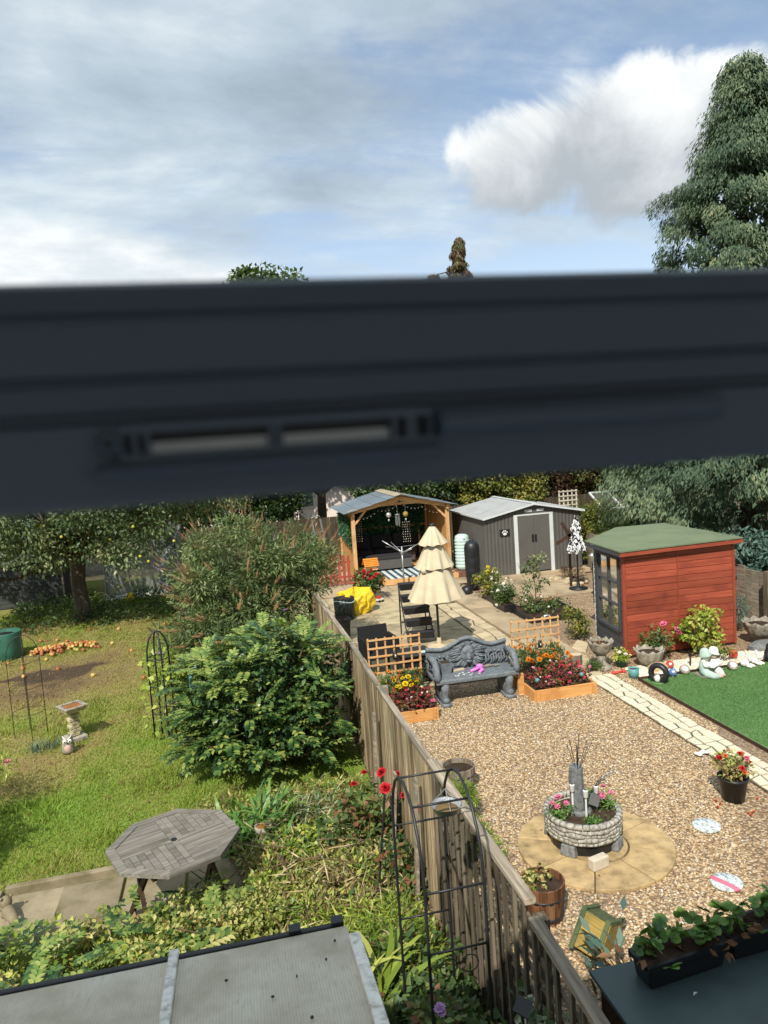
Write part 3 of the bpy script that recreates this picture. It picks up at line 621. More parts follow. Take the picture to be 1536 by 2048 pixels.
# ------------------------------------------------------------------ boundary fence between the gardens
FX = 1.46
FZ = ([2.6, 3.64, 4.0, 5.76, 7.86, 9.73, 12.43, 14.94], [1.54, 1.58, 1.60, 1.52, 1.50, 1.52, 1.44, 1.34])
fz = lambda y: float(np.interp(y, *FZ))
fe = thing('board_fence', 'weathered brown upright board fence between the two gardens', 'fence')
me = MB().box((0, 0, .5), (.018, .098, 1)).mesh('fence_board', 'fence_wood')
y = 5.80; k = 0
while y < 14.9:
    wv = rng.uniform(.62, .95); h = fz(y)-.05+rng.normal(0, .006)
    o = obj('board', me, fe, (FX+(.008 if k % 2 else -.006), y+.049*wv, .02), (rng.normal(0, .010), 0, .24+rng.normal(0, .05)), (1, wv, h)); y += .094*wv+rng.uniform(0, .014)*(k % 3 == 0); k += 1
brk = [5.76, 7.86, 9.73, 12.43, 14.94]
for a, b in zip(brk[:-1], brk[1:]):
    MB().beam((FX, a+.03, fz(a)-.02), (FX, b-.03, fz(b)-.02), .062, .032).build('cap_rail', 'fence_grey', fe)
    for zz_ in (.35, 1.1): MB().beam((FX+.045, a, zz_), (FX+.045, b, zz_), .045, .07).build('rail', 'fence_grey', fe)
for b in brk: MB().bb(FX+.025, FX+.10, b-.04, b+.04, 0, fz(b)-.03).build('post', 'fence_grey', fe)
for i_, (py_, hh_) in enumerate(((7.75, 1.22), (6.9, .95), (5.95, 1.28))):
    tag(MB().beam((0, 0, 0), (.06, rng.uniform(-.08, .08), hh_), .07, .025, (1, 0, 0)).build('loose_plank', 'fence_grey', None, loc=(FX-.15, py_, 0)), ('tall bleached plank leaning on the fence left of the mahonia end', 'short bleached plank leaning on the fence by the roses', 'grey plank leaning on the fence behind the metal arch')[i_], 'plank')
tf = thing('trellis_fence', 'old dark trellis topped fence close to the house', 'fence')
me = MB().box((0, 0, .5), (.016, .078, 1)).mesh('fence_board', 'trellis_old')
y = 2.72
while y < 5.7:
    obj('board', me, tf, (FX+.012, y, .02), (rng.normal(0, .008), 0, .05), (1, 1, (.34 if y < 3.75 else .90)+rng.normal(0, .02))); y += .082
me = MB().box((0, 0, .5), (.022, .034, 1)).mesh('fence_lath', 'trellis_old')
y = 2.75
while y < 5.72:
    top = fz(y)-.06 if y > 3.66 else fz(y)-.10; obj('upright_lath', me, tf, (FX-.02, y, .3), (rng.normal(0, .01), 0, 0), (1, 1, top-.3)); y += .142+rng.normal(0, .004)
for q in range(7): MB().beam((FX+.004, 2.7, .55+.15*q), (FX+.004, 5.72, .55+.15*q), .02, .032).build('cross_lath', 'trellis_old', tf)
MB().beam((FX, 3.68, 1.575), (FX, 5.74, 1.52), .07, .038).build('cap_rail', 'fence_grey', tf, bevel=.005)
MB().beam((FX, 2.55, 1.46), (FX, 3.64, 1.50), .07, .038).build('cap_rail', 'fence_grey', tf, bevel=.005)
for b in (2.6, 3.66): MB().bb(FX+.012, FX+.085, b-.04, b+.04, 0, 1.49).build('post', 'trellis_old', tf)

# ------------------------------------------------------------------ red corner summerhouse
sh = thing('summerhouse', 'red clad corner summerhouse with green felt roof and grey window side', 'summerhouse', (0, 0, 0))
A_, B_, C_, D_, E_ = (6.72, 11.77), (8.90, 11.73), (8.95, 14.0), (7.95, 14.05), (6.86, 13.05)
MB().prism([A_, B_, C_, D_, E_], .02, .10).build('floor', 'dark_side', sh)
def boards(root, a, b, z0, z1, bh, mt, name='board', skip=None, t_=.018):
    a = np.array(a); b = np.array(b); L = np.linalg.norm(b-a); ang = math.atan2(b[1]-a[1], b[0]-a[0]); nb = int(round((z1-z0)/bh)); bh = (z1-z0)/nb
    me = MB().add([(0, 0, 0), (L, 0, 0), (L, -.026, 0), (0, -.026, 0), (0, 0, bh), (L, 0, bh), (L, -.002, bh), (0, -.002, bh), (0, -.024, bh*.86), (L, -.024, bh*.86)], [(0, 1, 2, 3), (3, 2, 9, 8), (8, 9, 6, 7), (7, 6, 5, 4), (1, 0, 4, 5), (0, 3, 8, 7, 4), (2, 1, 5, 6, 9)]).mesh('cladding', mt)
    for i in range(nb): obj(name, me, root, (a[0], a[1], z0+i*bh), (0, 0, ang))
mid = tuple(np.array(A_)*.52+np.array(B_)*.48)
boards(sh, (A_[0]+.035, A_[1]), (mid[0]-.015, mid[1]), .06, 1.91, .125, 'red_board'); boards(sh, (mid[0]+.015, mid[1]), (B_[0]-.035, B_[1]), .06, 1.91, .125, 'red_board')
MB().beam((*A_, .04), (*A_, 1.93), .055, .055, (1, 0, 0)).build('corner_post', 'red_trim', sh); MB().beam((*B_, .04), (*B_, 1.93), .055, .055, (1, 0, 0)).build('corner_post', 'red_trim', sh)
MB().beam((mid[0], mid[1]-.012, .04), (mid[0], mid[1]-.012, 1.92), .035, .03, (1, 0, 0)).build('cover_strip', 'red_trim', sh)
# grey side with the tall window: boards either side and below
E2 = np.array(E_); A2 = np.array(A_); dAE = vn(E2-A2); LAE = np.linalg.norm(E2-A2); win0, win1 = .14, 1.10
P_ = lambda s_: tuple(A2+dAE*s_)
boards(sh, P_(win0), P_(.03), .06, 1.9, .115, 'grey_paint'); boards(sh, P_(LAE-.0), P_(win1), .06, 1.9, .115, 'grey_paint'); boards(sh, P_(win1), P_(win0), .06, .46, .10, 'grey_paint'); boards(sh, P_(win1), P_(win0), 1.80, 1.9, .10, 'grey_paint')
wv_ = MB(); nx_ = np.array([-dAE[1], dAE[0]]); nx_ = nx_ if nx_[0] < 0 else -nx_
def wp(s_, z, o_=.02): p = A2+dAE*s_+nx_*o_; return (p[0], p[1], z)
fr = MB()
for s_ in (win0, win1): fr.beam(wp(s_, .46), wp(s_, 1.80), .05, .06, (*nx_, 0))
for z in (.46, 1.80): fr.beam(wp(win0, z), wp(win1, z), .06, .05)
wf = fr.build('window_frame', 'grey_paint', sh)
for z in (.93, 1.34): MB().beam(wp(win0+.02, z), wp(win1-.02, z), .03, .028).build('glazing_bar', 'grey_paint', wf)
MB().beam(wp((win0+win1)/2, .48), wp((win0+win1)/2, 1.78), .03, .03, (*nx_, 0)).build('glazing_bar', 'grey_paint', wf)
for i in range(2):
    for j in range(3):
        a, b = (win0+.025, (win0+win1)/2-.015) if i == 0 else ((win0+win1)/2+.015, win1-.025); z0_, z1_ = ((.485, .905), (.945, 1.325), (1.355, 1.775))[j]
        MB().sheet([wp(a, z0_, .005), wp(b, z0_, .005), wp(b, z1_, .005), wp(a, z1_, .005)]).build('pane', 'glass_window', wf)
for s0_, s1_ in ((win0+.0, .50), (.74, win1)):
    V = []; 
    for i in range(13):
        k = i/12; 
        for z, pin in ((.50, .9), (1.05, .5), (1.78, 1)):
            c_ = s0_ if s0_ < .5 else s1_; s_ = c_+((s1_-s0_)*k if s0_ < .5 else -(s1_-s0_)*k)*pin; V.append(wp(s_, z, -.09+.02*math.sin(i*1.9)))
    MB().add(V, [(3*i+j, 3*i+3+j, 3*i+4+j, 3*i+1+j) for i in range(12) for j in range(2)]).build('curtain', 'curtain', wf, True)
MB().prism([(A_[0]+.3, A_[1]+.2), (A_[0]+.32, A_[1]+.2), (A_[0]+.45, E_[1]), (A_[0]+.43, E_[1])], .1, 1.88).build('window_backing', 'interior_dark', sh)  # added sheet backing the window, dark colour standing for the interior
MB().beam((*C_, .98), (*B_, .98), .03, 1.85).build('rear_wall', 'red_trim', sh); MB().beam((*D_, .98), (*C_, .98), .03, 1.85).build('rear_wall', 'red_trim', sh)
boards(sh, D_, E_, .06, 1.9, .115, 'grey_paint')
MB().beam((*E_, .04), (*E_, 1.92), .05, .05, (1, 0, 0)).build('corner_post', 'white_paint', sh)
R5 = [(6.58, 11.62, 1.955), (9.02, 11.60, 1.985), (9.06, 14.12, 1.995), (7.96, 14.18, 1.995), (6.70, 13.10, 1.955)]; pk = (8.55, 13.5, 2.02)
m = MB(); m.add(R5+[pk], [(0, 1, 5), (1, 2, 5), (2, 3, 5), (3, 4, 5), (4, 0, 5)]); rf = m.build('roof', 'felt_green', sh)
rf.modifiers.new('thick', 'SOLIDIFY').thickness = -.025
for i in range(5):
    a, b = R5[i], R5[(i+1) % 5]; MB().beam((a[0], a[1], a[2]-.045), (b[0], b[1], b[2]-.045), .022, .06).build('fascia', 'red_board' if i == 0 else 'grey_paint', rf)
for i in (0, 3, 4): MB().beam((R5[i][0], R5[i][1], R5[i][2]+.006), (pk[0], pk[1], pk[2]+.006), .05, .008).build('felt_seam', 'felt_lap', rf)

# ------------------------------------------------------------------ grey metal shed
ms = thing('metal_shed', 'grey ribbed metal shed with white door frame and pale roof', 'shed')
X0, X1, Y0, Y1, EZ, RZ = 7.03, 9.98, 19.75, 22.8, 1.78, 2.08; XM = (X0+X1)/2
MB().bb(X0-.12, X1+.12, Y0-.25, Y1+.1, -.02, .10).build('plinth', 'concrete', ms)
def ribbed(a, b, ztop, name):
    a = np.array(a); b = np.array(b); L = np.linalg.norm(b-a); d = (b-a)/L; nn = np.array([d[1], -d[0]]); V = []; k = int(L/.1)*4; prof = (0, .012, .012, 0)
    for i in range(k+1):
        s_ = L*i/k; p = a+d*s_+nn*prof[i % 4]; V += [(p[0], p[1], .10), (p[0], p[1], ztop(s_/L))]
    return MB().add(V, [(2*i, 2*i+2, 2*i+3, 2*i+1) for i in range(k)]).build(name, 'shed_metal', ms)
ribbed((X0, Y0), (XM-.50, Y0), lambda q: EZ+(RZ-EZ-.06)*q*.66, 'wall_panel'); ribbed((XM+.50, Y0), (X1, Y0), lambda q: EZ+(RZ-EZ-.06)*(1-q)*.66, 'wall_panel')
ribbed((X0, Y1), (X0, Y0), lambda q: EZ, 'wall_panel'); ribbed((X1, Y0), (X1, Y1), lambda q: EZ, 'wall_panel'); ribbed((X1, Y1), (X0, Y1), lambda q: EZ+(RZ-EZ)*(1-abs(2*q-1)), 'wall_panel')
MB().add([(XM-.5, Y0-.004, 1.80), (XM+.5, Y0-.004, 1.80), (XM+.5, Y0-.004, 1.965), (XM, Y0-.004, 2.04), (XM-.5, Y0-.004, 1.965)], [(0, 1, 2, 3, 4)]).build('gable_panel', 'shed_metal', ms)
for x in (XM-.25, XM+.12): MB().bb(x, x+.22, Y0-.018, Y0-.006, 1.86, 1.93).build('gable_vent', 'shed_trim', ms)
for s_ in (-1, 1): MB().bb(XM+s_*.545-.055, XM+s_*.545+.055, Y0-.03, Y0-.014, .1, 1.80).build('door_jamb', 'shed_trim', ms)
MB().bb(XM-.49, XM+.49, Y0-.03, Y0-.014, 1.76, 1.80).build('door_head', 'shed_trim', ms)
for s_ in (-1, 1):
    d_ = MB().bb(XM+(-.485 if s_ < 0 else .003), XM+(-.003 if s_ < 0 else .485), Y0-.022, Y0-.006, .14, 1.755).build('door', 'door_grey', ms)
    MB().bb(XM+(-.07 if s_ < 0 else .02), XM+(-.02 if s_ < 0 else .07), Y0-.05, Y0-.023, 1.0, 1.2).build('handle', 'black_plastic', d_)
MB().bb(X0+.05, X0+.01, Y0, Y0, 0, 0)
for s_ in (-1, 1):
    ex = X0-.08 if s_ < 0 else X1+.08; m = MB(); V = []; k = 64; pr = (0, .014, .014, 0)
    for i in range(k+1):
        yv = Y0-.12+(Y1-Y0+.24)*i/k; V += [(ex, yv, EZ-.01+pr[i % 4]), (XM, yv, RZ+pr[i % 4])]
    rfp = m.add(V, [(2*i, 2*i+2, 2*i+3, 2*i+1) if s_ < 0 else (2*i+1, 2*i+3, 2*i+2, 2*i) for i in range(k)]).build('roof_panel', 'shed_roof', ms)
    MB().beam((ex, Y0-.13, EZ-.015), (XM, Y0-.13, RZ+.005), .02, .05).build('roof_trim', 'shed_trim', rfp); MB().beam((ex, Y0-.12, EZ-.005), (ex, Y1+.12, EZ-.005), .03, .05).build('roof_trim', 'shed_trim', rfp)
MB().beam((XM, Y0-.13, RZ+.022), (XM, Y1+.12, RZ+.022), .10, .02).build('ridge_cap', 'shed_trim', ms)
sg = thing('shed_sign', 'small black plaque with white paw print on the shed', 'sign', (7.62, Y0-.02, 1.32))
MB().box((0, 0, 0), (.30, .012, .20)).build('plate', 'black_plastic', sg)
m = MB(); m.ell((0, -.008, -.03), (.055, .004, .04), 10, 6)
for x, z in ((-.065, .02), (-.025, .055), (.025, .055), (.065, .02)): m.ell((x, -.008, z), (.02, .004, .025), 8, 5)
m.build('paw_print', 'white_paint', sg)

# ------------------------------------------------------------------ timber gazebo
gz = thing('gazebo', 'timber gazebo with slate grey tiled roof and dark lounge inside', 'gazebo')
gx0, gx1, gy0, gy1, ge, gr = 3.58, 6.50, 21.6, 24.0, 2.02, 2.40; gm = (gx0+gx1)/2
for x in (gx0, gx1):
    for y in (gy0, gy1): MB().bb(x-.055, x+.055, y-.055, y+.055, 0.02, ge).build('post', 'new_wood_z', gz)
for x in (gx0, gx1): MB().beam((x, gy0-.15, ge+.03), (x, gy1+.15, ge+.03), .09, .12).build('eaves_beam', 'new_wood_z', gz)
for y in (gy0, gy1):
    for s_ in (-1, 1): MB().beam((gm+s_*(gx1-gm+.12), y, ge+.06), (gm, y, gr+.0), .06, .13).build('rafter', 'new_wood', gz)
    MB().beam((gm-.85, y+.03, ge+.235), (gm+.85, y+.03, ge+.235), .04, .08).build('collar_tie', 'new_wood', gz)
    for s_ in (-1, 1): MB().beam((gm+s_*(gx1-gm-.02), y, ge-.32), (gm+s_*(gx1-gm-.42), y, ge+.12), .05, .06).build('brace', 'new_wood', gz)
for s_ in (-1, 1):
    for r_ in range(4):
        for c_ in range(3):
            k0, k1 = r_/4, (r_+1)/4; xa = gm+s_*(gx1-gm+.30)*(1-k0); xb = gm+s_*(gx1-gm+.30)*(1-k1); za = ge+.065+(gr+.06-ge)*k0+.018; zb = ge+.065+(gr+.06-ge)*k1+.004
            ya = gy0-.28+(gy1-gy0+.5)*c_/3+.004; yb = gy0-.28+(gy1-gy0+.5)*(c_+1)/3-.004
            V = [(xa, ya, za), (xa, yb, za), (xb, yb, zb), (xb, ya, zb)]; V += [(a, b, c-.014) for a, b, c in V]
            MB().add(V, [(0, 1, 2, 3), (7, 6, 5, 4), (0, 4, 5, 1), (1, 5, 6, 2), (2, 6, 7, 3), (3, 7, 4, 0)]).build('roof_tile', 'felt_slate', gz)
    m = MB(); m.beam((gm+s_*.10, gy0-.30, gr+.128), (gm+s_*.10, gy1+.25, gr+.128), .22, .014, (s_*.26, 0, 1)); m.build('ridge_tile', 'ridge_cap', gz)
for x, z0_, z1_ in ((gx0, .75, 1.85), ):
    pass
y = gy0+.10
while y < gy1-.1:                                                   # side cladding of upright boards
    MB().bb(gx0-.012, gx0+.012, y, y+.13, .05, 1.95).build('side_board', 'bed_wood', gz); MB().bb(gx1-.012, gx1+.012, y, y+.13, .05, 1.95).build('side_board', 'bed_wood', gz); y += .14
for x in np.arange(gx0+.08, gx1-.08, .36): MB().bb(x, x+.06, gy1-.02, gy1+.02, .05, 1.25).build('baluster', 'new_wood_z', gz)
MB().bb(gx0+.06, gx1-.06, gy1-.03, gy1+.03, 1.25, 1.32).build('rear_rail', 'new_wood', gz)
MB().bb(gx0+.06, gx1-.06, gy1+.05, gy1+.07, .05, 1.98).build('rear_screen', 'dark_shed_wood', gz)
dk = thing('timber_deck', 'low pale deck step at the gazebo entrance', 'deck')
for i in range(8): MB().bb(gx0+.62, gx1-.10, 20.42+i*.147, 20.42+i*.147+.138, .04, .19).build('deck_board', 'new_wood', dk)
for i in range(5): MB().bb(gx0+.10, gx1-.10, 21.68+i*.44, 21.68+i*.44+.43, .04, .19).build('deck_board', 'new_wood', dk)
tag(MB().bb(gx0+.75, gx1-.3, 20.5, 22.2, .192, .204).build('striped_rug', 'rug'), 'blue and white striped rug on the gazebo deck', 'rug')
so = thing('rattan_sofa', 'grey rattan corner sofa with dark cushions inside the gazebo', 'sofa', (0, 0, .19))
MB().bb(gx0+.12, gx1-.7, 23.05, 23.85, .02, .34).build('base', 'grey_rattan', so); MB().bb(gx0+.12, gx1-.7, 23.7, 23.88, .345, .80).build('back', 'grey_rattan', so)
for i in range(3): MB().bb(gx0+.16+i*.72, gx0+.86+i*.72, 23.08, 23.66, .345, .48).build('seat_cushion', 'dark_fabric', so, bevel=.04)
for i in range(3): MB().beam((gx0+.51+i*.72, 23.60, .49), (gx0+.51+i*.72, 23.68, .92), .66, .14, (0, 1, 0)).build('back_cushion', 'dark_fabric', so, bevel=.04)
tb = thing('rattan_table', 'low grey mesh sided table in front of the gazebo sofa', 'table', (4.75, 22.2, .204))
MB().bb(-.72, .62, -.35, .35, .06, .36).build('mesh_side', 'wicker_mesh', tb); MB().bb(-.75, .65, -.38, .38, .362, .42).build('top', 'dark_fabric', tb, bevel=.015)
for x in (-.66, .56):
    for y in (-.3, .3): MB().bb(x-.03, x+.03, y-.03, y+.03, 0, .058).build('leg', 'black_plastic', tb)
iv = thing('ivy_screen', 'artificial ivy screen hung on the left gazebo side', 'screen', (gx0-.02, 0, 0))
n = 2600; yy = gy0+.12+(gy1-gy0-.3)*rng.random(n); bot = .95+.25*(yy-gy0)/2.4+.12*vnoise(yy, 0*yy, .2, 3); zz_ = bot+(1.93-bot)*rng.random(n); P = np.stack([-.03-.05*rng.random(n), yy, zz_], 1)
obj('leaves', leafmesh('leaves', P, rv(n)+[-.3, 0, -.7], rv(n)*.5+[-1, 0, .4], .075, .05, 'artificial_ivy'), iv)
iv2 = thing('ivy_backdrop', 'artificial ivy covering the back inside of the gazebo', 'screen', (0, gy1+.03, 0))
n = 5200; P = np.stack([gx0+.1+(gx1-gx0-.2)*rng.random(n), -.02-.05*rng.random(n), 1.0+.95*rng.random(n)**.8], 1)
obj('leaves', leafmesh('leaves', P, rv(n)+[0, -.3, -.7], rv(n)*.5+[0, -1, .4], .08, .055, 'artificial_ivy'), iv2)
m_e, t_e, p_e = base_mat('bulb'); p_e.inputs['Base Color'].default_value = (.5, .46, .38, 1); p_e.inputs['Roughness'].default_value = .2
fl = thing('string_lights', 'string of small clear bulbs under the gazebo front', 'lights', (0, gy0-.06, 0))
pts = [(gx0+.1+(gx1-gx0-.2)*i/24, 0, ge+.02+.36*(1-abs(2*i/24-1))-.10-.10*abs(math.sin(i/24*math.pi*4))) for i in range(25)]
MB().tube(pts, .004, 4).build('cable', 'black_plastic', fl)
bm_ = MB().ell((0, 0, -.03), .011, 8, 5).mesh('bulb', 'bulb', True)
for p in pts[1:-1]: obj('bulb', bm_, fl, p)
for i_, (px_, py_, lab) in enumerate(((777, 1030, 'silver hanging globe left of the gazebo wind chime'), (811, 1028, 'gold hanging globe right of the gazebo wind chime'))):
    p = D(px_, py_, gy0-.05); h_ = thing('hanging_globe', lab, 'ornament', p); MB().ell((0, 0, 0), .085, 12, 8).build('globe', ('copper_lamp', 'yellow_box')[i_], h_, True); MB().tube([(0, 0, .08), (0, 0, 2.36-p[2])], .004, 4).build('hanger', 'steel', h_); MB().ell((0, 0, -.16), (.03, .03, .04), 8, 5).build('pendant', 'copper_lamp', h_, True)
p = D(795, 1034, gy0-.05); wc = thing('wind_chime', 'silver tubular wind chime in the gazebo opening', 'wind chime', p); MB().lathe([(.02, .10), (.085, .09), (.085, .075)], 14).build('top_disc', 'steel', wc, True)
for i in range(6): a = i*1.047; MB().tube([(.06*math.cos(a), .06*math.sin(a), .07), (.06*math.cos(a), .06*math.sin(a), -.22-.03*(i % 3))], .011, 6).build('chime_tube', 'steel', wc)
MB().tube([(0, 0, .10), (0, 0, 2.36-p[2])], .004, 4).build('hanger', 'steel', wc)
for px_, lab in ((813, 'crystal bead strands hanging in the gazebo centre'), (716, 'crystal bead strands hanging by the left gazebo post')):
    p = D(px_, 1062, gy0+.35); bs = thing('bead_strands', lab, 'ornament', p)
    for i in range(4):
        m = MB(); x = (i-1.5)*.07
        for q in range(9): m.ell((x+.01*math.sin(q*2), 0, .28-.075*q), .016, 6, 4)
        m.build('strand', 'copper_lamp', bs, True)

# ------------------------------------------------------------------ flowers and small plants (builders)
def flower_mesh(name, mt, petals=9, layers=2, r=1.0, cup=.35):
    P, A, N = [], [], []
    for l in range(layers):
        for i in range(petals):
            a = 6.283*(i+.5*l)/petals; e = cup+l*.45; P.append((0, 0, l*.12*r)); A.append((math.cos(a)*math.cos(e), math.sin(a)*math.cos(e), math.sin(e))); N.append((-math.cos(a)*math.sin(e), -math.sin(a)*math.sin(e), math.cos(e)))
    n = len(P); return leafmesh(name, np.array(P)*1.0, np.array(A), np.array(N), r*np.array([1-.22*(i//petals) for i in range(n)]), r*.62, mt, fold=.25, wide=.62)
FM = {}
for k_, pet, lay, cup in (('red', 9, 5, .25), ('pink', 7, 2, .25), ('orange', 11, 3, .3), ('yellow', 11, 3, .3), ('crimson', 5, 1, .2), ('white', 6, 2, .2), ('lilac', 10, 2, .2), ('coral', 8, 3, .4), ('mauve', 5, 1, .3)):
    FM[k_] = flower_mesh(k_+'_bloom', k_+'_petal', pet, lay, 1.0, cup)
def blooms(root, P, kind, r, name='bloom', up=1.4):
    for p in P:
        d = vn(rng.normal(0, .5, 3)+np.array([-.15, -.5, up])); q = Vector(d).to_track_quat('Z', 'Y').to_euler(); q.rotate_axis('Z', rng.random()*6.28)
        obj(name, FM[kind], root, p, q, r*rng.uniform(.75, 1.25))
def foliage(root, C, R_, per, L, W, mt, name='foliage', stuff=True, tone=(0, 1), **k):
    P, A, N, l, w_ = clump_leaves(C, R_, per, L, W, **k); o = obj(name, leafmesh(name, P, A, N, l, w_, mt, ncl(len(C), *tone, per)), root)
    if stuff: o['kind'] = 'stuff'
    return o
def stems(root, base, tips, r, mt='stem', name='stems'):
    m = MB()
    for t_ in tips:
        b = np.array(base)+rng.normal(0, .02, 3)*[1, 1, 0]; md = (b+t_)/2+rng.normal(0, .04, 3); m.tube([b, md, t_], [r, r*.75, r*.4], 5, False)
    return m.build(name, mt, root, True)
def shrub(name, label, loc, rx, ry, h, k, per, L, W, mt, cat='shrub', z0=.1, cl=.22, group=None, nst=8, tone=(0, 1), **kw):
    t = thing(name, label, cat, loc, 0, group); C = shell_pts(k, rx, ry, (h-z0)/2, .45)+np.array([0, 0, z0+(h-z0)/2])
    foliage(t, C, cl*h*(.7+.6*rng.random(len(C))), per, L, W, mt, tone=tone, **kw); stems(t, (0, 0, 0), C[:nst], .012*h+.004); return t

# ------------------------------------------------------------------ raised flower beds and trellises
def bed(label, x0, x1, y0, y1, h, steps=None):
    t = thing('raised_bed', label, 'flower bed', ((x0+x1)/2, (y0+y1)/2, 0)); a, b = (x1-x0)/2, (y1-y0)/2
    for s_ in (-1, 1):
        MB().box((0, s_*b, h/2), (2*a, .03, h)).build('side_board', 'bed_wood', t, bevel=.004); MB().box((s_*(a-.018), 0, h/2), (.03, 2*b-.034, h)).build('side_board', 'bed_wood', t, bevel=.004)
        MB().box((s_*(a-.06), -b-.024, h/2), (.05, .015, h*.98)).build('cleat', 'bed_wood', t)
    MB().box((0, 0, h*.42), (2*a-.07, 2*b-.036, h*.84)).build('soil', 'soil', t); return t
bL = bed('left raised timber bed with crimson begonias by the fence', 1.90, 2.80, 10.34, 11.42, .18)
bR = bed('right raised timber bed with red begonias beside the path', 4.36, 5.42, 10.42, 11.85, .18)
MB().box((-.57, -.30, .17), (.10, .05, .34)).build('step_post', 'bed_wood', bR); MB().box((-.555, .35, .26), (.03, .66, .16)).build('side_board', 'bed_wood', bR)
def trellis(label, x0, x1, y, z0, z1, nx, nz):
    t = thing('garden_trellis', label, 'trellis', ((x0+x1)/2, y, 0))
    W_ = x1-x0
    vm2 = MB().box((0, 0, (z0+z1)/2), (.028, .014, z1-z0)).mesh('lath', 'new_wood_z'); hm = MB().box((0, 0, 0), (W_+.03, .014, .028)).mesh('lath', 'new_wood')
    for i in range(nx): obj('upright_slat', vm2, t, (-W_/2+W_*i/(nx-1), 0, 0))
    for j in range(nz): obj('cross_slat', hm, t, (0, -.015, z0+.03+(z1-z0-.06)*j/(nz-1)))
    for s_ in (-1, 1): MB().box((s_*W_/2, .022, z0/2+.1), (.03, .03, z0+.2)).build('stake', 'new_wood_z', t)
    return t
trellis('square trellis panel standing behind the left flower bed', 1.99, 2.84, 11.40, .44, 1.05, 7, 5)
trellis('square trellis panel standing behind the right flower bed', 4.62, 5.50, 11.9, .27, .92, 7, 5)
def bedplants(root, a, b, h, cols):
    # crimson begonias in front, marigolds behind
    C = np.stack([rng.uniform(-a*.85, a*.9, 60), rng.uniform(-b*.9, b*.05, 60), rng.uniform(h, h+.16, 60)], 1)
    t = thing('begonias', cols[0], 'flowers', root.location); foliage(t, C, .10, 34, .05, .035, 'bronze_leaf', out=.6)
    P = C[rng.integers(0, 60, 150)]+rng.normal(0, .06, (150, 3)); P[:, 2] = np.abs(P[:, 2]-h)*.9+h+.05; P[:, 1] = np.maximum(P[:, 1], -b*.95)
    blooms(t, P[:118], 'crimson', .026); blooms(t, P[118:136], 'pink', .028); blooms(t, P[136:], 'white', .024)
    C = np.stack([rng.uniform(-a*.9, a*.9, 55), rng.uniform(b*.15, b*.9, 55), rng.uniform(h+.05, h+.33, 55)], 1)
    t = thing('marigolds', cols[1], 'flowers', root.location); foliage(t, C, .11, 40, .07, .016, 'hedge', out=.5, up=.3, droop=-.4)
    P = C+rng.normal(0, .05, C.shape)+[0, 0, .09]; blooms(t, P[:34], 'orange', .030); blooms(t, P[34:46], 'coral', .022)
    P = np.stack([rng.uniform(-a*.6, a*.9, 11), rng.uniform(-.05, .12, 11), rng.uniform(h+.22, h+.34, 11)], 1); blooms(t, P, 'yellow' if a < .5 else 'orange', .046)
bedplants(bL, .45, .54, .14, ('crimson begonias filling the front of the left raised bed', 'orange and yellow marigolds in the left raised bed'))
bedplants(bR, .53, .71, .14, ('red and pink begonias filling the front of the right raised bed', 'orange marigolds in the right raised bed'))
for i, (x, y, lab) in enumerate(((1075, 1362, 'teal glass ball standing left in the right flower bed'), (1163, 1350, 'teal glass ball standing at the right end of the right flower bed'))):
    p = G(x, y, .3); g = thing('glass_ball', lab, 'ornament', (p[0], p[1], .14)); MB().tube([(0, 0, 0), (0, 0, .15)], .005, 5).build('stake', 'black_metal', g); MB().ell((0, 0, .17), .035, 10, 7).build('ball', 'teal_plastic', g, True)
for px_, py_, Yp, lab in ((790, 1310, 11.36, 'hanging lantern hooked on the left trellis panel'), (1080, 1288, 11.86, 'hanging lantern hooked on the right trellis panel')):
    p = D(px_, py_, Yp); l = thing('lantern', lab, 'lantern', p); MB().lathe([(.04, -.06), (.045, .0), (.02, .05), (.008, .07)], 10).build('body', 'black_metal', l, True); MB().tube([(0, 0, .07), (.015, 0, .12), (.02, .005, .17), (0, .012, .19)], .004, 5).build('hook', 'black_metal', l); MB().ell((0, -.03, -.01), (.022, .022, .035), 8, 5).build('glass', 'copper_lamp', l, True)

# ------------------------------------------------------------------ grey stone bench with a lion relief
bn = thing('stone_bench', 'slate grey moulded bench with a lion relief back', 'bench', (3.58, 10.98, 0), 0)
MB().box((0, -.02, .40), (1.36, .50, .075)).build('seat', 'bench_grey', bn, bevel=.022)
for s_ in (-1, 1):
    m = MB(); m.prism([(s_*.53-.075, -.28), (s_*.53+.075, -.28), (s_*.53+.075, .24), (s_*.53-.075, .24)], 0, .06); 
    m.tube([(s_*.53, -.18, .05), (s_*.53, -.15, .14), (s_*.53, -.20, .24), (s_*.53, -.19, .36)], [.075, .055, .06, .075], 10); m.box((s_*.53, .02, .20), (.12, .34, .33)); m.ell((s_*.53, -.235, .10), (.06, .05, .05), 10, 6)
    m.build('leg', 'bench_grey', bn, True)
    m = MB(); m.tube([(s_*.65, .20, .66), (s_*.65, .06, .70), (s_*.65, -.10, .69), (s_*.65, -.20, .60), (s_*.65, -.235, .49), (s_*.65, -.225, .42)], [.045, .05, .052, .05, .05, .055], 10); m.tube([(s_*.65, .10, .48), (s_*.65, -.02, .56), (s_*.65, -.10, .50), (s_*.65, -.04, .45)], .026, 8); m.build('armrest', 'bench_grey', bn, True)
def btop(x): return .735+.165*math.exp(-(x/.27)**2)+.05*max(0, (abs(x)-.42)/.26)
xs = np.linspace(-.68, .68, 33); V = []
for x in xs: V += [(x, .24, .42), (x, .24+.04, btop(x)), (x, .31, btop(x)), (x, .31, .42)]
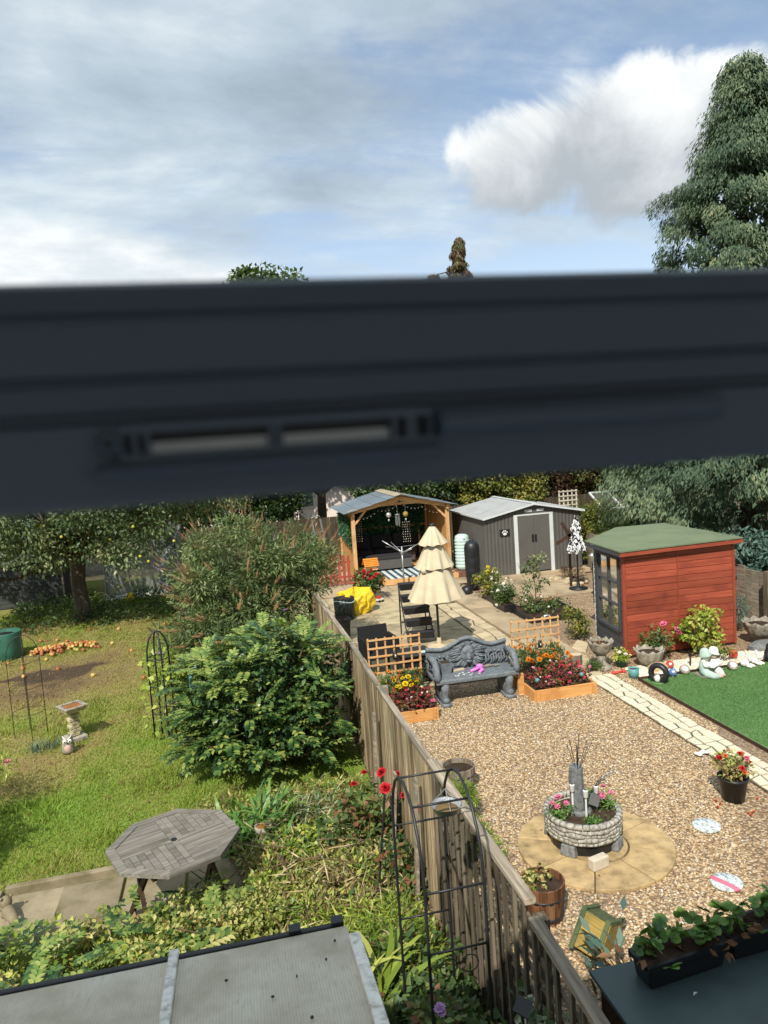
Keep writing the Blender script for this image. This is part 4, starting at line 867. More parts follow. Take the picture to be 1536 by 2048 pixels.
bk = MB().add(V, [(4*i+j, 4*i+4+j, 4*i+4+(j+1) % 4, 4*i+(j+1) % 4) for i in range(32) for j in range(4)]+[(3, 2, 1, 0), tuple(128+j for j in range(4))]).build('backrest', 'bench_grey', bn)
MB().tube([(x, .275, btop(x)+.01) for x in xs], .036, 8).build('top_roll', 'bench_grey', bk, True)
m = MB(); lz = .66
m.ell((0, .225, lz), (.13, .06, .14), 14, 8); m.ell((0, .165, lz-.035), (.05, .05, .065), 10, 6); m.ell((0, .125, lz-.05), (.026, .02, .018), 8, 5); m.ell((0, .16, lz-.10), (.055, .04, .03), 8, 5)
for s_ in (-1, 1): m.ell((s_*.055, .175, lz+.035), (.024, .02, .014), 8, 5); m.ell((s_*.055, .175, lz+.06), (.04, .02, .012), 8, 5); m.ell((s_*.12, .21, lz+.11), (.032, .02, .035), 8, 5)
for i in range(52):                                               # mane locks
    a = math.radians(-255+i*330/51+rng.normal(0, 5)); c_, s2 = math.cos(a), math.sin(a); k0 = rng.uniform(.09, .17); k1 = k0+rng.uniform(.07, .15); sw_ = rng.uniform(.02, .05)*(1 if c_ > 0 else -1); m.tube([(c_*k0, .225, lz+s2*k0), (c_*(k0+k1)/2+sw_*.5, .205+rng.uniform(0, .012), lz+s2*(k0+k1)/2-.012), (c_*k1*1.15+sw_, .228, lz+max(s2*k1*.82, -.2)-.03)], [.020, .018, .005], 6)
m.build('lion_head', 'bench_grey', bk, True)
for s_ in (-1, 1):
    m = MB()
    for i in range(9): x = s_*(.27+.045*i); z = .50+.02*math.sin(i*2); m.tube([(x, .232, z-.06), (x+s_*.05, .215, z+.02), (x+s_*.03, .222, z+.10), (x+s_*.09, .235, z+.14)], [.014, .02, .016, .005], 6)
    for i in range(5): m.ell((s_*(.33+.07*i), .225, .645+.02*math.sin(i)), (.03, .022, .022), 8, 5)
    m.build('scroll_relief', 'bench_grey', bk, True)
p = np.array((3.58, 10.98, .4375)); pt = thing('plant_pot', 'square grey pot left on the bench seat', 'pot', p+[-.43, .08, 0]); m = MB(); m.box((0, 0, .09), (.15, .15, .18), top=1.22); m.build('pot', 'bench_grey', pt); MB().box((0, 0, .1815), (.16, .16, .001)).build('soil', 'soil', pt)
tm = MB(); tm.tube([(0, 0, .05), (-.07, -.02, .035), (-.16, -.04, .02)], [.035, .028, .022], 8); tm.tube([(.01, -.02, .05), (.03, -.09, .03), (-.05, -.13, .02)], [.032, .026, .02], 8); tm.ell((.02, .03, .06), (.06, .05, .04), 10, 6)
tag(tm.build('pink_toy', 'pink_plastic', None, True, loc=p+[.10, -.02, 0]), 'bright pink plastic toy lying on the bench seat', 'toy')
ch = MB()
for i in range(16): a = rng.random()*6.28; c_ = np.array([.30+rng.uniform(-.13, .16), .08+rng.uniform(-.04, .05), .015+.02*rng.random()]); ch.tube([c_+[.02*math.cos(a+q), .02*math.sin(a+q), .008*math.sin(q*2)] for q in np.linspace(0, 5.6, 7)], .006, 5)
tag(ch.build('chain', 'stone_old', None, True, loc=p), 'tangle of chain lying at the right of the bench seat', 'chain')
tag(MB().box((0, 0, .012), (.20, .05, .022), .2).build('stick', 'stone_tan', None, loc=p+[-.20, .12, 0]), 'pale flat stick at the back of the bench seat', 'stick')
for i in range(14):
    q = p+[-.36+.5*rng.random(), -.20+.22*rng.random(), .0]; tag(MB().ell((0, 0, .003), (.02*rng.random()+.008, .012, .004), 7, 4).build('dried_flake', 'white_paint', None, loc=q), 'pale dried flake on the bench seat', 'debris', 'flakes on the bench')

# ------------------------------------------------------------------ black rattan chair and table behind the left trellis
rc = thing('rattan_chair', 'black rattan armchair behind the left trellis', 'chair', (2.42, 12.75, .034), .12)
MB().box((0, 0, .37), (.56, .54, .10)).build('seat', 'rattan_black', rc, bevel=.015); MB().beam((-.27, -.26, .3), (-.30, -.25, .64), .05, .06, (1, 0, 0)).build('arm_support', 'rattan_black', rc)
MB().beam((0, .25, .42), (0, .34, .80), .56, .05, (0, 1, 0)).build('backrest', 'rattan_black', rc, bevel=.01)
for s_ in (-1, 1): MB().box((s_*.285, 0, .50), (.05, .54, .32)).build('armrest', 'rattan_black', rc, bevel=.01)
for x in (-.25, .25):
    for y in (-.24, .24): MB().box((x, y, .16), (.04, .04, .32)).build('leg', 'black_plastic', rc)
rt_ = thing('garden_side_table', 'black rattan table with glass top beside the bench', 'table', (2.92, 12.15, .034), .05)
MB().box((0, 0, .25), (.50, .50, .44)).build('body', 'rattan_black', rt_); MB().box((0, 0, .482), (.56, .56, .02)).build('top', 'black_plastic', rt_); MB().box((.14, -.1, .496), (.20, .12, .006)).build('glass_edge', 'mint', rt_)
# tiered ladder planter
lp = thing('ladder_planter', 'black stepped ladder planter with five trough shelves', 'planter', (3.60, 14.55, .034), -.05)
for s_ in (-1, 1):
    MB().beam((s_*.27, -.42, 0), (s_*.27, .40, 1.10), .025, .035).build('side_rail', 'black_metal', lp); MB().beam((s_*.27, .40, 0), (s_*.27, .36, 1.08), .025, .03).build('rear_leg', 'black_metal', lp)
for i in range(5):
    k = .14+.20*i; y = -.42+.82*k; z = 1.10*k; m = MB(); m.box((0, y, z+.03), (.49, .17, .13), top=1.12); tr = m.build('trough', 'black_plastic', lp); MB().box((0, y, z+.097), (.56, .21, .016)).build('trough_rim', 'dark_fabric', tr)
MB().beam((-.25, .39, .3), (.25, .39, .3), .02, .03).build('cross_bar', 'black_metal', lp)
# parasols
def parasol_tier(zt, zb, rt, rb, n, ph, amp=.16, drape=.06):
    V = []; K = 6; M_ = n*6
    for i in range(K+1):
        k = i/K; r = rt+(rb-rt)*k**.9; z = zt+(zb-zt)*k
        for j in range(M_):
            a = 6.283*j/M_; f = math.cos(n*a+ph)*amp*k+.05*math.sin(2*a+ph)*k; V.append((r*(1+f)*math.cos(a), r*(1+f)*math.sin(a), z+(drape*math.cos(n*a+ph+.6)*k**3)))
    return V, [(i*M_+j, (i+1)*M_+j, (i+1)*M_+(j+1) % M_, i*M_+(j+1) % M_) for i in range(K) for j in range(M_)]
pa = thing('parasol', 'folded three tier cream parasol on a black pole', 'parasol', (3.87, 13.9, .034))
MB().tube([(0, 0, 0), (0, 0, 2.40)], .024, 10).build('pole', 'black_metal', pa, True)
MB().lathe([(.26, 0), (.26, .03), (.22, .05), (.05, .06), (.04, .18)], 20).build('base', 'stone_tan', pa, True)
MB().lathe([(.05, 2.40), (.075, 2.43), (.05, 2.46), (.01, 2.47)], 12).build('cap', 'black_plastic', pa, True)
for (zt, zb, r_t, r_b, nn_, ph) in ((2.42, 2.06, .05, .27, 8, .2), (2.13, 1.60, .13, .34, 8, 1.1), (1.68, .98, .22, .52, 8, .5)):
    V, f_ = parasol_tier(zt, zb, r_t, r_b, nn_+1, ph, .13, .018); MB().add(V, f_).build('canopy_tier', 'cream_cloth', pa, True)
MB().ell((.27, -.12, 1.60), (.08, .07, .07), 10, 6).build('gathered_cloth', 'cream_cloth', pa, True); MB().ell((-.25, -.16, 1.58), (.08, .07, .07), 10, 6).build('gathered_cloth', 'cream_cloth', pa, True)
zb_ = thing('zebra_parasol', 'folded black and white animal print parasol by the shed', 'parasol', (8.63, 17.35, .036))
MB().tube([(0, 0, 0), (0, 0, 1.85)], .022, 8).build('pole', 'black_metal', zb_, True); MB().lathe([(.24, 0), (.24, .03), (.05, .06), (.035, .2)], 18).build('base', 'black_plastic', zb_, True)
for zt, zb, r_t, r_b in ((1.90, 1.52, .02, .13), (1.58, .98, .07, .24)):
    V, f_ = parasol_tier(zt, zb, r_t, r_b, 8, .3, .2, .05); MB().add(V, f_).build('canopy_tier', 'zebra', zb_, True)
tw = thing('brown_cover', 'brown fabric cover on a frame behind the animal print parasol', 'ornament', (8.62, 17.75, .036)); MB().beam((0, 0, 0), (0, 0, 1.5), .05, .05, (1, 0, 0)).build('post', 'dark_side', tw)
for a in (.5, 2.1, 3.6, 5.2): MB().beam((0, -.04, 1.35), (.42*math.cos(a), -.04, 1.35+.42*math.sin(a)), .015, .09, (-math.sin(a), 0, math.cos(a))).build('cloth_panel', 'dark_side', tw)  # crossed arms stand in for a brown fabric cover on its frame
sl_ = thing('solar_lantern', 'slim black solar lantern post by the summerhouse door', 'lantern', (8.3, 15.9, 0)); MB().tube([(0, 0, 0), (0, 0, .95)], .018, 8).build('post', 'black_metal', sl_); MB().lathe([(.05, .95), (.075, 1.12), (.09, 1.14), (.02, 1.2)], 10).build('head', 'copper_lamp', sl_, True); MB().beam((-.2, 0, .75), (.2, 0, .75), .02, .02).build('cross_arm', 'black_metal', sl_)
# rotary clothes line
ro = thing('rotary_clothes_line', 'half folded steel rotary clothes line in front of the gazebo', 'clothes line', (4.64, 19.95, .034))
MB().tube([(0, 0, 0), (0, 0, 1.16)], .024, 10).build('pole', 'steel', ro, True); MB().lathe([(.035, .92), (.045, .96), (.045, 1.02), (.03, 1.05)], 12).build('hub', 'zinc', ro, True)
for a, l, e in ((math.pi-.1, .66, .62), (.10, .66, .38), (1.9, .62, .42), (-1.2, .5, .3)):
    MB().tube([(0, 0, .98), (l*math.cos(a)*math.cos(e), l*math.sin(a)*math.cos(e), .98+l*math.sin(e))], .014, 8).build('arm', 'steel', ro, True)
MB().tube([(-.45, .05, 1.18), (0, .1, 1.14), (.5, .05, 1.16)], .004, 4).build('line', 'zinc', ro)
# refuse bags and tubs by the fence
yb = thing('yellow_bag', 'large crumpled yellow plastic sack', 'sack', (2.82, 17.55, .034)); m = MB(); K, M_ = 18, 60; V = []
for i in range(K+1):
    k = i/K
    for j in range(M_):
        a = 6.283*j/M_; r = .36*(1+.10*math.sin(3*a+1)+.08*math.sin(7*a+5*k)+.05*math.sin(11*a-9*k)); r *= 1+.045*abs(math.sin(9*a+11*k))+.04*abs(math.sin(5*a-14*k+1)); r *= (.86+.25*math.sin(k*2.9)) if k < .9 else .55*(1-k)*10*.9+.05; V.append((r*math.cos(a)*1.05, r*.85*math.sin(a), .58*k*(1+.12*math.sin(2*a+.7))+.02*math.sin(9*a)))
m.add(V, [(i*M_+j, i*M_+(j+1) % M_, (i+1)*M_+(j+1) % M_, (i+1)*M_+j) for i in range(K) for j in range(M_)]+[tuple(K*M_+j for j in range(M_))]); m.build('sack_body', 'yellow_bag', yb)
db = thing('garden_bag', 'dark green garden waste bag filled with compost', 'bag', (2.48, 17.05, .034)); m = MB(); m.lathe([(.19, 0), (.24, .04), (.245, .3), (.25, .52), (.235, .52), (.23, .44)], 22, wav=.015, wn=5); m.build('bag', 'dark_green_bag', db, True); MB().lathe([(.228, .43), (.15, .50), (.02, .53)], 16, wav=.08).build('compost', 'soil', db, True)
MB().tube([(.25*math.cos(a), .25*math.sin(a), .45+.03*math.sin(a*2)) for a in np.linspace(-2.9, .3, 12)], .012, 6).build('strap', 'mint', db, True)
sq = thing('square_tub', 'square black planter standing against the fence', 'planter', (2.14, 15.25, .034), .1); m = MB(); m.box((0, 0, .22), (.26, .26, .44), top=1.15); m.build('tub', 'black_plastic', sq)
for s_ in (-1, 1): MB().box((s_*.155, 0, .452), (.05, .36, .03)).build('rim', 'dark_fabric', sq); MB().box((0, s_*.155, .452), (.258, .05, .03)).build('rim', 'dark_fabric', sq)
MB().box((0, 0, .445), (.25, .25, .008)).build('soil', 'soil', sq)
# red picket gate, bird table, geraniums
pg = thing('picket_fence', 'low red painted picket fence beside the gazebo', 'fence', (2.90, 21.15, .03))
pm = MB().add([(-.04, -.01, 0), (.04, -.01, 0), (.04, .01, 0), (-.04, .01, 0), (-.04, -.01, .86), (.04, -.01, .86), (.04, .01, .86), (-.04, .01, .86), (0, -.01, .92), (0, .01, .92)], [(3, 2, 1, 0), (0, 1, 5, 8, 4), (2, 3, 7, 9, 6), (1, 2, 6, 9, 8, 5), (3, 0, 4, 8, 9, 7)]).mesh('picket', 'picket_red')
for i in range(7): obj('picket', pm, pg, (-.42+.135*i, 0, .03), None, (1, 1, rng.uniform(.92, 1.04)))
for z in (.25, .68): MB().box((0, .022, z), (.92, .022, .06)).build('rail', 'picket_red', pg)
bt = thing('bird_table', 'small orange roofed wooden bird table by the gazebo post', 'bird table', (3.83, 20.55, .03))
MB().box((0, 0, .25), (.06, .06, .5)).build('post', 'dark_side', bt); MB().box((0, 0, .02), (.34, .30, .04)).build('foot', 'dark_side', bt)
for s_ in (-1, 1):
    for i in range(5): MB().box((0, s_*(.03+.042*i), .80-.042*i), (.42, .045, .014), M=Matrix.Rotation(-s_*.72, 3, 'X')).build('roof_slat', 'orange', bt)
MB().box((0, 0, .52), (.36, .34, .03)).build('tray', 'new_wood', bt)
for x in (-.15, .15): MB().box((x, 0, .64), (.03, .03, .22)).build('upright', 'new_wood_z', bt)
def potted(name, label, loc, r, h, potmat, kinds, rx, hh, k, per, L, W, leafmat, cat='potted plant', rim=True, soil=True, seg=22):
    t = thing(name, label, cat, loc); MB().lathe([(r*.72, 0), (r*.97, h*.90), (r*1.06, h*.90), (r*1.06, h), (r*.95, h), (r*.93, h*.86)], seg).build('pot', potmat, t, True)
    MB().lathe([(r*.93, h*.87), (.01, h*.9)], seg).build('soil', 'soil', t)
    C = shell_pts(k, rx, rx, hh/2, .3)+np.array([0, 0, h+hh*.42]); foliage(t, C, hh*.28, per, L, W, leafmat); stems(t, (0, 0, h*.86), C[:7], .006)
    for kd, nn_, rr in kinds: P = shell_pts(nn_, rx*1.05, rx*1.05, hh*.62, .85, -.1)+np.array([0, 0, h+hh*.45]); blooms(t, P, kd, rr)
    return t
potted('geranium_tub', 'tub of red geraniums in front of the picket fence', (3.42, 18.95, .034), .22, .26, 'brown_barrel', (('red', 34, .06),), .38, .5, 40, 40, .08, .06, 'hedge')
tt = thing('toy_truck', 'small red and white toy by the geranium tub', 'toy', (3.62, 18.45, .034), .4); MB().box((0, 0, .07), (.17, .10, .05)).build('body', 'white_paint', tt); MB().box((-.03, 0, .13), (.10, .09, .07), top=.8).build('cab', 'red_plastic', tt)
for x in (-.05, .05):
    for y in (-.055, .055): MB().tube([(x, y-.01, .035), (x, y+.01, .035)], .032, 10).build('wheel', 'black_plastic', tt)
potted('red_flower_pot', 'small pot of red flowers between gazebo and parasol', (6.0, 20.4, .03), .14, .2, 'brown_barrel', (('red', 10, .05),), .2, .3, 14, 30, .06, .045, 'hedge')
# water butts
wb = thing('mint_water_butt', 'ribbed mint green water butt beside the shed', 'water butt', (6.66, 20.75, 0))
m = MB()
for r_ in range(4):
    for c_ in range(4): MB().box((-.24+.16*c_+(.03 if r_ % 2 else 0), -.24, .025+.055*r_), (.15, .09, .048)).build('brick', 'roof_tile', wb)
MB().box((0, .06, .105), (.56, .5, .20)).build('stand', 'roof_tile', wb)
pr = [(.20, .22)]
for i in range(9): z = .28+.095*i; pr += [(.205, z), (.225, z+.03), (.225, z+.055), (.205, z+.085)]
pr += [(.21, 1.16), (.19, 1.22), (.12, 1.26), (.02, 1.27)]; MB().lathe(pr, 28).build('barrel', 'mint', wb, True); MB().ell((.0, -.21, 1.13), .022, 8, 5).build('overflow', 'black_plastic', wb)
w2 = thing('black_water_butt', 'tall black water butt with rounded lid', 'water butt', (6.28, 18.75, .04)); MB().lathe([(.17, 0), (.185, .30), (.19, .32), (.20, .34), (.205, .55), (.20, .57), (.205, .6), (.205, .82), (.20, .84), (.205, .87), (.205, 1.1), (.19, 1.2), (.14, 1.27), (.04, 1.30), (.02, 1.31)], 26).build('barrel', 'black_plastic', w2, True); MB().lathe([(.05, 1.29), (.05, 1.33), (.01, 1.34)], 12).build('lid_knob', 'black_plastic', w2, True)
for a in (0, 1.57, 3.14, 4.71): MB().box((.13*math.cos(a), .13*math.sin(a), .15), (.05, .05, .29)).build('stand_leg', 'black_plastic', w2)
wc_ = thing('watering_can', 'round black watering can at the foot of the water butt', 'watering can', (5.92, 18.25, .04)); MB().lathe([(.14, 0), (.15, .05), (.13, .16), (.07, .2), (.06, .2), (.05, .17)], 18).build('body', 'black_plastic', wc_, True); MB().tube([(.12, 0, .06), (.24, 0, .18), (.3, 0, .24)], .018, 6).build('spout', 'black_plastic', wc_, True); MB().tube([(-.12, 0, .1), (-.2, 0, .2), (-.1, 0, .28), (.02, 0, .22)], .014, 6).build('handle', 'black_plastic', wc_, True)
# planting beside the shed path
for i, (x, y, lab) in enumerate(((6.22, 17.2, 'black trough of tall yellow flowers nearest the water butt'), (6.16, 16.25, 'black trough of white and yellow flowers beside the concrete path'))):
    t = thing('flower_trough', lab, 'planter', (x, y, .0)); m = MB(); m.box((0, 0, .10), (.26, .72, .20), top=1.12); m.build('trough', 'black_plastic', t); MB().box((0, 0, .196), (.25, .70, .02)).build('soil', 'soil', t)
    C = np.stack([rng.normal(0, .13, 46), rng.uniform(-.36, .36, 46), rng.uniform(.25, .72-.15*i, 46)], 1); foliage(t, C, .13, 42, .07, .03, 'hedge_yellow' if i == 0 else 'hedge'); stems(t, (0, 0, .2), C[:8], .005); blooms(t, C[:20]+rng.normal(0, .08, (20, 3))+[0, 0, .1], 'yellow' if i == 0 else 'white', .045); blooms(t, C[20:32]+[0, -.05, .08], 'white', .045)
nb = thing('soil_bed', 'dark soil bed with black edging around the young tree', 'flower bed', (6.85, 15.55, 0)); MB().prism([(-.62, -.75), (.55, -.75), (.62, .62), (-.62, .68)], .003, .07).build('soil', 'soil', nb)
for a, b in (((-.62, -.75), (-.62, .68)), ((-.62, -.75), (.55, -.75)), ((.55, -.75), (.62, .62))): MB().beam((*a, .06), (*b, .06), .03, .12).build('edging', 'black_plastic', nb)
C = np.stack([rng.uniform(-.5, .45, 34), rng.uniform(-.55, .5, 34), rng.uniform(.08, .24, 34)], 1); t = thing('low_bedding', 'low green bedding plants with red and white flowers around the young tree', 'plants', (6.85, 15.55, .05)); foliage(t, C, .10, 30, .06, .03, 'hedge'); blooms(t, C[:9]+[0, 0, .1], 'coral', .03); blooms(t, C[9:18]+[0, 0, .1], 'white', .03)
t = thing('sapling', 'slender young fruit tree in the soil bed', 'tree', (6.62, 15.45, .06)); MB().tube([(0, 0, 0), (.01, 0, .5), (-.02, .02, 1.0), (.0, 0, 1.34)], [.014, .012, .009, .004], 6).build('trunk', 'stem', t, True)
C = np.stack([rng.normal(0, .13, 26), rng.normal(0, .13, 26), rng.uniform(.42, 1.36, 26)], 1); foliage(t, C, .10, 16, .085, .045, 'apple_leaf', 'crown', droop=.5)
MB().tube([(.1, .1, 0), (-.1, .2, .6), (-.28, .25, 1.1)], .005, 5).build('cane', 'dry_straw', t)
tag(MB().box((0, 0, .03), (.14, .10, .06)).build('blue_tray', 'blue_plastic', None, loc=(6.75, 15.7, .07)), 'small blue tray lying on the soil bed', 'tray')
m = MB(); m.tube([(-.05, 0, 0), (-.05, 0, .12), (.05, 0, .12), (.05, 0, .02)], .03, 8); tag(m.build('pipe_joint', 'zinc', None, True, loc=(6.55, 14.72, .04)), 'grey pipe joint behind the right trellis', 'pipe')
for i in range(16):
    p = G(1100+80*rng.random(), 1160+14*rng.random()); tag(MB().ell((0, 0, .03), (.09*rng.uniform(.6, 1.2), .06, .05), 8, 5).build('loose_stone', 'stone_tan', None, loc=(p[0], p[1], .03)), 'tan rock in the small heap by the shed door', 'rock', 'rocks by the shed door')
shrub('heather_clump', 'dark low heather clump at the shed corner', (9.25, 18.9, 0), .4, .3, .3, 20, 40, .06, .012, 'bronze_leaf')

# ------------------------------------------------------------------ along the summerhouse: urns and ornaments
def bowl(name, label, loc, r, h, ped=None, sq=1.0):
    t = thing(name, label, 'planter', loc); z = 0
    if ped: MB().lathe([(.17, 0), (.17, .05), (.11, .09), (.07, ped*.6), (.09, ped-.02), (.09, ped)], 20).build('pedestal', 'stone_old', t, True); z = ped
    n = 40; V = []; prof = [(.36, 0, 0), (.60, .12, .02), (.82, .42, .05), (.94, .8, .04), (1.04, 1, .05), (.98, 1.02, .05), (.84, .92, .0), (.78, .78, 0), (.05, .74, 0)]
    for i, (q, zz2, wv2) in enumerate(prof):
        for j in range(n): a = 6.283*j/n; s_ = r*q*(1+wv2*math.cos(10*a)); V.append((s_*math.cos(a), sq*s_*math.sin(a), z+h*zz2+(.025*math.cos(10*a) if i in (4, 5) else 0)))
    k = len(prof); MB().add(V, [(i*n+j, i*n+(j+1) % n, (i+1)*n+(j+1) % n, (i+1)*n+j) for i in range(k-1) for j in range(n)]+[tuple(range(n-1, -1, -1))]).build('bowl', 'stone_old', t, True)
    MB().lathe([(r*.86, z+h*.80), (.01, z+h*.83)], 20, sq=sq).build('soil', 'soil', t); return t
u = bowl('urn', 'carved stone urn on a pedestal beside the summerhouse', (6.06, 11.45, 0), .21, .24, .26)
n = 60; P = np.stack([rng.normal(0, .09, n), rng.normal(0, .09, n), np.full(n, .45)], 1); obj('dry_leaves', leafmesh('dry', P, rv(n)+[0, 0, .6], rv(n), .09, .02, 'dead_leaf'), u)
bowl('stone_bowl', 'scalloped stone bowl planter in front of the red wall', (6.83, 11.20, .05), .245, .27)
tag(MB().ell((0, 0, .0), (.19, .14, .10), 9, 5).build('flat_rock', 'stone_tan', None, loc=(6.86, 10.99, .05)), 'tan rock below the scalloped stone bowl', 'rock')
rb = bowl('stone_trough', 'mossy stone planter at the right edge of the lawn', (9.35, 11.6, .12), .30, .30)
tag(MB().ell((0, 0, .06), (.34, .2, .12), 9, 5).build('grey_rock', 'rock_slate', None, loc=(9.15, 11.25, 0)), 'dark grey boulder under the mossy stone planter', 'rock')
lg = thing('log_stump', 'short sawn log standing beside the stone urn', 'log', (5.74, 11.75, 0)); MB().lathe([(.115, 0), (.105, .1), (.11, .22)], 14, wav=.05, wn=5).build('bark', 'log_end', lg); MB().lathe([(.10, .221), (.01, .224)], 14).build('cut_face', 'stone_tan', lg)
fr_ = thing('flat_stones', 'flat grey rock slab behind the log stump', 'rock', (5.72, 12.2, 0)); m = MB(); m.prism([(-.2, -.15), (.2, -.2), (.28, .12), (.0, .22), (-.22, .1)], 0, .07); m.build('rock', 'stone_old', fr_)
potted('white_flower_pot', 'small green pot with white flower by the summerhouse corner', (6.42, 11.42, 0), .10, .12, 'green_bag', (('white', 3, .045),), .12, .2, 12, 30, .06, .03, 'lime')
shrub('sedum_clump', 'small green clump growing beside the flat flags', G(1190, 1345), .13, .13, .18, 14, 30, .06, .012, 'hedge')
tp = thing('teal_pot', 'teal bucket pot at the lawn corner', 'pot', G(1268, 1356)+[0, 0, .0]); MB().lathe([(.07, 0), (.09, .17), (.08, .17), (.078, .14)], 16).build('pot', 'teal_plastic', tp, True); MB().lathe([(.078, .145), (.01, .16)], 14).build('soil', 'soil', tp)
ty = thing('tyre_ornament', 'small black tyre ornament with a white duck', 'ornament', (6.50, 10.40, .02), -.95)
V = []; n, k = 26, 10
for i in range(n):
    a = 6.283*i/n
    for j in range(k): b = 6.283*j/k; r = .125+.045*math.cos(b); V.append((r*math.cos(a), .055*math.sin(b), .165+r*math.sin(a)))
MB().add(V, [(i*k+j, ((i+1) % n)*k+j, ((i+1) % n)*k+(j+1) % k, i*k+(j+1) % k) for i in range(n) for j in range(k)]).build('tyre', 'black_plastic', ty, True)
m = MB(); m.ell((0, -.07, .10), (.05, .04, .07), 10, 7); m.ell((.0, -.075, .19), .032, 9, 6); m.build('duck', 'white_paint', ty, True); m = MB(); m.tube([(0, -.10, .19), (.0, -.135, .183)], [.014, .008], 6); m.ell((0, -.075, .222), (.028, .028, .012), 8, 5); m.build('duck_beak', 'orange', ty, True); MB().ell((0, -.05, .015), (.10, .07, .015), 10, 5).build('grass_base', 'turf', ty)
for i, (x, y, mt, lab) in enumerate(((1346, 1356, 'blue_plastic', 'blue and white ball ornament on the lawn edge'), (1340, 1340, 'red_plastic', 'red pinwheel ornament behind the tyre'))):
    g = thing('lawn_ball', lab, 'ornament', G(x, y)+[0, 0, .02]); MB().ell((0, 0, .075), .065, 12, 8).build('ball', mt, g, True); MB().lathe([(.06, 0), (.045, .03)], 10).build('foot', 'black_plastic', g); MB().ell((-.02, -.05, .10), (.03, .02, .025), 8, 5).build('patch', 'white_paint', g, True)
for i, (x, y, lab) in enumerate(((1370, 1350, 'round solar lamp beside the twins statue, left'), (1466, 1342, 'round solar lamp right of the twins statue'))):
    p = G(x, y); g = thing('solar_lamp', lab, 'lamp', (p[0], p[1], .02)); M_ = Matrix.Rotation(.75, 3, 'X'); m = MB(); m.lathe([(.075, -.05), (.085, .0), (.08, .02), (.06, .022)], 18); m.v = [tuple(M_ @ Vector(q)+Vector((0, 0, .075))) for q in m.v]; m.build('housing', 'stone_old', g, True); m = MB(); m.lathe([(.058, .022), (.05, .03), (.01, .036)], 18); m.v = [tuple(M_ @ Vector(q)+Vector((0, 0, .075))) for q in m.v]; m.build('lens', 'white_paint', g, True)
# the two children reading: a mint and white garden statue
st = thing('children_statue', 'painted garden statue of two children with hats sharing a book', 'statue', (7.42, 10.42, .02), .1); st['label'] = 'mint and white garden statue of two hatted figures reading'
m = MB(); m.ell((-.10, 0, .16), (.075, .08, .15), 12, 8); m.tube([(-.12, -.02, .10), (-.11, -.10, .06), (-.06, -.19, .045), (.0, -.22, .04)], [.075, .07, .055, .045], 9); m.build('left_figure', 'mint_wash', st, True)
m = MB(); m.ell((.09, 0, .17), (.08, .08, .14), 12, 8); m.tube([(.10, -.02, .10), (.13, -.09, .06), (.10, -.17, .05)], [.075, .065, .05], 9); m.build('right_figure', 'white_wash', st, True)
for s_, x in ((-1, -.085), (1, .075)):
    MB().ell((x, -.03, .335), (.062, .06, .065), 12, 8).build('head', 'skin_stone' if s_ > 0 else 'white_wash', st, True)
    m = MB(); m.lathe([(.10, -.015), (.105, 0), (.075, .03), (.07, .07), (.045, .10), (.01, .108)], 16); M_ = Matrix.Rotation(.25*s_, 3, 'Y'); m.v = [tuple(M_ @ Vector(q)+Vector((x, -.02, .365))) for q in m.v]; m.build('sun_hat', 'mint_wash' if s_ < 0 else 'white_paint', st, True)
m = MB(); m.add([(-.16, -.12, .20), (-.02, -.15, .17), (.14, -.12, .21), (.16, -.04, .26), (0, -.07, .23), (-.15, -.04, .26)], [(0, 1, 4, 5), (1, 2, 3, 4)]); o = m.build('book', 'white_paint', st); o.modifiers.new('thick', 'SOLIDIFY').thickness = .02
m = MB(); m.tube([(-.02, -.19, .04), (.07, -.23, .035)], [.035, .028], 8); m.tube([(.06, -.17, .045), (.14, -.2, .035)], [.035, .025], 8); m.build('feet', 'skin_stone', st, True)
for s_, x in ((-1, -.13), (1, .14)): MB().tube([(x, -.02, .27), (x*1.15, -.09, .20), (x*.7, -.13, .21)], [.03, .027, .022], 8).build('arm', 'white_wash', st, True)
MB().box((0, .02, .01), (.36, .30, .02)).build('base', 'stone_old', st)
# reclining white animals with a red ball
ra = thing('rabbit_statue', 'pair of white reclining rabbit ornaments on the lawn edge', 'ornament', (8.32, 10.58, .02), .25)
for dx, nm in ((-.13, 'left_rabbit'), (.10, 'right_rabbit')):
    m = MB(); m.ell((dx, 0, .06), (.09, .06, .055), 10, 6); m.ell((dx+.06, -.05, .13), (.045, .042, .045), 10, 6); m.tube([(dx+.04, -.03, .16), (dx-.0, .02, .20), (dx-.06, .04, .19)], [.014, .02, .01], 6); m.tube([(dx+.07, -.03, .16), (dx+.08, .03, .21), (dx+.06, .06, .17)], [.014, .02, .01], 6); m.tube([(dx+.05, -.05, .04), (dx+.08, -.13, .02)], [.03, .02], 7); m.tube([(dx-.03, -.05, .04), (dx+.01, -.13, .02)], [.03, .02], 7); m.build(nm, 'white_wash', ra, True)
bl = thing('red_ball', 'speckled red glass ball behind the rabbit ornaments', 'ornament', (8.28, 10.95, .02)); MB().ell((0, 0, .10), .075, 14, 9).build('ball', 'red_plastic', bl, True); MB().lathe([(.06, 0), (.04, .035)], 12).build('stand', 'stone_old', bl)
pn = thing('penguin_ornament', 'black and white upright ornament at the right picture edge', 'ornament', (8.72, 10.62, .02)); MB().lathe([(.06, 0), (.085, .06), (.08, .16), (.05, .22), (.055, .27), (.03, .31), (.005, .32)], 14).build('body', 'black_plastic', pn, True); MB().ell((-.02, -.055, .12), (.045, .035, .08), 10, 7).build('belly', 'white_paint', pn, True)
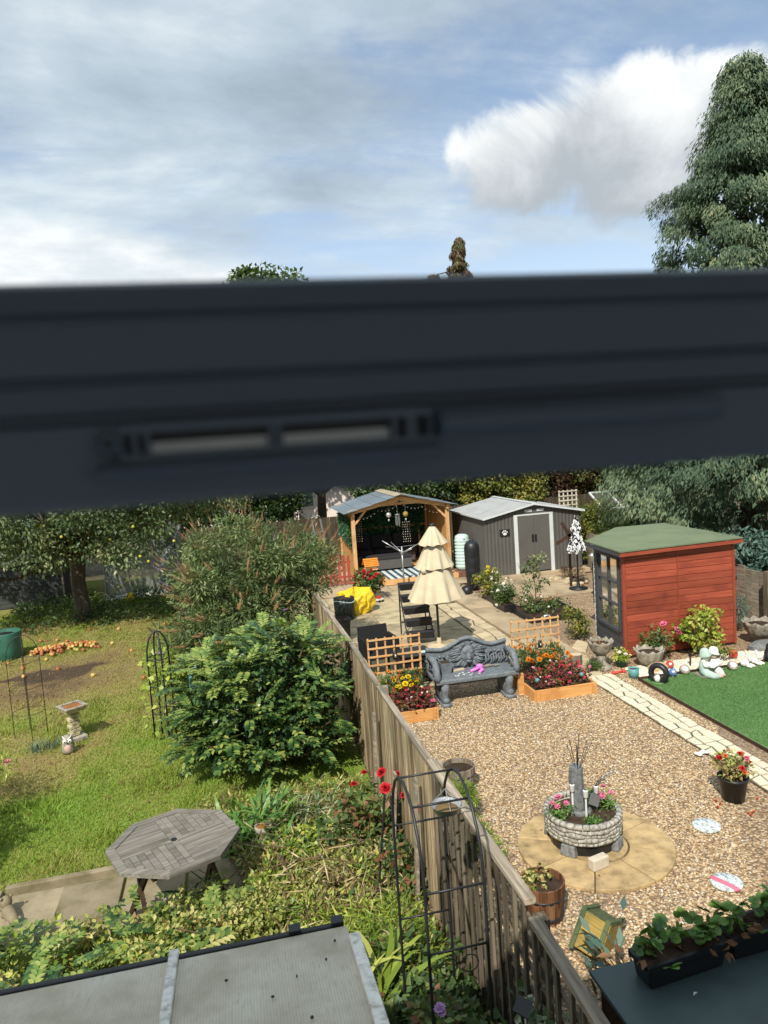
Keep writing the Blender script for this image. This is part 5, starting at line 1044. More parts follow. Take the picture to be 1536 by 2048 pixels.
rd = MB(); rd.tube([(-.10, 0, .03), (.10, .02, .03)], .022, 8); rd.ell((-.10, 0, .03), .036, 8, 5); rd.ell((.10, .02, .03), .036, 8, 5); tag(rd.build('dog_toy', 'red_plastic', None, True, loc=G(1238, 1348)), 'red dumbbell shaped toy at the start of the path', 'toy')
gs = thing('garden_stake', 'short black stake in the white chippings', 'stake', G(1381, 1335)); MB().tube([(0, 0, 0), (0, 0, .22)], .014, 6).build('post', 'black_plastic', gs); MB().lathe([(.03, .2), (.03, .24)], 8).build('cap', 'black_plastic', gs)
t = shrub('camellia', 'glossy yellow green camellia bush in front of the red wall', (7.98, 11.42, 0), .42, .26, .86, 34, 26, .085, .055, 'lime', cl=.16, lv=.4)
t = shrub('pink_rose', 'rose bush with bright pink blooms against the red wall', (7.15, 11.48, 0), .26, .18, .62, 26, 24, .065, .042, 'rose_leaf', cl=.18); blooms(t, [(.10, -.08, .66), (.38, -.05, .52), (.39, -.08, .46)], 'pink', .075); MB().tube([(0, 0, .3), (.2, 0, .45), (.38, -.03, .5)], .006, 5).build('stem', 'stem', t)
shrub('azalea', 'small shrub to the right of the children statue', (8.00, 10.98, 0), .22, .16, .33, 18, 22, .06, .035, 'hedge_yellow', cl=.24)
shrub('hebe', 'small green shrub below the summerhouse window', (6.55, 13.35, 0), .22, .35, .62, 24, 26, .07, .04, 'hedge_yellow', cl=.2)
shrub('fern_shrub', 'blue green feathery shrub by the dark fence posts', (9.5, 12.6, 0), .35, .35, .7, 30, 50, .10, .015, 'conifer_blue', cl=.2)
t = thing('teasel', 'tall dried brown flower stems by the dark fence posts', 'plant', (9.75, 13.0, 0)); n = 70; P = np.stack([rng.normal(0, .1, n), rng.normal(0, .1, n), rng.uniform(.35, .95, n)], 1); obj('seed_heads', leafmesh('seed', P, rv(n)+[0, 0, .5], rv(n), .06, .03, 'dead_leaf'), t); stems(t, (0, 0, 0), P[:14], .006, 'dry_straw')
df = thing('dark_fence', 'dark grey timber fence at the far right', 'fence')
for i in range(52): MB().bb(10.28, 10.31, 9.6+i*.2, 9.6+i*.2+.185, 0, 1.05+.06*(i % 9 == 0)).build('board', 'fence_grey', df)
MB().bb(10.05, 10.17, 12.25, 12.37, 0, 1.15).build('gate_post', 'trellis_old', df); MB().bb(10.05, 10.17, 11.55, 11.67, 0, 1.15).build('gate_post', 'fence_grey', df)
dlm0 = leafmesh('blown_leaf', np.array([(0, 0, 0)]), np.array([(.3, 1, -.1)]), np.array([(.3, .2, 1)]), 1, .6, 'dead_leaf', fold=.5)
# black pot with geraniums on the gravel
potted('geranium_pot', 'black plastic pot of red and orange geraniums on the gravel', (5.15, 6.86, .004), .155, .27, 'black_plastic', (('coral', 4, .042), ('red', 6, .036), ('pink', 2, .03)), .18, .26, 22, 20, .055, .032, 'clippings', seg=32)
for i in range(7):
    p = G(*((1432, 1605), (1441, 1612), (1502, 1634), (1508, 1628), (1515, 1601), (1436, 1618), (1497, 1630))[i]); tag(obj('fallen_petal', FM['coral'], None, (p[0], p[1], .02), (0, 0, i), .022), 'fallen coral petals on the gravel', 'petals', 'fallen petals')
for i in range(46):
    x, y = rng.uniform(1.7, 5.4), rng.uniform(4.6, 16)
    if x > .55*y+1 or (2.8 < x < 4.4 and 10.5 < y < 11.4): continue
    tag(obj('blown_leaf', dlm0, None, (x, y, .045), (rng.normal(0, .25), rng.normal(0, .25), rng.random()*6), rng.uniform(.022, .04)), 'small dry leaf blown onto the gravel or patio', 'leaf', 'leaves blown onto the yard')
for px_, py_, mt, lab in ((1413, 1655, 'disc_blue', 'pale blue speckled stepping disc on the gravel'), (1453, 1769, 'disc_pink', 'painted stepping disc with a pink band on the gravel')):
    p = G(px_, py_); d_ = thing('stepping_disc', lab, 'stepping stone', (p[0], p[1], .008), .4); MB().lathe([(.135, 0), (.14, .02), (.125, .03), (.01, .033)], 30, wav=.03 if mt == 'disc_blue' else 0, wn=9).build('disc', mt, d_, True)
p = G(1403, 1512); d_ = thing('bone_plaque', 'small white plaque lying at the path edge', 'ornament', (p[0], p[1], .03), .3); m = MB(); m.box((0, 0, .012), (.12, .05, .022)); m.build('bar', 'white_paint', d_, bevel=.006); m = MB()
for x in (-.06, .06):
    for y in (-.025, .025): m.ell((x, y, .012), (.032, .03, .013), 10, 5)
m.build('ends', 'white_paint', d_, True)

# ------------------------------------------------------------------ stone planter with a dry fountain post
fp = thing('stone_planter', 'round stone block effect planter with grey post on feet', 'planter', (3.23, 6.62, .036))
MB().lathe([(.33, .10), (.355, .115), (.368, .22), (.375, .285), (.36, .30), (.335, .30), (.325, .25)], 48).build('bowl_core', 'rock_grey', fp, True)
# irregular rubble stones round the wall
zrow = lambda r_, a: (.118, .158, .198, .240, .284)[r_]+(.011*math.sin(5*a+r_*2.1)+.007*math.sin(11*a+r_*4.7) if 0 < r_ < 4 else 0)
for r_ in range(4):
    a0 = rng.random()*.3; end = a0+6.283
    while a0 < end-.05:
        a1 = min(a0+rng.uniform(.11, .26), end); V = []
        for ai, a in enumerate(np.linspace(a0+.012, a1-.012, 3)):
            z0, z1 = zrow(r_, a)+.003, zrow(r_+1, a)-.003; R0 = .365+.09*(z0-.11)+rng.uniform(0, .005)
            for k, q in ((0, 0), (.5, .013 if ai == 1 else .008), (1, .002)): V.append(((R0+q)*math.cos(a), (R0+q)*math.sin(a), z0+(z1-z0)*k))
        V += [(.345*math.cos(a), .345*math.sin(a), zrow(r_+q, a)) for a in (a0+.012, a1-.012) for q in (0, 1)]
        MB().add(V, [(0, 3, 4, 1), (1, 4, 5, 2), (3, 6, 7, 4), (4, 7, 8, 5), (2, 5, 8, 12, 10), (0, 9, 11, 6, 3), (0, 1, 2, 10, 9), (6, 11, 12, 8, 7)]).build('stone', 'rock_grey', fp, True); a0 = a1
a0 = 0.0
while a0 < 6.23:                                                   # rim stones
    a1 = min(a0+rng.uniform(.12, .28), 6.283); V = []
    for a in (a0+.01, a1-.01):
        for rr, z in ((.386, .284), (.392, .315), (.372, .333), (.335, .328), (.328, .284)): V.append((rr*math.cos(a), rr*math.sin(a), z+rng.uniform(0, .006)))
    MB().add(V, [(j, (j+1) % 5, 5+(j+1) % 5, 5+j) for j in range(5)]+[(4, 3, 2, 1, 0), (5, 6, 7, 8, 9)]).build('rim_stone', 'rock_grey', fp, True); a0 = a1
MB().lathe([(.335, .268), (.01, .28)], 30).build('soil', 'soil', fp)
MB().lathe([(.33, .004), (.33, .10)], 32).build('shadow_gap', 'black_plastic', fp)  # black cylinder added to stand for the shadow gap under the bowl
for a in (-.85, -2.45, .8, 2.4): MB().box((.335*math.cos(a), .335*math.sin(a), .055), (.16, .11, .11), a+1.57, .85).build('foot', 'rock_slate', fp, bevel=.012)
MB().lathe([(.125, .24), (.13, .30), (.115, .32), (.10, .32), (.10, .27)], 18, (-.01, .05, 0), wav=.04, wn=6).build('inner_ring', 'rock_slate', fp, True)
MB().tube([(-.01, .07, .24), (-.015, .07, .45), (-.02, .075, .62), (-.015, .07, .74)], [.085, .075, .076, .068], 9).build('post', 'rock_slate', fp)
lights = ((-.09, .02, .42), (-.005, -.10, .40), (.17, .02, .36))
for i, (x, y, h) in enumerate(lights):
    l = thing('solar_stake', ('white solar stake light left of the planter post', 'white solar stake light in front of the planter post', 'white solar stake light right of the planter post')[i], 'lamp', (3.23+x, 6.62+y, .29)); MB().tube([(0, 0, 0), (0, 0, h-.18)], .011, 7).build('stake', 'white_paint', l); MB().lathe([(.012, h-.18), (.024, h-.16), (.026, h-.10), (.028, h-.095), (.01, h-.09)], 12).build('lamp_head', 'white_paint', l, True); MB().lathe([(.014, h-.089), (.002, h-.087)], 10).build('solar_cell', 'black_plastic', l)
sp_ = thing('solar_charger', 'small black solar panel leaning in the stone planter', 'solar panel', (3.23+.09, 6.62-.06, .28)); MB().beam((0, 0, .12), (.06, .05, .20), .10, .012, (0, -.6, 1)).build('panel', 'black_plastic', sp_); MB().tube([(.02, .02, 0), (.03, .025, .14)], .007, 6).build('stake', 'black_plastic', sp_)
for i, (px_, py_, hz_, lab) in enumerate(((0, .08, .74, 'spray of thin dark wire lights rising from the planter post'), (.10, .05, .50, 'black wire lights arching to the right over the planter'))):
    t = thing('wire_lights', lab, 'lights', (3.23, 6.62, .036)); m = MB(); q = MB()
    for j in range(9):
        if i == 0: d = vn(np.array([rng.normal(0, .45), rng.normal(0, .4), 1])); tip = np.array([px_, py_, hz_])+d*rng.uniform(.16, .32)
        else: tip = np.array([.26+.02*j, .04+rng.normal(0, .04), .56+.012*j+rng.normal(0, .015)])
        b = np.array([px_, py_, hz_-.1]); md = (b+tip)/2+([0, 0, .06] if i else [0, 0, 0]); MB().tube([b, md, tip], .0035, 4, False).build('wire', 'black_metal', t); MB().ell(tip, .009, 6, 4).build('tip', 'stem' if i == 0 else 'white_paint', t, True)
for i, (x, y, kd, lab) in enumerate(((-.27, -.02, 'pink', 'pink flowers at the left of the stone planter'), (.25, .03, 'pink', 'pink flowers at the right of the stone planter'), (.02, -.26, None, 'small green seedlings at the front of the stone planter'), (.14, .16, 'lilac', 'lilac flower behind the stone planter post'))):
    t = thing('planter_flowers', lab, 'flowers', (3.23+x, 6.62+y, .28)); C = np.stack([rng.normal(0, .05, 12), rng.normal(0, .04, 12), rng.uniform(.03, .18 if kd else .06, 12)], 1); foliage(t, C, .05, 22, .05, .014, 'straw_leaf'); stems(t, (0, 0, 0), C[:5], .003)
    if kd: blooms(t, [(-.06, 0, .20), (-.02, -.03, .17), (.02, .02, .23), (.10, .02, .16)][:4 if kd == 'pink' else 1], kd, .04)
tag(MB().box((0, 0, .055), (.19, .085, .11), .25).build('stone_block', 'stone_block', None, bevel=.01, loc=(3.13, 6.12, .036)), 'pale stone block in front of the round planter', 'block')
# half barrels along the fence
def barrel(label, loc, r, h, mt='brown_barrel'):
    t = thing('half_barrel', label, 'planter', loc); n = 18
    for i in range(n):
        a0 = 6.283*i/n; a1 = 6.283*(i+.95)/n; V = []
        for a in (a0, a1):
            for rr, z in ((r*.80, 0), (r*.96, h*.55), (r, h), (r*.92, h), (r*.88, h*.55), (r*.72, 0)): V.append((rr*math.cos(a), rr*math.sin(a), z))
        MB().add(V, [(j, (j+1) % 6, 6+(j+1) % 6, 6+j) for j in range(6)]+[(5, 4, 3, 2, 1, 0), (6, 7, 8, 9, 10, 11)]).build('stave', mt, t)
    for k in (.12, .62): MB().lathe([(r*(.80+.17*k)+.010, h*k), (r*(.80+.19*k)+.013, h*k+.03), (r*(.80+.19*k)+.008, h*k+.03)], 32).build('hoop', 'black_metal', t, True)
    MB().lathe([(r*.90, h*.82), (.01, h*.85)], 24).build('soil', 'soil', t); return t
b1 = barrel('brown half barrel planter beside the ochre paving circle', (2.36, 5.66, .004), .195, .34)
MB().box((-.20, -.06, .22), (.03, .06, .10)).build('handle', 'black_metal', b1)
C = np.stack([rng.uniform(-.15, .06, 10), rng.uniform(-.06, .12, 10), rng.uniform(.30, .38, 10)], 1); foliage(b1, C, .05, 14, .05, .03, 'variegated', 'seedlings'); MB().tube([(-.15, 0, .3), (0, .05, .36), (.1, .1, .33)], .005, 5).build('twig', 'dead_leaf' if False else 'stem', b1)
barrel('weathered half barrel planter further along the fence', (2.40, 8.12, .004), .20, .30, 'log_end')
shrub('conifer_heath', 'yellow green heath shrub beside the weathered half barrel', (2.20, 7.55, 0), .20, .26, .40, 30, 60, .07, .012, 'lime', cl=.2, tone=(0, .5))
shrub('heath_shrub', 'yellow green heath shrub between fence and paving circle', (2.13, 6.62, 0), .20, .26, .42, 30, 60, .07, .012, 'lime', cl=.2, tone=(0, .5))
shrub('primrose_clump', 'pale yellow leaved clump below the heath shrub', (2.22, 6.32, 0), .10, .10, .16, 10, 14, .06, .035, 'variegated')
# wooden planter tipped on its side
tx = thing('tipped_planter', 'empty yellow and green wooden planter tipped on the gravel', 'planter', (2.60, 5.16, .14)); tx.scale = (.82, .82, .82); zx = vn([-.55, .80, .20]); xx_ = np.array([.45, .15, .88]); xx_ = vn(xx_-zx*(xx_@zx)); yx = np.cross(zx, xx_); tx.rotation_euler = Matrix(np.stack([xx_, yx, zx], 1).tolist()).to_euler(); s_ = .17
for sx_, sy_, w_ in ((0, -1, 1), (0, 1, 1), (-1, 0, 1), (1, 0, 1)):
    for i in range(4):
        o_ = (-.75+.5*i)*s_
        c = (o_, sy_*s_, 0) if sy_ else (sx_*s_, o_, 0); sz_ = (.48*s_, .018, .30) if sy_ else (.018, .48*s_, .30); MB().box(c, sz_).build('plank', 'green_box' if sx_ > 0 else 'yellow_box', tx)
for z in (.13, -.12):
    for s2 in (-1, 1): MB().box((0, s2*(s_+.018), z), (2*s_+.07, .018, .045)).build('band', 'green_box', tx); MB().box((s2*(s_+.018), 0, z), (.018, 2*s_, .045)).build('band', 'green_box', tx)
MB().box((0, 0, -.14), (2*s_-.02, 2*s_-.02, .015)).build('bottom', 'yellow_box', tx)
t = thing('sage_plant', 'grey green broad leaved plant in front of the tipped planter', 'plant', (2.50, 4.55, 0)); n = 34; P = np.stack([rng.normal(0, .14, n), rng.normal(0, .12, n), rng.uniform(.20, .48, n)], 1); obj('leaves', leafmesh('leaves', P, vn(P*[1, 1, .2])+[0, 0, .4]+rv(n)*.4, rv(n)*.4+[0, -.2, 1], .14, .055, 'conifer_blue'), t); n2 = 8; P2 = P[:n2]; obj('dry_leaves', leafmesh('dryl', P2, rv(n2), rv(n2)+[0, 0, 1], .14, .06, 'dead_leaf'), t); stems(t, (0, 0, 0), P[:10], .006)
# green topped store and the strawberry troughs on it
cb = thing('storage_box', 'dark green felt topped wooden store at the bottom right', 'storage box', (0, 0, 0)); x0_, x1_, y0_, y1_, zt_ = 1.96, 4.6, 1.7, 4.02, .80
MB().bb(x0_, x1_, y0_, y1_, zt_-.03, zt_).build('lid', 'table_green', cb, bevel=.006)
for i in range(7):
    z = .02+.107*i; MB().bb(x0_+.05, x1_-.05, y1_-.07, y1_-.05, z, z+.10).build('side_board', 'dark_side', cb); MB().bb(x0_+.05, x0_+.07, y0_+.05, y1_-.075, z, z+.10).build('side_board', 'dark_side', cb)
def round_leaf(tri, mt, name):
    V, idx, rn = [], [], []
    for (ax, nn_, ln_, wd_) in tri:
        ax = vn(np.array(ax, float)); sd2 = vn(np.cross(ax, nn_)); up2 = np.cross(sd2, ax); b = len(V); V.append(ax*ln_*.5-up2*.05); K_ = 16
        for k in range(K_): a = 6.283*k/K_; f_ = 1.0+(.07 if k % 2 else -.03); V.append(ax*ln_*(.5-.5*math.cos(a)*f_)+sd2*wd_*.5*math.sin(a)*f_+up2*(.10*abs(math.sin(a))-.06*(1-math.cos(a))))
        for k in range(K_): idx += [b, b+1+k, b+1+(k+1) % K_]
        rn += [rng.random()]*(K_+1)
    return rmesh(name, np.array(V), 3, idx, mt, rn)
slm = []
for v in range(4):                                                 # a few shapes of strawberry leaflet triplets
    P, A, N = [], [], []
    for a in (-1.15, 0, 1.15): P.append((0, 0, 0)); A.append((math.sin(a), math.cos(a), .12+.14*rng.normal())); N.append((.1*rng.normal(), -.1, 1))
    slm.append(round_leaf([(A[q], N[q], 1.0, .82) for q in range(3)], 'straw_leaf', 'strawberry_leaf'))
dlm = leafmesh('withered_leaf', np.array([(0, 0, 0), (0, 0, 0)]), np.array([(.3, 1, -.5), (-.5, .8, -.7)]), np.array([(.5, .2, 1), (-.6, .2, .7)]), 1, .6, 'dead_leaf', fold=.7)
def trough(label, plabel, loc, L, W_, h, rz, nl):
    t = thing('trough_planter', label, 'planter', loc, rz); m = MB(); m.box((0, 0, h/2), (L*.92, W_*.80, h), top=1.09); m.build('trough', 'black_plastic', t, bevel=.012)
    for s_ in (-1, 1): MB().box((0, s_*W_*.46, h-.008), (L*1.03, .022, .03)).build('rim', 'black_plastic', t); MB().box((s_*L*.505, 0, h-.008), (.022, W_*.92-.024, .03)).build('rim', 'black_plastic', t)
    MB().box((0, 0, h+.002), (L*.96, W_*.82, .008)).build('soil', 'soil', t)
    q = thing('strawberry_plants', plabel, 'plants', loc, rz); tips = []
    for i in range(nl):
        p = np.array([rng.uniform(-L*.52, L*.52), rng.normal(0, W_*.38), h+rng.uniform(.03, .11)]); d = vn(np.array([p[0]*.4+rng.normal(0, .3), p[1]*2+rng.normal(0, .3), .3])); eu = Vector(d).to_track_quat('Y', 'Z').to_euler(); obj('leaf', slm[i % 4], q, p, eu, rng.uniform(.045, .075)); tips.append(p)
    for i in range(int(nl*.42)):
        p = np.array([rng.uniform(-L*.56, L*.56), rng.normal(-W_*.15, W_*.4), h+rng.uniform(-.03, .06)]); obj('withered_leaf', dlm, q, p, (rng.normal(0, .6), rng.normal(0, .6), rng.random()*6.28), rng.uniform(.05, .085))
    stems(q, (0, 0, h), tips[:18], .0025, 'stem'); return t
trough('black trough of strawberry plants nearest on the green store', 'strawberry plants in the nearest black trough', (2.49, 3.86, zt_), .58, .19, .155, .10, 40)
trough('second black trough of strawberry plants behind on the right', 'strawberry plants in the second black trough on the right', (3.12, 3.92, zt_), .58, .19, .155, .06, 44)
pl_ = thing('plant_label', 'small white plant label among the strawberry plants', 'label', (2.52, 3.92, zt_+.20), -.2); MB().box((0, 0, 0), (.05, .004, .03)).build('tag', 'white_paint', pl_); MB().box((0, 0, -.03), (.008, .004, .05)).build('spike', 'white_paint', pl_)
p = G(1390, 1988, zt_); tag(MB().prism([(-.018, -.01), (.02, .004), (0, .012)], 0, .004).build('petal_scrap', 'white_paint', None, loc=(p[0], p[1], zt_+.001)), 'tiny white scrap on the green store lid', 'scrap')

# ------------------------------------------------------------------ black metal rose arch and hanging dish
ar = thing('rose_arch', 'black tubular metal garden arch near the house', 'arch', (0, 0, 0))
def hoop(x, y0, y1, zs, za):
    c = (y0+y1)/2; a = (y1-y0)/2; return [(x, y0, 0), (x, y0, .9), (x, y0, zs)]+[(x, c-a*math.cos(t_), zs+(za-zs)*math.sin(t_)) for t_ in np.linspace(.25, math.pi-.25, 9)]+[(x, y1, zs), (x, y1, .9), (x, y1, 0)]
for x in (.885, 1.235): MB().tube(hoop(x, 3.80, 4.58, 1.66, 2.14), .0095, 8).build('hoop', 'black_metal', ar, True)
for y, z in ((4.30, 2.115), (4.0, 2.07), (3.80, 1.93 if False else 1.66), (4.58, 1.66), (3.80, 1.30), (4.58, 1.0), (3.80, .60)): MB().tube([(.885, y, z), (1.235, y, z)], .007, 7).build('cross_bar', 'black_metal', ar, True)
for zc in (1.20, .50):
    for s_ in (-1, 1): MB().tube([(1.06+s_*(.01+.052*(1-math.cos(t_))), 3.80, zc+.052*math.sin(t_)) for t_ in np.linspace(.3, 5.6, 14)], .0035, 5).build('scroll', 'black_metal', ar, True)
hd = thing('hanging_dish', 'galvanised bird feeder dish hanging in the metal arch', 'bird feeder', D(893, 1614, 4.10)); MB().lathe([(.075, -.022), (.092, .018), (.096, .02), (.088, .016), (.075, -.008), (.01, -.01)], 26).build('dish', 'zinc', hd, True)
for a in (.5, 2.6, 4.7): MB().tube([(.09*math.cos(a), .09*math.sin(a), .018), (0, 0, 2.1-D(893, 1614, 4.10)[2])], .002, 4).build('chain', 'zinc', hd)
MB().lathe([(.07, -.006), (.01, .006)], 14).build('seed', 'dry_straw', hd)

# ------------------------------------------------------------------ neighbour's garden: furniture
ot = thing('octagonal_table', 'weathered grey octagonal wooden garden table', 'table', (-.735, 6.66, .035), math.radians(22.5)); R8 = .588; tz = .695
oc = [(R8*math.cos(math.radians(22.5+45*i)), R8*math.sin(math.radians(22.5+45*i))) for i in range(8)]; fi = .505/.588
for i in range(8):
    a, b = np.array(oc[i]), np.array(oc[(i+1) % 8]); MB().prism([tuple(a*.997), tuple(b*.997), tuple(b*fi*1.0), tuple(a*fi*1.0)], tz-.016, tz+.018).build('frame_board', 'grey_teak', ot)
def clip(x0, x1, y0, y1):                                          # slat rectangle clipped to the inner octagon
    P = [(x0, y0), (x1, y0), (x1, y1), (x0, y1)]; ap = R8*fi*math.cos(math.radians(22.5))-.004
    for k in range(8):
        n_ = (math.cos(math.radians(45*k)), math.sin(math.radians(45*k))); Q = []
        for i in range(len(P)):
            p, q = P[i], P[(i+1) % len(P)]; dp = p[0]*n_[0]+p[1]*n_[1]-ap; dq = q[0]*n_[0]+q[1]*n_[1]-ap
            if dp <= 0: Q.append(p)
            if dp*dq < 0: s_ = dp/(dp-dq); Q.append((p[0]+(q[0]-p[0])*s_, p[1]+(q[1]-p[1])*s_))
        P = Q
        if len(P) < 3: return None
    return P
rot = lambda P, a: [(x*math.cos(a)-y*math.sin(a), x*math.sin(a)+y*math.cos(a)) for x, y in P]
ang = math.radians(22.5)*0
sw = .058
for q in range(4):
    # four quadrants, slats of neighbouring quadrants run at right angles
    for i in range(9):
        u0_ = .030+i*(sw+.005); u1_ = u0_+sw
        if q % 2 == 0: r_ = (u0_, u1_, .030, .6) if q == 0 else (-u1_, -u0_, -.6, -.030)
        else: r_ = (-.6, -.030, u0_, u1_) if q == 1 else (.030, .6, -u1_, -u0_)
        P = clip(*r_)
        if P and len(P) >= 3: MB().prism(P, tz-.010, tz+.012).build('slat', 'grey_teak', ot)
MB().prism(clip(-.6, .6, -.026, .026), tz-.010, tz+.0135).build('centre_slat', 'grey_teak', ot)
for s_ in (-1, 1): MB().prism(clip(-.026, .026, *((.03, .6) if s_ > 0 else (-.6, -.03))), tz-.010, tz+.0135).build('centre_slat', 'grey_teak', ot)
MB().lathe([(.028, tz+.0136), (.028, tz+.02), (.018, tz+.02), (.017, tz+.0137)], 14).build('parasol_ring', 'black_metal', ot)
for s_ in (-1, 1):
    for s2 in (-1, 1): MB().beam((s_*.36, s2*.30, 0), (s_*.30, -s2*.24, tz-.02), .06, .028, (1, 0, 0)).build('leg', 'dark_side', ot)
    MB().beam((s_*.30, -.40, tz-.045), (s_*.30, .40, tz-.045), .045, .05).build('bearer', 'dark_side', ot)
# bird bath and owl
bb_ = thing('bird_bath', 'square topped stone bird bath on a block pillar', 'bird bath', (-2.55, 11.62, 0), .62)
MB().box((0, 0, .035), (.28, .28, .07)).build('base', 'stone_old', bb_, bevel=.01)
for r_ in range(7):
    for s_ in range(2): MB().box(((-.035 if s_ else .035)+(.012 if r_ % 2 else -.012), 0, .105+.056*r_), (.068, .128, .052), .0).build('stone', 'stone_yellow', bb_, bevel=.008)
m = MB(); m.box((0, 0, .49), (.27, .27, .06), top=1.18); m.build('basin', 'stone_yellow', bb_)
for s_ in (-1, 1): MB().box((s_*.148, 0, .532), (.05, .345, .025)).build('rim', 'stone_old', bb_, bevel=.006); MB().box((0, s_*.148, .532), (.245, .05, .025)).build('rim', 'stone_old', bb_, bevel=.006)
MB().box((0, 0, .523), (.245, .245, .004)).build('water', 'rust_water', bb_)
ow = thing('owl_ornament', 'small painted owl ornament in the grass', 'ornament', (-2.55, 11.12, 0), .1); MB().lathe([(.075, 0), (.09, .05), (.085, .13), (.07, .18), (.075, .22), (.05, .26), (.01, .27)], 16).build('body', 'stone_old', ow, True)
for s_ in (-1, 1): MB().ell((s_*.033, -.062, .195), (.032, .018, .032), 12, 7).build('eye', 'white_paint', ow, True); MB().ell((s_*.033, -.079, .192), (.010, .006, .010), 8, 5).build('pupil', 'black_plastic', ow, True); MB().tube([(0, -.075, .215), (s_*.04, -.06, .245), (s_*.065, -.03, .275)], [.008, .009, .004], 6).build('brow', 'white_paint', ow, True)
MB().tube([(0, -.08, .185), (0, -.092, .165)], [.012, .003], 6).build('beak', 'black_plastic', ow, True); MB().ell((0, -.055, .09), (.055, .04, .075), 12, 7).build('chest', 'skin_stone', ow, True)
# wire supports
def wire_arch(label, loc, w_, d_, h, rz, mt='black_metal', r=.008, hoops=2):
    t = thing('wire_obelisk', label, 'plant support', loc, rz)
    for k in range(hoops):
        a = k*math.pi/2 if hoops == 2 else 0
        P = [(-w_/2, 0, 0), (-w_/2, 0, h*.55), (-w_/2, 0, h*.78)]+[(-w_/2*math.cos(q), 0, h*.78+h*.22*math.sin(q)) for q in np.linspace(.3, math.pi-.3, 7)]+[(w_/2, 0, h*.78), (w_/2, 0, h*.55), (w_/2, 0, 0)]
        MB().tube([(x*math.cos(a)-y*math.sin(a), x*math.sin(a)+y*math.cos(a), z) for x, y, z in P], r, 6).build('hoop', mt, t, True)
    for z in (.25, .5, .75): MB().tube([(w_/2*math.cos(q), w_/2*math.sin(q), h*z) for q in np.linspace(0, 6.283, 17)], r*.7, 5, False).build('ring', mt, t, True)
    return t
wire_arch('thin wire plant obelisk at the left edge of the lawn', (-3.27, 12.05, 0), .46, .4, 1.60, .3, r=.006)
ob = wire_arch('dark wire plant obelisk with climbing vine', (-1.20, 11.22, 0), .32, .3, 1.62, .4, r=.013)
vi = thing('climbing_vine', 'lime green vine climbing the dark wire obelisk', 'climber', (-1.20, 11.22, 0)); n = 60; a = rng.random(n)*6.28; P = np.stack([.18*np.cos(a)-.06, .18*np.sin(a), rng.uniform(.1, 1.35, n)], 1); obj('leaves', leafmesh('leaves', P, rv(n)+[-.3, -.4, -.2], rv(n)*.5+[-.3, -.6, 1], .10, .085, 'lime', .25+.6*rng.random(n)), vi); stems(vi, (.05, 0, 0), P[:10], .005, 'vine_green'); MB().tube([(0, 0, 0), (.02, .05, .6), (.0, .0, 1.3), (.05, .1, 1.75)], .008, 5).build('vine_stem', 'vine_green', vi)
tag(MB().tube([(0, 0, 0), (.22, .12, .42)], .014, 7).build('green_cane', 'green_bag', None, True, loc=(-1.16, 11.12, 0)), 'bright green tool handle leaning on the dark obelisk', 'tool')
gb = thing('waste_bag', 'green woven garden waste bag at the left edge', 'bag', (-5.0, 17.25, 0)); MB().lathe([(.30, 0), (.34, .05), (.345, .25), (.335, .42), (.35, .58), (.34, .60), (.325, .5)], 26, wav=.03, wn=6).build('bag', 'green_bag', gb, True); MB().lathe([(.32, .48), (.15, .56), (.01, .58)], 16, wav=.08).build('contents', 'black_plastic', gb, True)
# windfall apples
m_a, t_a, p_a = base_mat('apple'); r_a = t_a.node('ShaderNodeObjectInfo').outputs['Random']
t_a.put(p_a.inputs['Base Color'], t_a.mix(t_a.sstep(t_a.noise(t_a.node('ShaderNodeTexCoord').outputs['Object'], 14, 3), .4, .6), t_a.ramp(r_a, [(0, (.26, .06, .025)), (.45, (.42, .14, .04)), (.7, (.48, .23, .06)), (.88, (.50, .38, .10)), (1, (.36, .39, .10))]), t_a.ramp(r_a, [(0, (.22, .07, .03)), (.5, (.50, .20, .06)), (1, (.52, .44, .12))]))); p_a.inputs['Roughness'].default_value = .4
am = MB().lathe([(.008, .010), (.02, .002), (.034, .014), (.040, .038), (.034, .062), (.018, .071), (.006, .064)], 10).mesh('apple', 'apple', True)
def apple(p, lab, grp, s_=1.0): tag(obj('apple', am, None, p, (rng.normal(0, .6), rng.normal(0, .6), rng.random()*6), s_), lab, 'apple', grp)
for i in range(150):
    u_ = rng.random(); x = -4.5+1.3*u_; y = 17.35+rng.normal(0, .17)*(1.1-.5*abs(u_-.4))+.1*u_; hz_ = max(0, .09*math.exp(-((y-17.35)/.2)**2)*(1-(2*u_-1)**2)+rng.uniform(-.02, .03)); apple((x, y, .005+hz_), 'windfall apple in the orange heap on the lawn', 'apples in the windfall heap', 1.05)
for i, (px_, py_) in enumerate(((50, 1355), (45, 1338), (115, 1338), (48, 1332), (185, 1353), (260, 1304), (13, 1330), (84, 1284), (97, 1282), (116, 1283), (188, 1296), (195, 1297), (318, 1297), (285, 1359), (300, 1240), (250, 1230), (180, 1262), (225, 1290), (240, 1260), (330, 1250))): apple(G(px_, py_), 'single windfall apple lying apart on the lawn', 'stray windfall apples', 1.15)
for i in range(90):                                                # dead leaves on the grass
    x, y = -4+5*rng.random(), 7.7+9*rng.random()**1.3
    if x < -.6*y: continue
    tag(obj('fallen_leaf', dlm, None, (x, y, .04), (rng.normal(0, .3), rng.normal(0, .3), rng.random()*6), rng.uniform(.035, .06)), 'dry fallen leaf on the lawn', 'leaf', 'fallen leaves on the lawn')
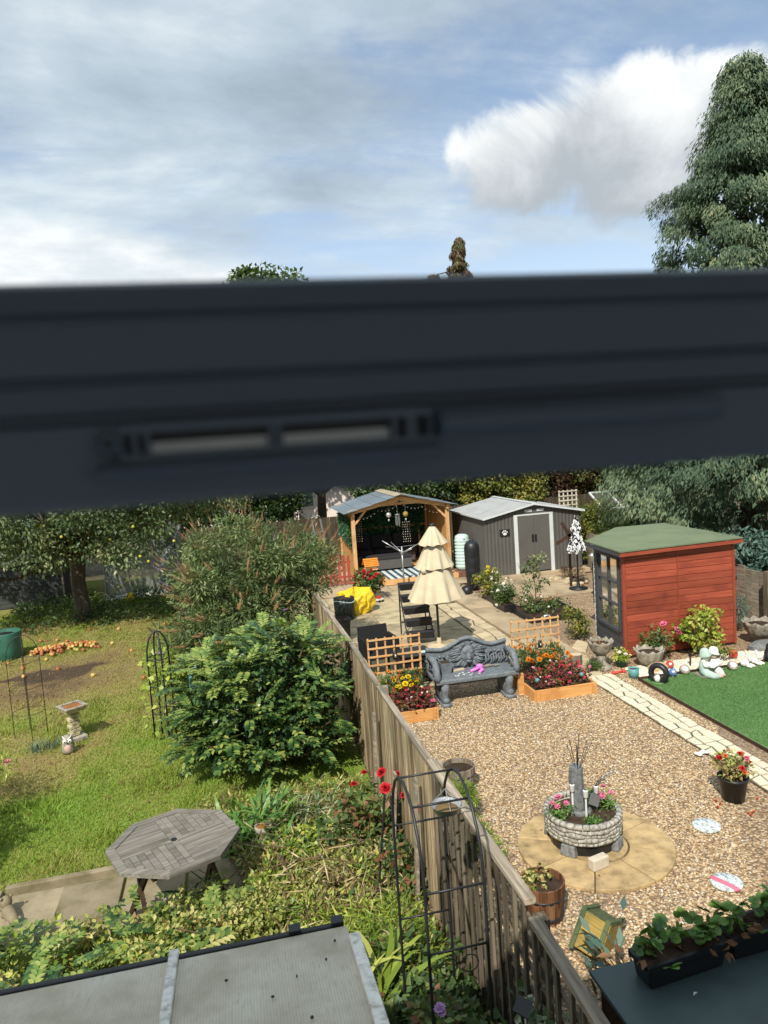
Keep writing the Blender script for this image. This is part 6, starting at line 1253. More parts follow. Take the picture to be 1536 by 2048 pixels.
# terrace corner statue and small sundial pedestal
ls = thing('lion_statue', 'worn reclining stone lion at the terrace corner', 'statue', (-2.27, 7.05, .02), .5); ls.scale = (.55, .55, .55)
m = MB(); m.tube([(0, -.24, .10), (0, -.06, .12), (0, .14, .13), (0, .2, .15)], [.08, .10, .11, .09], 10); m.ell((0, .24, .25), (.10, .10, .11), 12, 8); m.ell((0, .33, .23), (.05, .06, .05), 10, 6)
for s_ in (-1, 1): m.tube([(s_*.07, .16, .08), (s_*.08, .30, .04), (s_*.08, .40, .03)], [.05, .04, .035], 8); m.ell((s_*.09, -.2, .08), (.05, .09, .08), 9, 6); m.ell((s_*.08, .2, .35), .028, 8, 5)
m.build('body', 'old_slab', ls, True); MB().box((0, .04, .012), (.32, .78, .03)).build('plinth', 'old_slab', ls)
pd = thing('stone_pedestal', 'small stone bird bath pedestal among the iris leaves', 'ornament', (.07, 7.50, 0)); MB().lathe([(.10, 0), (.10, .05), (.06, .08), (.05, .16), (.055, .22), (.085, .25), (.09, .30), (.075, .30), (.05, .275)], 18).build('pillar', 'stone_old', pd, True); MB().lathe([(.07, .288), (.01, .285)], 14).build('water', 'rust_water', pd)
# teal wire frame behind the mahonia
tq = thing('wire_cage', 'teal wire plant cage behind the mahonia', 'plant support', (-.50, 11.6, 0))
for a, b in (((-.3, -.15, .78), (.25, -.15, .85)), ((-.3, .2, .82), (.25, .2, .88)), ((-.3, -.15, .78), (-.3, .2, .82)), ((.25, -.15, .85), (.25, .2, .88)), ((-.3, -.15, 0), (-.3, -.15, .78)), ((.25, -.15, 0), (.25, -.15, .85)), ((-.3, .2, 0), (-.3, .2, .82)), ((.25, .2, 0), (.25, .2, .88))): MB().tube([a, b], .009, 6).build('bar', 'teal_plastic', tq)
# dark shed, greenhouse, step ladder, rear fence
ds = thing('dark_shed', 'dark weatherboard shed under the apple tree', 'shed', (0, 0, 0)); boards(ds, (-8.2, 23.2), (-4.95, 23.2), .02, 1.25, .14, 'dark_shed_wood'); MB().bb(-8.2, -4.95, 23.2, 23.24, 1.251, 1.90).build('upper_wall', 'dark_shed_wood', ds); boards(ds, (-4.95, 23.2), (-4.95, 25.4), .02, 1.88, .14, 'dark_shed_wood'); MB().bb(-7.0, -5.4, 23.17, 23.195, 1.3, 1.8).build('window', 'glass_dirty', ds); MB().beam((-4.95, 23.19, 0), (-4.95, 23.19, 1.9), .07, .05, (1, 0, 0)).build('corner_post', 'fence_grey', ds)
MB().add([(-8.4, 23.0, 1.92), (-4.75, 23.0, 1.92), (-4.75, 24.4, 2.5), (-8.4, 24.4, 2.5), (-4.75, 25.6, 1.95), (-8.4, 25.6, 1.95)], [(0, 1, 2, 3), (3, 2, 4, 5)]).build('roof', 'felt_slate', ds)
gh = thing('greenhouse', 'aluminium greenhouse with dirty glass beside the apple tree', 'greenhouse', (0, 0, 0)); q0, q1, qa, qb, ez, rz_ = -3.75, -1.62, 23.0, 25.6, 1.75, 2.45; qm = (q0+q1)/2
def bar(a, b, wd=.03): MB().beam(a, b, wd, wd, (0, 1, .2) if abs(a[0]-b[0])+abs(a[1]-b[1]) < .01 else (0, 0, 1)).build('glazing_bar', 'zinc', gh)
for x in (q0, -3.05, -2.32, q1): bar((x, qa, .12), (x, qa, ez+(rz_-ez)*(1-abs(x-qm)/(q1-qm))))
for x in (q0, q1):
    for y in (qa+.65, qa+1.3, qa+1.95, qb): bar((x, y, .12), (x, y, ez))
bar((q0, qa, .13), (q1, qa, .13)); bar((q0, qa, ez), (q1, qa, ez)); bar((-3.05, qa, 1.02), (-2.32, qa, 1.02), .04); bar((q0, qa, 1.55), (-3.05, qa, .15), .025); bar((q1, qa, 1.65), (-2.32, qa, .15), .025); bar((q0, qa, ez), (qm, qa, rz_)); bar((q1, qa, ez), (qm, qa, rz_)); bar((qm, qa, rz_), (qm, qb, rz_)); bar((q0, qa, ez), (q0, qb, ez)); bar((q1, qa, ez), (q1, qb, ez))
for x0_, x1_ in ((q0, -3.05), (-3.05, -2.32), (-2.32, q1)): MB().sheet([(x0_+.02, qa+.003, .15), (x1_-.02, qa+.003, .15), (x1_-.02, qa+.003, ez-.02), (x0_+.02, qa+.003, ez-.02)]).build('pane', 'glass_dirty', gh)
for x in (q0, q1): MB().sheet([(x, qa+.02, .15), (x, qb, .15), (x, qb, ez), (x, qa+.02, ez)]).build('pane', 'glass_dirty', gh); MB().sheet([(x, qa, ez+.02), (x, qb, ez+.02), (qm, qb, rz_), (qm, qa, rz_)]).build('roof_pane', 'glass_dirty', gh)
MB().bb(q0-.05, q1+.05, qa-.06, qa+.06, 0, .11).build('sill', 'white_wash', gh)
for p_, r_ in (((-2.05, 23.5, .55), (.20, .2, .42)), ((-1.9, 23.7, 1.0), (.22, .22, .36))): tag(MB().ell((0, 0, 0), r_, 12, 8).build('white_sack', 'white_wash', None, True, loc=p_), 'lower white plastic sack inside the greenhouse' if p_[2] < .8 else 'upper white plastic sack inside the greenhouse', 'sack')
tag(MB().lathe([(.10, 0), (.13, .16), (.05, .26), (.02, .27)], 14).build('yellow_can', 'yellow_bag', None, True, loc=(-3.0, 22.4, 0)), 'yellow container in front of the greenhouse door', 'container')
sl2 = thing('step_ladder', 'aluminium step ladder standing behind the buddleia', 'ladder', (2.62, 22.4, 0), .5)
for s_ in (-1, 1): MB().beam((s_*.20, -.35, 0), (s_*.16, .05, 1.9), .03, .055).build('stile', 'steel', sl2); MB().beam((s_*.20, .55, 0), (s_*.16, .08, 1.55), .025, .03).build('rear_leg', 'steel', sl2)
for i in range(5): k = .14+.165*i; MB().box((0, -.35+.4*k, 1.9*k), (.37, .09, .025)).build('tread', 'steel', sl2)
MB().tube([(-.16, .05, 1.88), (-.14, .05, 2.0), (.14, .05, 2.0), (.16, .05, 1.88)], .015, 7).build('hand_rail', 'steel', sl2, True)
wood('rear_wood', (.045, .035, .022), (.10, .078, .045), 'Z', rv=.4)
rf_ = thing('rear_fence', 'tall dark board fence across the back of the gardens', 'fence'); me = MB().box((0, 0, .8), (.125, .02, 1.6)).mesh('rear_board', 'rear_wood')
for i in range(125): obj('board', me, rf_, (-1.4+i*.13, 25.9+(.012 if i % 2 else 0), 0))

# ------------------------------------------------------------------ trees
def trunk(root, pts, r, mt='bark', name='trunk', n=9): return MB().tube(pts, r, n).build(name, mt, root, True)
def limb_set(root, base, tips, r, name='limbs'):
    m = MB()
    for t_ in tips:
        b = np.array(base); t_ = np.array(t_); md = b*.5+t_*.5+rng.normal(0, .12, 3)+[0, 0, .1]; m.tube([b, md, t_], [r, r*.6, r*.2], 6, False)
    return m.build(name, 'bark', root, True)
# tall conifer at the right
ct = thing('tall_conifer', 'tall grey green conifer behind the red summerhouse', 'tree', (13.5, 17.0, 0)); trunk(ct, [(0, 0, 0), (.1, 0, 5), (0, .1, 9), (.05, 0, 12.6)], [.32, .24, .14, .03])
zp, rp_ = [0.3, 1.5, 3, 5, 8, 9.6, 11, 12.2, 12.9], [3.0, 3.5, 3.6, 2.9, 2.2, 1.6, .8, .34, .06]
K = 900; z = .4+12.4*rng.random(K)**1.3; a = rng.random(K)*6.283; rr = np.interp(z, zp, rp_)*(1+.13*np.sin(a*5+z*1.9)+.10*np.sin(a*3-z*3.4)+.09*np.sin(a*8+z*5))*(.66+.40*rng.random(K)**.7)
C = np.stack([rr*np.cos(a), rr*np.sin(a), z], 1); per = 300; cr = .26+.28*rng.random(K); Cr = np.repeat(C, per, 0); d = rv(K*per); off = d*(np.repeat(cr, per)*(.25+.75*rng.random(K*per)**.5))[:, None]*[1, 1, .75]; outw = vn(Cr*[1, 1, 0]); P = Cr+off+outw*.1
A = vn(outw*.55+rv(K*per)*.45+[0, 0, -.95]); N = vn(outw*.5+[0, 0, .8]+rv(K*per)*.4); L = .115*(.5+.9*rng.random(K*per))
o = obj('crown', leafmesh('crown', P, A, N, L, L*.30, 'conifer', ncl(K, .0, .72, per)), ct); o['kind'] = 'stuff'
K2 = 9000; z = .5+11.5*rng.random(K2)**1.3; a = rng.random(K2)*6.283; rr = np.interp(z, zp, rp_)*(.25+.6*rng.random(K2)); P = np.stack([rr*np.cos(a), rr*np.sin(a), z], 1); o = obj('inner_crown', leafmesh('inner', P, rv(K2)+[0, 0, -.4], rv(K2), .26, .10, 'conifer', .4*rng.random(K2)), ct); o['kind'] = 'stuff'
limb_set(ct, (0, 0, 4), C[::26]*.92, .07)
# low blue conifer in front of it
t = thing('blue_conifer', 'low blue green conifer bough spreading beside the summerhouse', 'tree', (11.3, 13.7, 0)); C = shell_pts(60, 1.25, 1.0, .75, .4)+np.array([0, 0, .95]); foliage(t, C, .30, 120, .13, .05, 'conifer_blue', 'crown', droop=.5); trunk(t, [(0, 0, 0), (.1, 0, .6), (0, 0, 1.3)], [.10, .08, .04])
def tree(label, loc, h, rx, ry, z0, mt, K=150, per=110, L=.135, W=.07, cl=.5, name='garden_tree', group='trees behind the garden', tone=(0, 1), **kw):
    t = thing(name, label, 'tree', loc, 0, group); trunk(t, [(0, 0, 0), (.08, 0, h*.35), (-.05, .05, h*.75)], [.03*h, .022*h, .006*h], n=8)
    C = shell_pts(int(K*1.25), rx, ry, (h-z0)/2, .6)+np.array([0, 0, (h+z0)/2]); foliage(t, C, cl*(.5+.9*rng.random(len(C))), int(per*1.25), L, W, mt, 'crown', tone=tone, **kw); limb_set(t, (.03, 0, h*.3), C[::9]*.9, .012*h); return t
tree('dense dark hedge tree right behind the gazebo roof', (6.9, 27.6, 0), 6.3, 2.4, 1.8, .4, 'hedge', 210, 110)
tree('dark leafy tree left of the gazebo with its trunk showing', (3.6, 29.2, 0), 7.2, 2.2, 2.0, 2.9, 'hedge', 120, 90)
tree('dark evergreen tree behind the step ladder', (1.0, 27.6, 0), 6.4, 2.0, 1.6, .6, 'hedge', 190, 100, tone=(0, .5))
tree('yellow green drooping tree behind the metal shed', (10.0, 26.6, 0), 5.6, 1.8, 1.5, .6, 'hedge_yellow', 170, 110, droop=.7)
tree('copper leaved tree behind the small trellis', (13.9, 28.0, 0), 6.0, 2.1, 1.6, .8, 'hedge_copper', 190, 110)
tree('mid green tree between the copper tree and the conifer', (17.2, 27.2, 0), 6.2, 2.0, 1.6, .5, 'hedge', 180, 110)
tree('dark tree behind the greenhouse', (-2.2, 28.2, 0), 6.0, 2.4, 1.8, .5, 'hedge', 190, 100, tone=(0, .5))
tree('dark tree behind the dark shed', (-6.4, 28.4, 0), 6.2, 2.6, 1.8, .5, 'hedge', 170, 100, tone=(0, .4))
tree('dark tree at the far left beyond the sheds', (-10.8, 28, 0), 6.5, 2.6, 2.2, .4, 'hedge', 150, 100, tone=(0, .5))
tree('domed leafy tree top showing above the window bar', (2.75, 36, 0), 12.75, 2.5, 2.4, 4.5, 'hedge', 170, 130, .26, .16, .75, 'distant_tree', 'trees showing above the bar', tone=(0, .7))
wt = thing('weeping_tree', 'narrow weeping conifer top showing above the window bar', 'tree', (12.15, 36, 0), 0, 'trees showing above the bar'); trunk(wt, [(0, 0, 0), (.1, 0, 7), (-.05, 0, 11.5), (.05, 0, 13.7)], [.22, .16, .07, .02])
zl = np.concatenate([rng.uniform(9.6, 13.8, 60), rng.uniform(4, 12.0, 90)]); a = rng.random(len(zl))*6.28; rr = np.interp(zl, [4, 9.5, 11.6, 12.1, 13.6], [2.2, 1.25, .85, .5, .12])*(.3+.7*rng.random(len(zl))); C = np.stack([rr*np.cos(a)+.1, rr*np.sin(a), zl], 1); C = np.concatenate([C, np.stack([-1.15+.12*rng.normal(size=12), 0*np.ones(12), rng.uniform(10.2, 12.1, 12)], 1)]); foliage(wt, C, .26, 120, .24, .07, 'hedge_copper', 'crown', droop=1.6, out=.3, tone=(.4, 1)); MB().tube([(0, 0, 11.4), (-.6, 0, 12.2), (-1.1, 0, 12.1), (-1.3, 0, 11.2)], [.06, .04, .03, .01], 6).build('limb', 'bark', wt, True)
# apple tree
at = thing('apple_tree', 'old spreading apple tree with fruit on the neighbouring lawn', 'tree', (-4.0, 20.6, 0)); trunk(at, [(0, 0, -.02), (.02, .02, .3), (-.03, 0, 1.0), (.03, 0, 1.7), (0, 0, 2.3)], [.27, .20, .19, .20, .12], n=12)
K = 330; C = shell_pts(K, 4.3, 2.9, 1.55, .45)+np.array([.35, -.2, 3.45]); low = C[:, 2] < 2.15+.22*np.sin(C[:, 0]*2.1)+.25*(np.abs(C[:, 0]) < .8)
C = C[~low]; hang = np.stack([rng.uniform(-4.2, 3.2, 46), rng.uniform(-2.6, -1.2, 46), rng.uniform(1.75, 2.6, 46)], 1); C = np.concatenate([C, hang]); foliage(at, C, .42*(.7+.6*rng.random(len(C))), 120, .115, .055, 'apple_leaf', 'crown', droop=.45)
limb_set(at, (0, 0, 1.7), C[::7]*np.array([.92, .92, .95]), .07)
plain('fruit_green', (.42, .42, .06), .4, .3, 20, 0, c2=(.50, .26, .05))
aob = MB().ell((0, 0, 0), .036, 8, 6).mesh('apple_fruit', 'fruit_green', True)
for px_, py_ in ((28, 1063), (27, 1058), (226, 1075), (284, 1108), (300, 1118), (350, 1078), (222, 1060), (130, 1070), (270, 1050), (90, 1048)): p = D(px_, py_, 18.4); obj('fruit', aob, at, (p[0]+4.0, 18.0-20.6, p[2]))
# undergrowth below the apple tree
C = np.stack([rng.uniform(-6, .2, 150), rng.uniform(19.3, 22.8, 150), rng.uniform(.02, .20, 150)], 1); t = thing('undergrowth', 'low dark ground cover beneath the apple tree', 'ground cover', (0, 0, 0)); t['kind'] = 'stuff'; foliage(t, C, .28, 40, .10, .06, 'hedge', tone=(0, .6))
# buddleia with rusty spent spikes
bu = thing('buddleia', 'large buddleia bush with rust coloured spent flower spikes', 'shrub', (.25, 14.6, 0))
K = 190; C = np.concatenate([shell_pts(130, 1.5, 1.3, 1.05, .5)+np.array([.15, 0, 1.75]), shell_pts(60, 1.5, 1.0, .6, .4)+np.array([-.35, -.8, .75])]); C = C[C[:, 2] > .15]
foliage(bu, C, .34, 190, .12, .026, 'buddleia', out=1.0, droop=.1, up=.5, tone=(0, .9)); stems(bu, (0, 0, 0), C[::7], .02)
spm = []
for kd in ('rust_spike', 'rust_spike', 'mauve_petal'):
    n = 44; h_ = np.linspace(0, 1, n); a = np.arange(n)*2.4; rr = .055*(1-h_*.7); P = np.stack([.0*h_, 0*h_, h_], 1)+0; P[:, 0] += .12*h_**2; A = np.stack([np.cos(a), np.sin(a), .6+0*a], 1); spm.append(leafmesh('flower_spike', P, A, np.stack([-np.cos(a), -np.sin(a), 1.5+0*a], 1), rr*2.0, rr*1.4, kd))
top = C[(C[:, 2] > .5) & (C[:, 1] < .55)]
for i in range(210):
    c = top[rng.integers(len(top))]; d = vn(c-np.array([.1, .1, 1.2])+rng.normal(0, .25, 3)+[0, -.25, .35]); p = c+d*rng.uniform(.22, .42); obj('flower_spike', spm[2 if i % 9 == 0 else i % 2], bu, p, Vector(d+[0, 0, .25]).to_track_quat('Z', 'Y').to_euler(), rng.uniform(.24, .42)*(.6 if i % 9 == 0 else 1))
n = 420; c = top[rng.integers(len(top), size=n)]; d = vn(c-np.array([.1, .1, 1.2])+rng.normal(0, .3, (n, 3))+[0, -.25, .35]); o = obj('small_spikes', leafmesh('small_spikes', c+d*rng.uniform(.15, .38, (n, 1)), d+[0, 0, .2]+rv(n)*.2, rv(n), .16, .03, 'rust_spike'), bu); o['kind'] = 'stuff'
# mahonia: fronds of paired leaflets
def frond_mesh(name, mt, n=8):
    P, A, N = [], [], []
    for i in range(n):
        k = .12+.86*i/(n-1); z = -.22*k*k
        for s_ in (-1, 1): P.append((0, k, z)); A.append((s_*.8, .55, -.12)); N.append((-s_*.25, .15, 1))
    P.append((0, 1.0, -.22)); A.append((0, 1, -.35)); N.append((0, .3, 1)); m_ = len(P)
    return leafmesh6(name, np.array(P), np.array(A), np.array(N), .34*np.array([1-.35*abs(i/m_-.45) for i in range(m_)]), .145, mt)
frm = [frond_mesh('frond', 'mahonia', q) for q in (6, 7, 8)]+[frond_mesh('frond', 'mahonia_lit', 7)]
mh = thing('mahonia', 'large glossy mahonia bush with spiny fronds beside the fence', 'shrub', (.30, 9.65, 0)); whorls = []
for i in range(100):
    a = rng.random()*6.283; zc = .25+1.45*rng.random()**.75; rc = (1.0 if zc < 1.3 else 1.0-.45*(zc-1.3)/.4)*rng.uniform(.72, 1.0)*(1 if i % 4 else .5); whorls.append(np.array([rc*1.10*math.cos(a), rc*.84*math.sin(a), zc+(.1 if i % 4 == 0 else 0)]))
whorls += [np.array([rng.uniform(-.8, .8), rng.uniform(-1.0, -.5), rng.uniform(.25, .8)]) for _ in range(16)]
cnt = 0
for c in whorls:
    hi = c[2] > 1.25
    for j in range(6):
        if cnt >= 640: break
        a = rng.random()*6.283; ax = vn(np.array([math.cos(a), math.sin(a), .25+.35*rng.normal()])+vn(c*[1, 1, .3])*.6+[0, -.15, 0]); eu = Vector(ax).to_track_quat('Y', 'Z').to_euler(); obj('frond', frm[3] if (hi and rng.random() < .5) else frm[rng.integers(3)], mh, c+ax*.03, eu, rng.uniform(.22, .34)); cnt += 1  # high fronds often take the sunlit leaf tone
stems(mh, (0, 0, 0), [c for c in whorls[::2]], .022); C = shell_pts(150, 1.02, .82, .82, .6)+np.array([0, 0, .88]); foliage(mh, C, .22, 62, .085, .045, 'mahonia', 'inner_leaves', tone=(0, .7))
# garden climbers on the lawn edge and left shrubs
def roses(label, loc, tips, hh, rr, K=34):
    t = thing('red_rose', label, 'rose', loc); C = np.stack([rng.normal(0, rr, K), rng.normal(0, rr, K), rng.uniform(.15, hh, K)], 1); foliage(t, C, .13, 30, .07, .05, 'rose_leaf'); stems(t, (0, 0, 0), C[:10], .007)
    L_ = [np.array(p)-np.array(loc) for p in tips]; blooms(t, L_, 'red', .062); stems(t, (0, 0, .2), L_, .006, 'vine_green', 'flower_stems'); return t
roses('rose bush with red blooms in front of the board fence', (1.08, 7.15, 0), [D(728, 1547, 7.1), D(764, 1546, 7.0), D(795, 1549, 6.95), D(771, 1577, 6.9), D(808, 1591, 6.85), D(708, 1570, 7.2)], .62, .20)
roses('leggy rose with one red bloom behind the metal arch', (1.20, 6.2, 0), [D(839, 1615, 6.2)], .55, .14, 18)
# iris and long grassy leaves beside the table
def strap(name, label, loc, n, L_, spread, mt, wd=.035, rnd=None):
    t = thing(name, label, 'plant', loc); bl_ = []
    for v in range(3):
        m = []; idx = []; K_ = 5
        V = []
        for i in range(K_+1):
            k = i/K_; y = .55*k**1.6; z = k-.42*k**3; w2 = wd*(1-k**2)*.5/L_+.002; V += [(-w2, y, z), (w2, y, z)]
        idx = []
        for i in range(K_): idx += [2*i, 2*i+1, 2*i+3, 2*i+2]
        bl_.append(rmesh('leaf_blade', np.array(V), 4, idx, mt, np.full(len(V), (.2, .5, .85)[v])))
    for i in range(n): obj('leaf', bl_[rng.integers(3)], t, (rng.normal(0, spread), rng.normal(0, spread), 0), (rng.normal(0, .25), rng.normal(0, .2), rng.random()*6.28), (1*L_, L_*rng.uniform(.6, 1.3), L_*rng.uniform(.6, 1.15)))
    return t
strap('iris_clump', 'clump of upright iris leaves beside the grey table', (.06, 7.72, 0), 85, .72, .17, 'straw_leaf', .055)
strap('daylily', 'arching strap leaves beside the lean-to corner', (.62, 4.85, .1), 30, .85, .10, 'lime', .06)
strap('grass_clump', 'bluish grass tuft left of the bird bath', (-2.95, 11.4, 0), 70, .22, .10, 'conifer_blue', .012)
strap('bamboo_grass', 'pale narrow bladed grass clump in front of the mahonia', (.62, 7.75, 0), 95, .62, .24, 'ivy', .026)
strap('dry_iris', 'withered tan strap leaves by the fence foot', (.98, 5.4, .1), 26, .45, .07, 'dry_straw', .03)
# the tangle between terrace, lean-to and fence
def tangle(name, label, x0, x1, y0, y1, hmap, K, per, L, W, mt, cl=.14, tone=(0, 1), cat='plants', **kw):
    t = thing(name, label, cat, (0, 0, 0)); x = rng.uniform(x0, x1, K); y = rng.uniform(y0, y1, K); C = np.stack([x, y, hmap(x, y)*rng.uniform(.55, 1.0, K)], 1); foliage(t, C, cl, per, L, W, mt, tone=tone, **kw); t['kind'] = 'stuff'; return t
hh_ = lambda x, y: .12+.22*vnoise(x, y, .45, 4)
tangle('clippings_heap', 'heap of yellowed clippings and dry stalks between terrace and fence', -.10, 1.25, 5.3, 7.15, lambda x, y: .04+.24*vnoise(x, y, .5, 4), 240, 60, .075, .028, 'clippings', cat='clippings', droop=-.1)
tangle('ground_weeds', 'yellow green leafy weeds over the clippings', -.2, 1.3, 5.0, 7.5, lambda x, y: .05+.26*vnoise(x, y, .4, 14), 190, 52, .06, .034, 'lime', cl=.13, tone=(.05, .8))
tangle('green_weeds', 'mid green leafy weeds among the clippings', -.2, 1.3, 5.0, 7.6, lambda x, y: .05+.26*vnoise(x, y, .4, 15), 110, 46, .065, .036, 'rose_leaf', cl=.13)
n = 900; P = np.stack([rng.uniform(-.1, 1.3, n), rng.uniform(5.2, 7.9, n), rng.uniform(.08, .34, n)], 1); o = obj('dry_stalks', leafmesh('dry_stalks', P, rv(n)*[1, 1, .35], rv(n)+[0, 0, 1], .26, .013, 'dry_straw')); tag(o, 'scattered straw coloured stalks on the clippings', 'stalks', kind='stuff')
o = MB()
for i in range(46): p = np.array([rng.uniform(-.5, 1.2), rng.uniform(4.7, 7.5), rng.uniform(.2, .42)]); d = vn(rng.normal(size=3)*[1, 1, .25])*rng.uniform(.2, .45); o.tube([p-d, p+rng.normal(0, .03, 3), p+d], [.007, .006, .003], 5, False)
tag(o.build('cut_branches', 'stem'), 'cut brown branches lying over the clippings', 'branches', kind='stuff')
t = thing('variegated_shrub', 'cream and yellow variegated shrub beside the terrace', 'shrub', (-.35, 5.95, 0)); C = np.stack([rng.normal(0, .30, 85), rng.normal(0, .24, 85), rng.uniform(.10, .45, 85)], 1); foliage(t, C, .11, 50, .045, .028, 'variegated', tone=(.15, .85)); stems(t, (0, 0, 0), C[:14], .008)
t = thing('mahonia_seedlings', 'yellow green mahonia fronds along the lean-to roof edge', 'shrub', (-1.0, 5.25, 0))
for i in range(290):
    qy = rng.uniform(-1.0, 1.25); p = np.array([rng.uniform(-1.7, .75), qy, rng.uniform(.12, .50)*(1-.30*max(0, qy))]); a = rng.random()*6.28; eu = Vector((math.cos(a), math.sin(a), rng.uniform(-.1, .9))).to_track_quat('Y', 'Z').to_euler(); obj('frond', frm[3] if rng.random() < .45 else frm[rng.integers(3)], t, p, eu, rng.uniform(.17, .29))
C = np.stack([rng.uniform(-1.7, .9, 150), rng.uniform(-1.1, 1.28, 150), rng.uniform(.03, .34, 150)], 1); foliage(t, C[:90], .15, 50, .06, .035, 'lime', 'leaves'); foliage(t, C[90:], .13, 50, .06, .035, 'variegated', 'pale_leaves'); foliage(t, C[::3]*[1, 1, .8], .14, 40, .09, .02, 'clippings', 'dry_leaves'); stems(t, (0, 0, 0), C[:16], .008)
t = thing('cut_frond', 'single pale yellow cut frond on the clippings', 'frond', (-.55, 5.35, .52)); obj('leaf', frond_mesh('pale_frond', 'variegated', 7), t, (0, 0, 0), (.3, .1, -1.2), .28)
tangle('shade_planting', 'dark green leafy plants below the metal arch', .42, 1.35, 3.1, 5.2, lambda x, y: .15+.45*vnoise(x, y, .4, 8), 150, 50, .075, .045, 'rose_leaf', cl=.15)
tangle('feathery_plants', 'bright feathery green weeds by the arch foot', .35, 1.2, 4.9, 5.9, lambda x, y: .2+.3*vnoise(x, y, .3, 3), 70, 60, .07, .014, 'lime', tone=(0, .6))
tangle('arch_climber', 'dark climber leaves on the near side of the arch', .90, 1.25, 3.75, 4.6, lambda x, y: .35+.75*vnoise(x, y, .3, 6), 60, 40, .065, .045, 'rose_leaf', cl=.13)
tangle('bed_edge_plants', 'mixed leaves at the foot of the mahonia', -.9, 1.3, 7.7, 8.7, lambda x, y: .05+.15*vnoise(x, y, .3, 7), 110, 40, .07, .02, 'clippings')
MB_ = thing('bamboo_cane', 'black cane standing among the clippings', 'cane', G(755, 1830)); MB().tube([(0, 0, 0), (.16, .1, 1.05)], .010, 6).build('cane', 'black_plastic', MB_)
# ivy and solar spot on the near fence, purple flower
t = thing('variegated_ivy', 'variegated ivy growing over the near trellis fence', 'climber', (FX-.05, 3.35, 0)); C = np.stack([rng.normal(-.03, .04, 46), rng.normal(0, .16, 46), rng.uniform(.3, 1.1, 46)], 1); foliage(t, C, .11, 26, .055, .045, 'ivy'); stems(t, (0, 0, 0), C[:10], .005)
so_ = thing('solar_spot', 'black square solar spotlight on the near fence', 'lamp', D(1040, 2030, 3.0)); MB().beam((0, 0, 0), (.05, .05, .03), .075, .012, (0, -.5, 1)).build('panel', 'black_plastic', so_); MB().tube([(.02, .02, -.01), (.02, .02, -.9)], .008, 6).build('stake', 'black_plastic', so_)
t = thing('purple_flower', 'single purple thistle flower below the metal arch', 'flower', (D(880, 2018, 3.7)[0], 3.7, 0)); zf = D(880, 2018, 3.7)[2]; blooms(t, [(0, 0, zf), (.0, 0, zf+.018), (.01, -.01, zf-.015), (.02, -.1, zf-.09)], 'lilac', .032); MB().tube([(0, 0, 0), (.02, 0, zf*.5), (0, 0, zf)], .004, 5).build('stem', 'vine_green', t)
t = shrub('cosmos', 'leafy bush with pink flowers at the left picture edge', (-3.35, 9.2, 0), .5, .6, 1.15, 46, 40, .08, .02, 'lime', cl=.16, tone=(0, .6)); blooms(t, [(.45, -.1, .5), (.40, -.4, .45), (.47, .3, .6), (.3, -.5, .9)], 'pink', .045)
shrub('edge_shrub', 'bushy shrub just beyond the left picture edge', (-3.75, 7.6, 0), .6, .7, 1.7, 60, 50, .09, .05, 'hedge', cl=.16)
shrub('rear_lawn_shrub', 'loose shrub with pale stems in front of the buddleia', (-1.25, 13.4, 0), .55, .5, .75, 30, 40, .09, .035, 'lime', cl=.2, tone=(0, .55))

# ------------------------------------------------------------------ beyond the back fence
bh = thing('bungalow', 'pale rendered bungalow glimpsed through the trees behind', 'house', (0, 0, 0))
MB().bb(-3.5, 9.0, 38, 45, 0, 2.9).build('wall', 'render_wall', bh); MB().add([(-4, 37.5, 2.85), (9.5, 37.5, 2.85), (9.5, 41.5, 5.2), (-4, 41.5, 5.2), (-4, 45.5, 2.85), (9.5, 45.5, 2.85)], [(0, 1, 2, 3), (3, 2, 5, 4), (0, 3, 4), (1, 5, 2)]).build('roof', 'roof_tile', bh)
for x in (-1.5, 3.0, 7.0):
    f_ = MB().bb(x, x+1.4, 37.96, 37.995, .95, 2.15).build('window', 'white_paint', bh); MB().bb(x+.08, x+.66, 37.94, 37.958, 1.03, 2.07).build('pane', 'glass_dirty', f_); MB().bb(x+.74, x+1.32, 37.94, 37.958, 1.03, 2.07).build('pane', 'glass_dirty', f_)
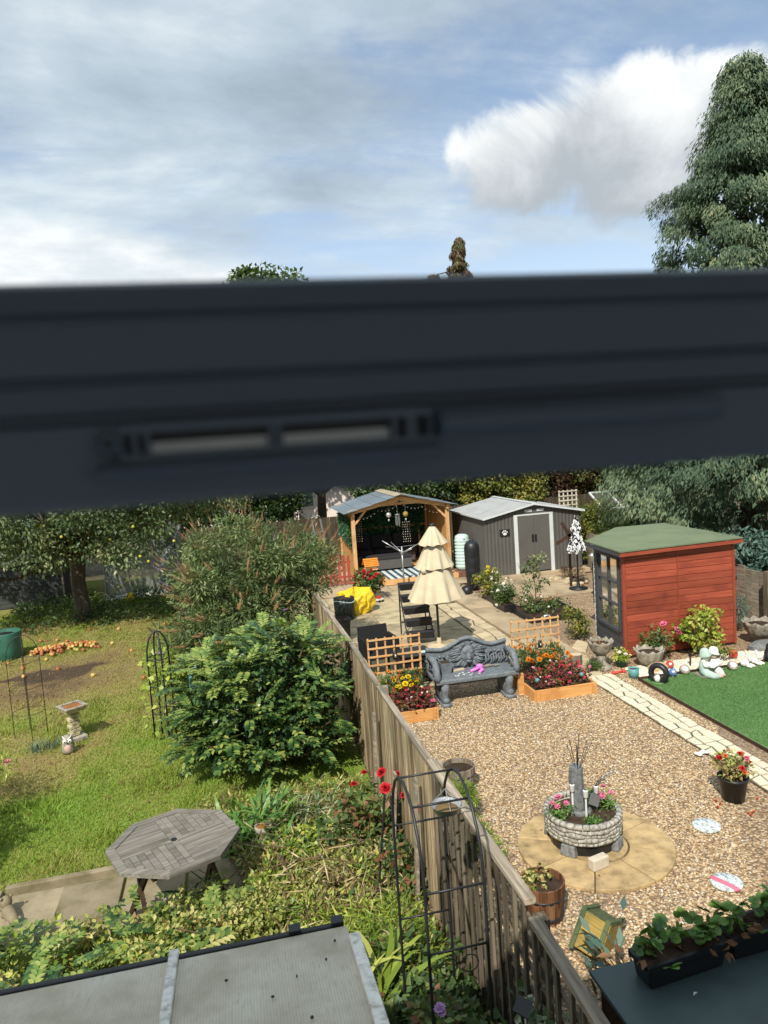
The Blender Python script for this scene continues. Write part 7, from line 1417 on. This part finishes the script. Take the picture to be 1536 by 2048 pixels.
g2 = thing('small_greenhouse', 'white framed greenhouse roof beside the large conifer', 'greenhouse', (0, 0, 0)); a0 = D(1203, 1010, 24.5); b0 = D(1262, 1003, 24.5); zE, zR = a0[2]-.12, a0[2]+.40
x0_, x1_ = a0[0]-.05, a0[0]+2.2
for i in range(4):
    x = x0_+(x1_-x0_)*i/3; MB().beam((x, 24.3, zE), (x, 25.3, zR), .06, .05).build('roof_bar', 'shed_trim', g2); MB().beam((x, 24.3, 0), (x, 24.3, zE), .05, .05, (1, 0, 0)).build('post', 'shed_trim', g2)
    if i < 3: MB().sheet([(x+.03, 24.3, zE+.01), (x+.70, 24.3, zE+.01), (x+.70, 25.3, zR+.01), (x+.03, 25.3, zR+.01)]).build('roof_pane', 'glass', g2); MB().sheet([(x+.03, 24.3, .2), (x+.70, 24.3, .2), (x+.70, 24.3, zE-.03), (x+.03, 24.3, zE-.03)]).build('side_pane', 'glass', g2)
for y, z in ((24.3, zE), (25.3, zR)): MB().beam((x0_, y, z), (x1_, y, z), .06, .05).build('rail', 'shed_trim', g2)
tq_ = thing('distant_trellis', 'pinkish trellis panel in the trees behind the shed', 'trellis', (0, 0, 0)); pa0, pb0 = D(1118, 988, 25.2), D(1160, 1016, 25.2); pa0 = np.array([pa0[0], 25.2, pa0[2]])
for i in range(5): x = pa0[0]+.17*i; MB().box((x, 25.2, pa0[2]-.30), (.05, .02, .85)).build('upright_slat', 'stone_block', tq_)
for j in range(4): MB().box((pa0[0]+.34, 25.18, pa0[2]+.08-.17*j), (.76, .02, .045)).build('cross_slat', 'stone_block', tq_)
for x in (pa0[0], pa0[0]+.68): MB().box((x, 25.23, (pa0[2]-.75)/2), (.05, .05, pa0[2]-.75)).build('post', 'stone_block', tq_)
shrub('privet_bush', 'rounded yellow green bush behind the animal print parasol', (11.0, 20.9, 0), .95, .8, 1.85, 90, 90, .10, .05, 'hedge_yellow', cl=.16, tone=(0, .8))
shrub('laurel_bush', 'darker green bush behind the summerhouse roof', (11.6, 19.3, 0), .8, .8, 1.5, 60, 80, .11, .05, 'hedge', cl=.18)
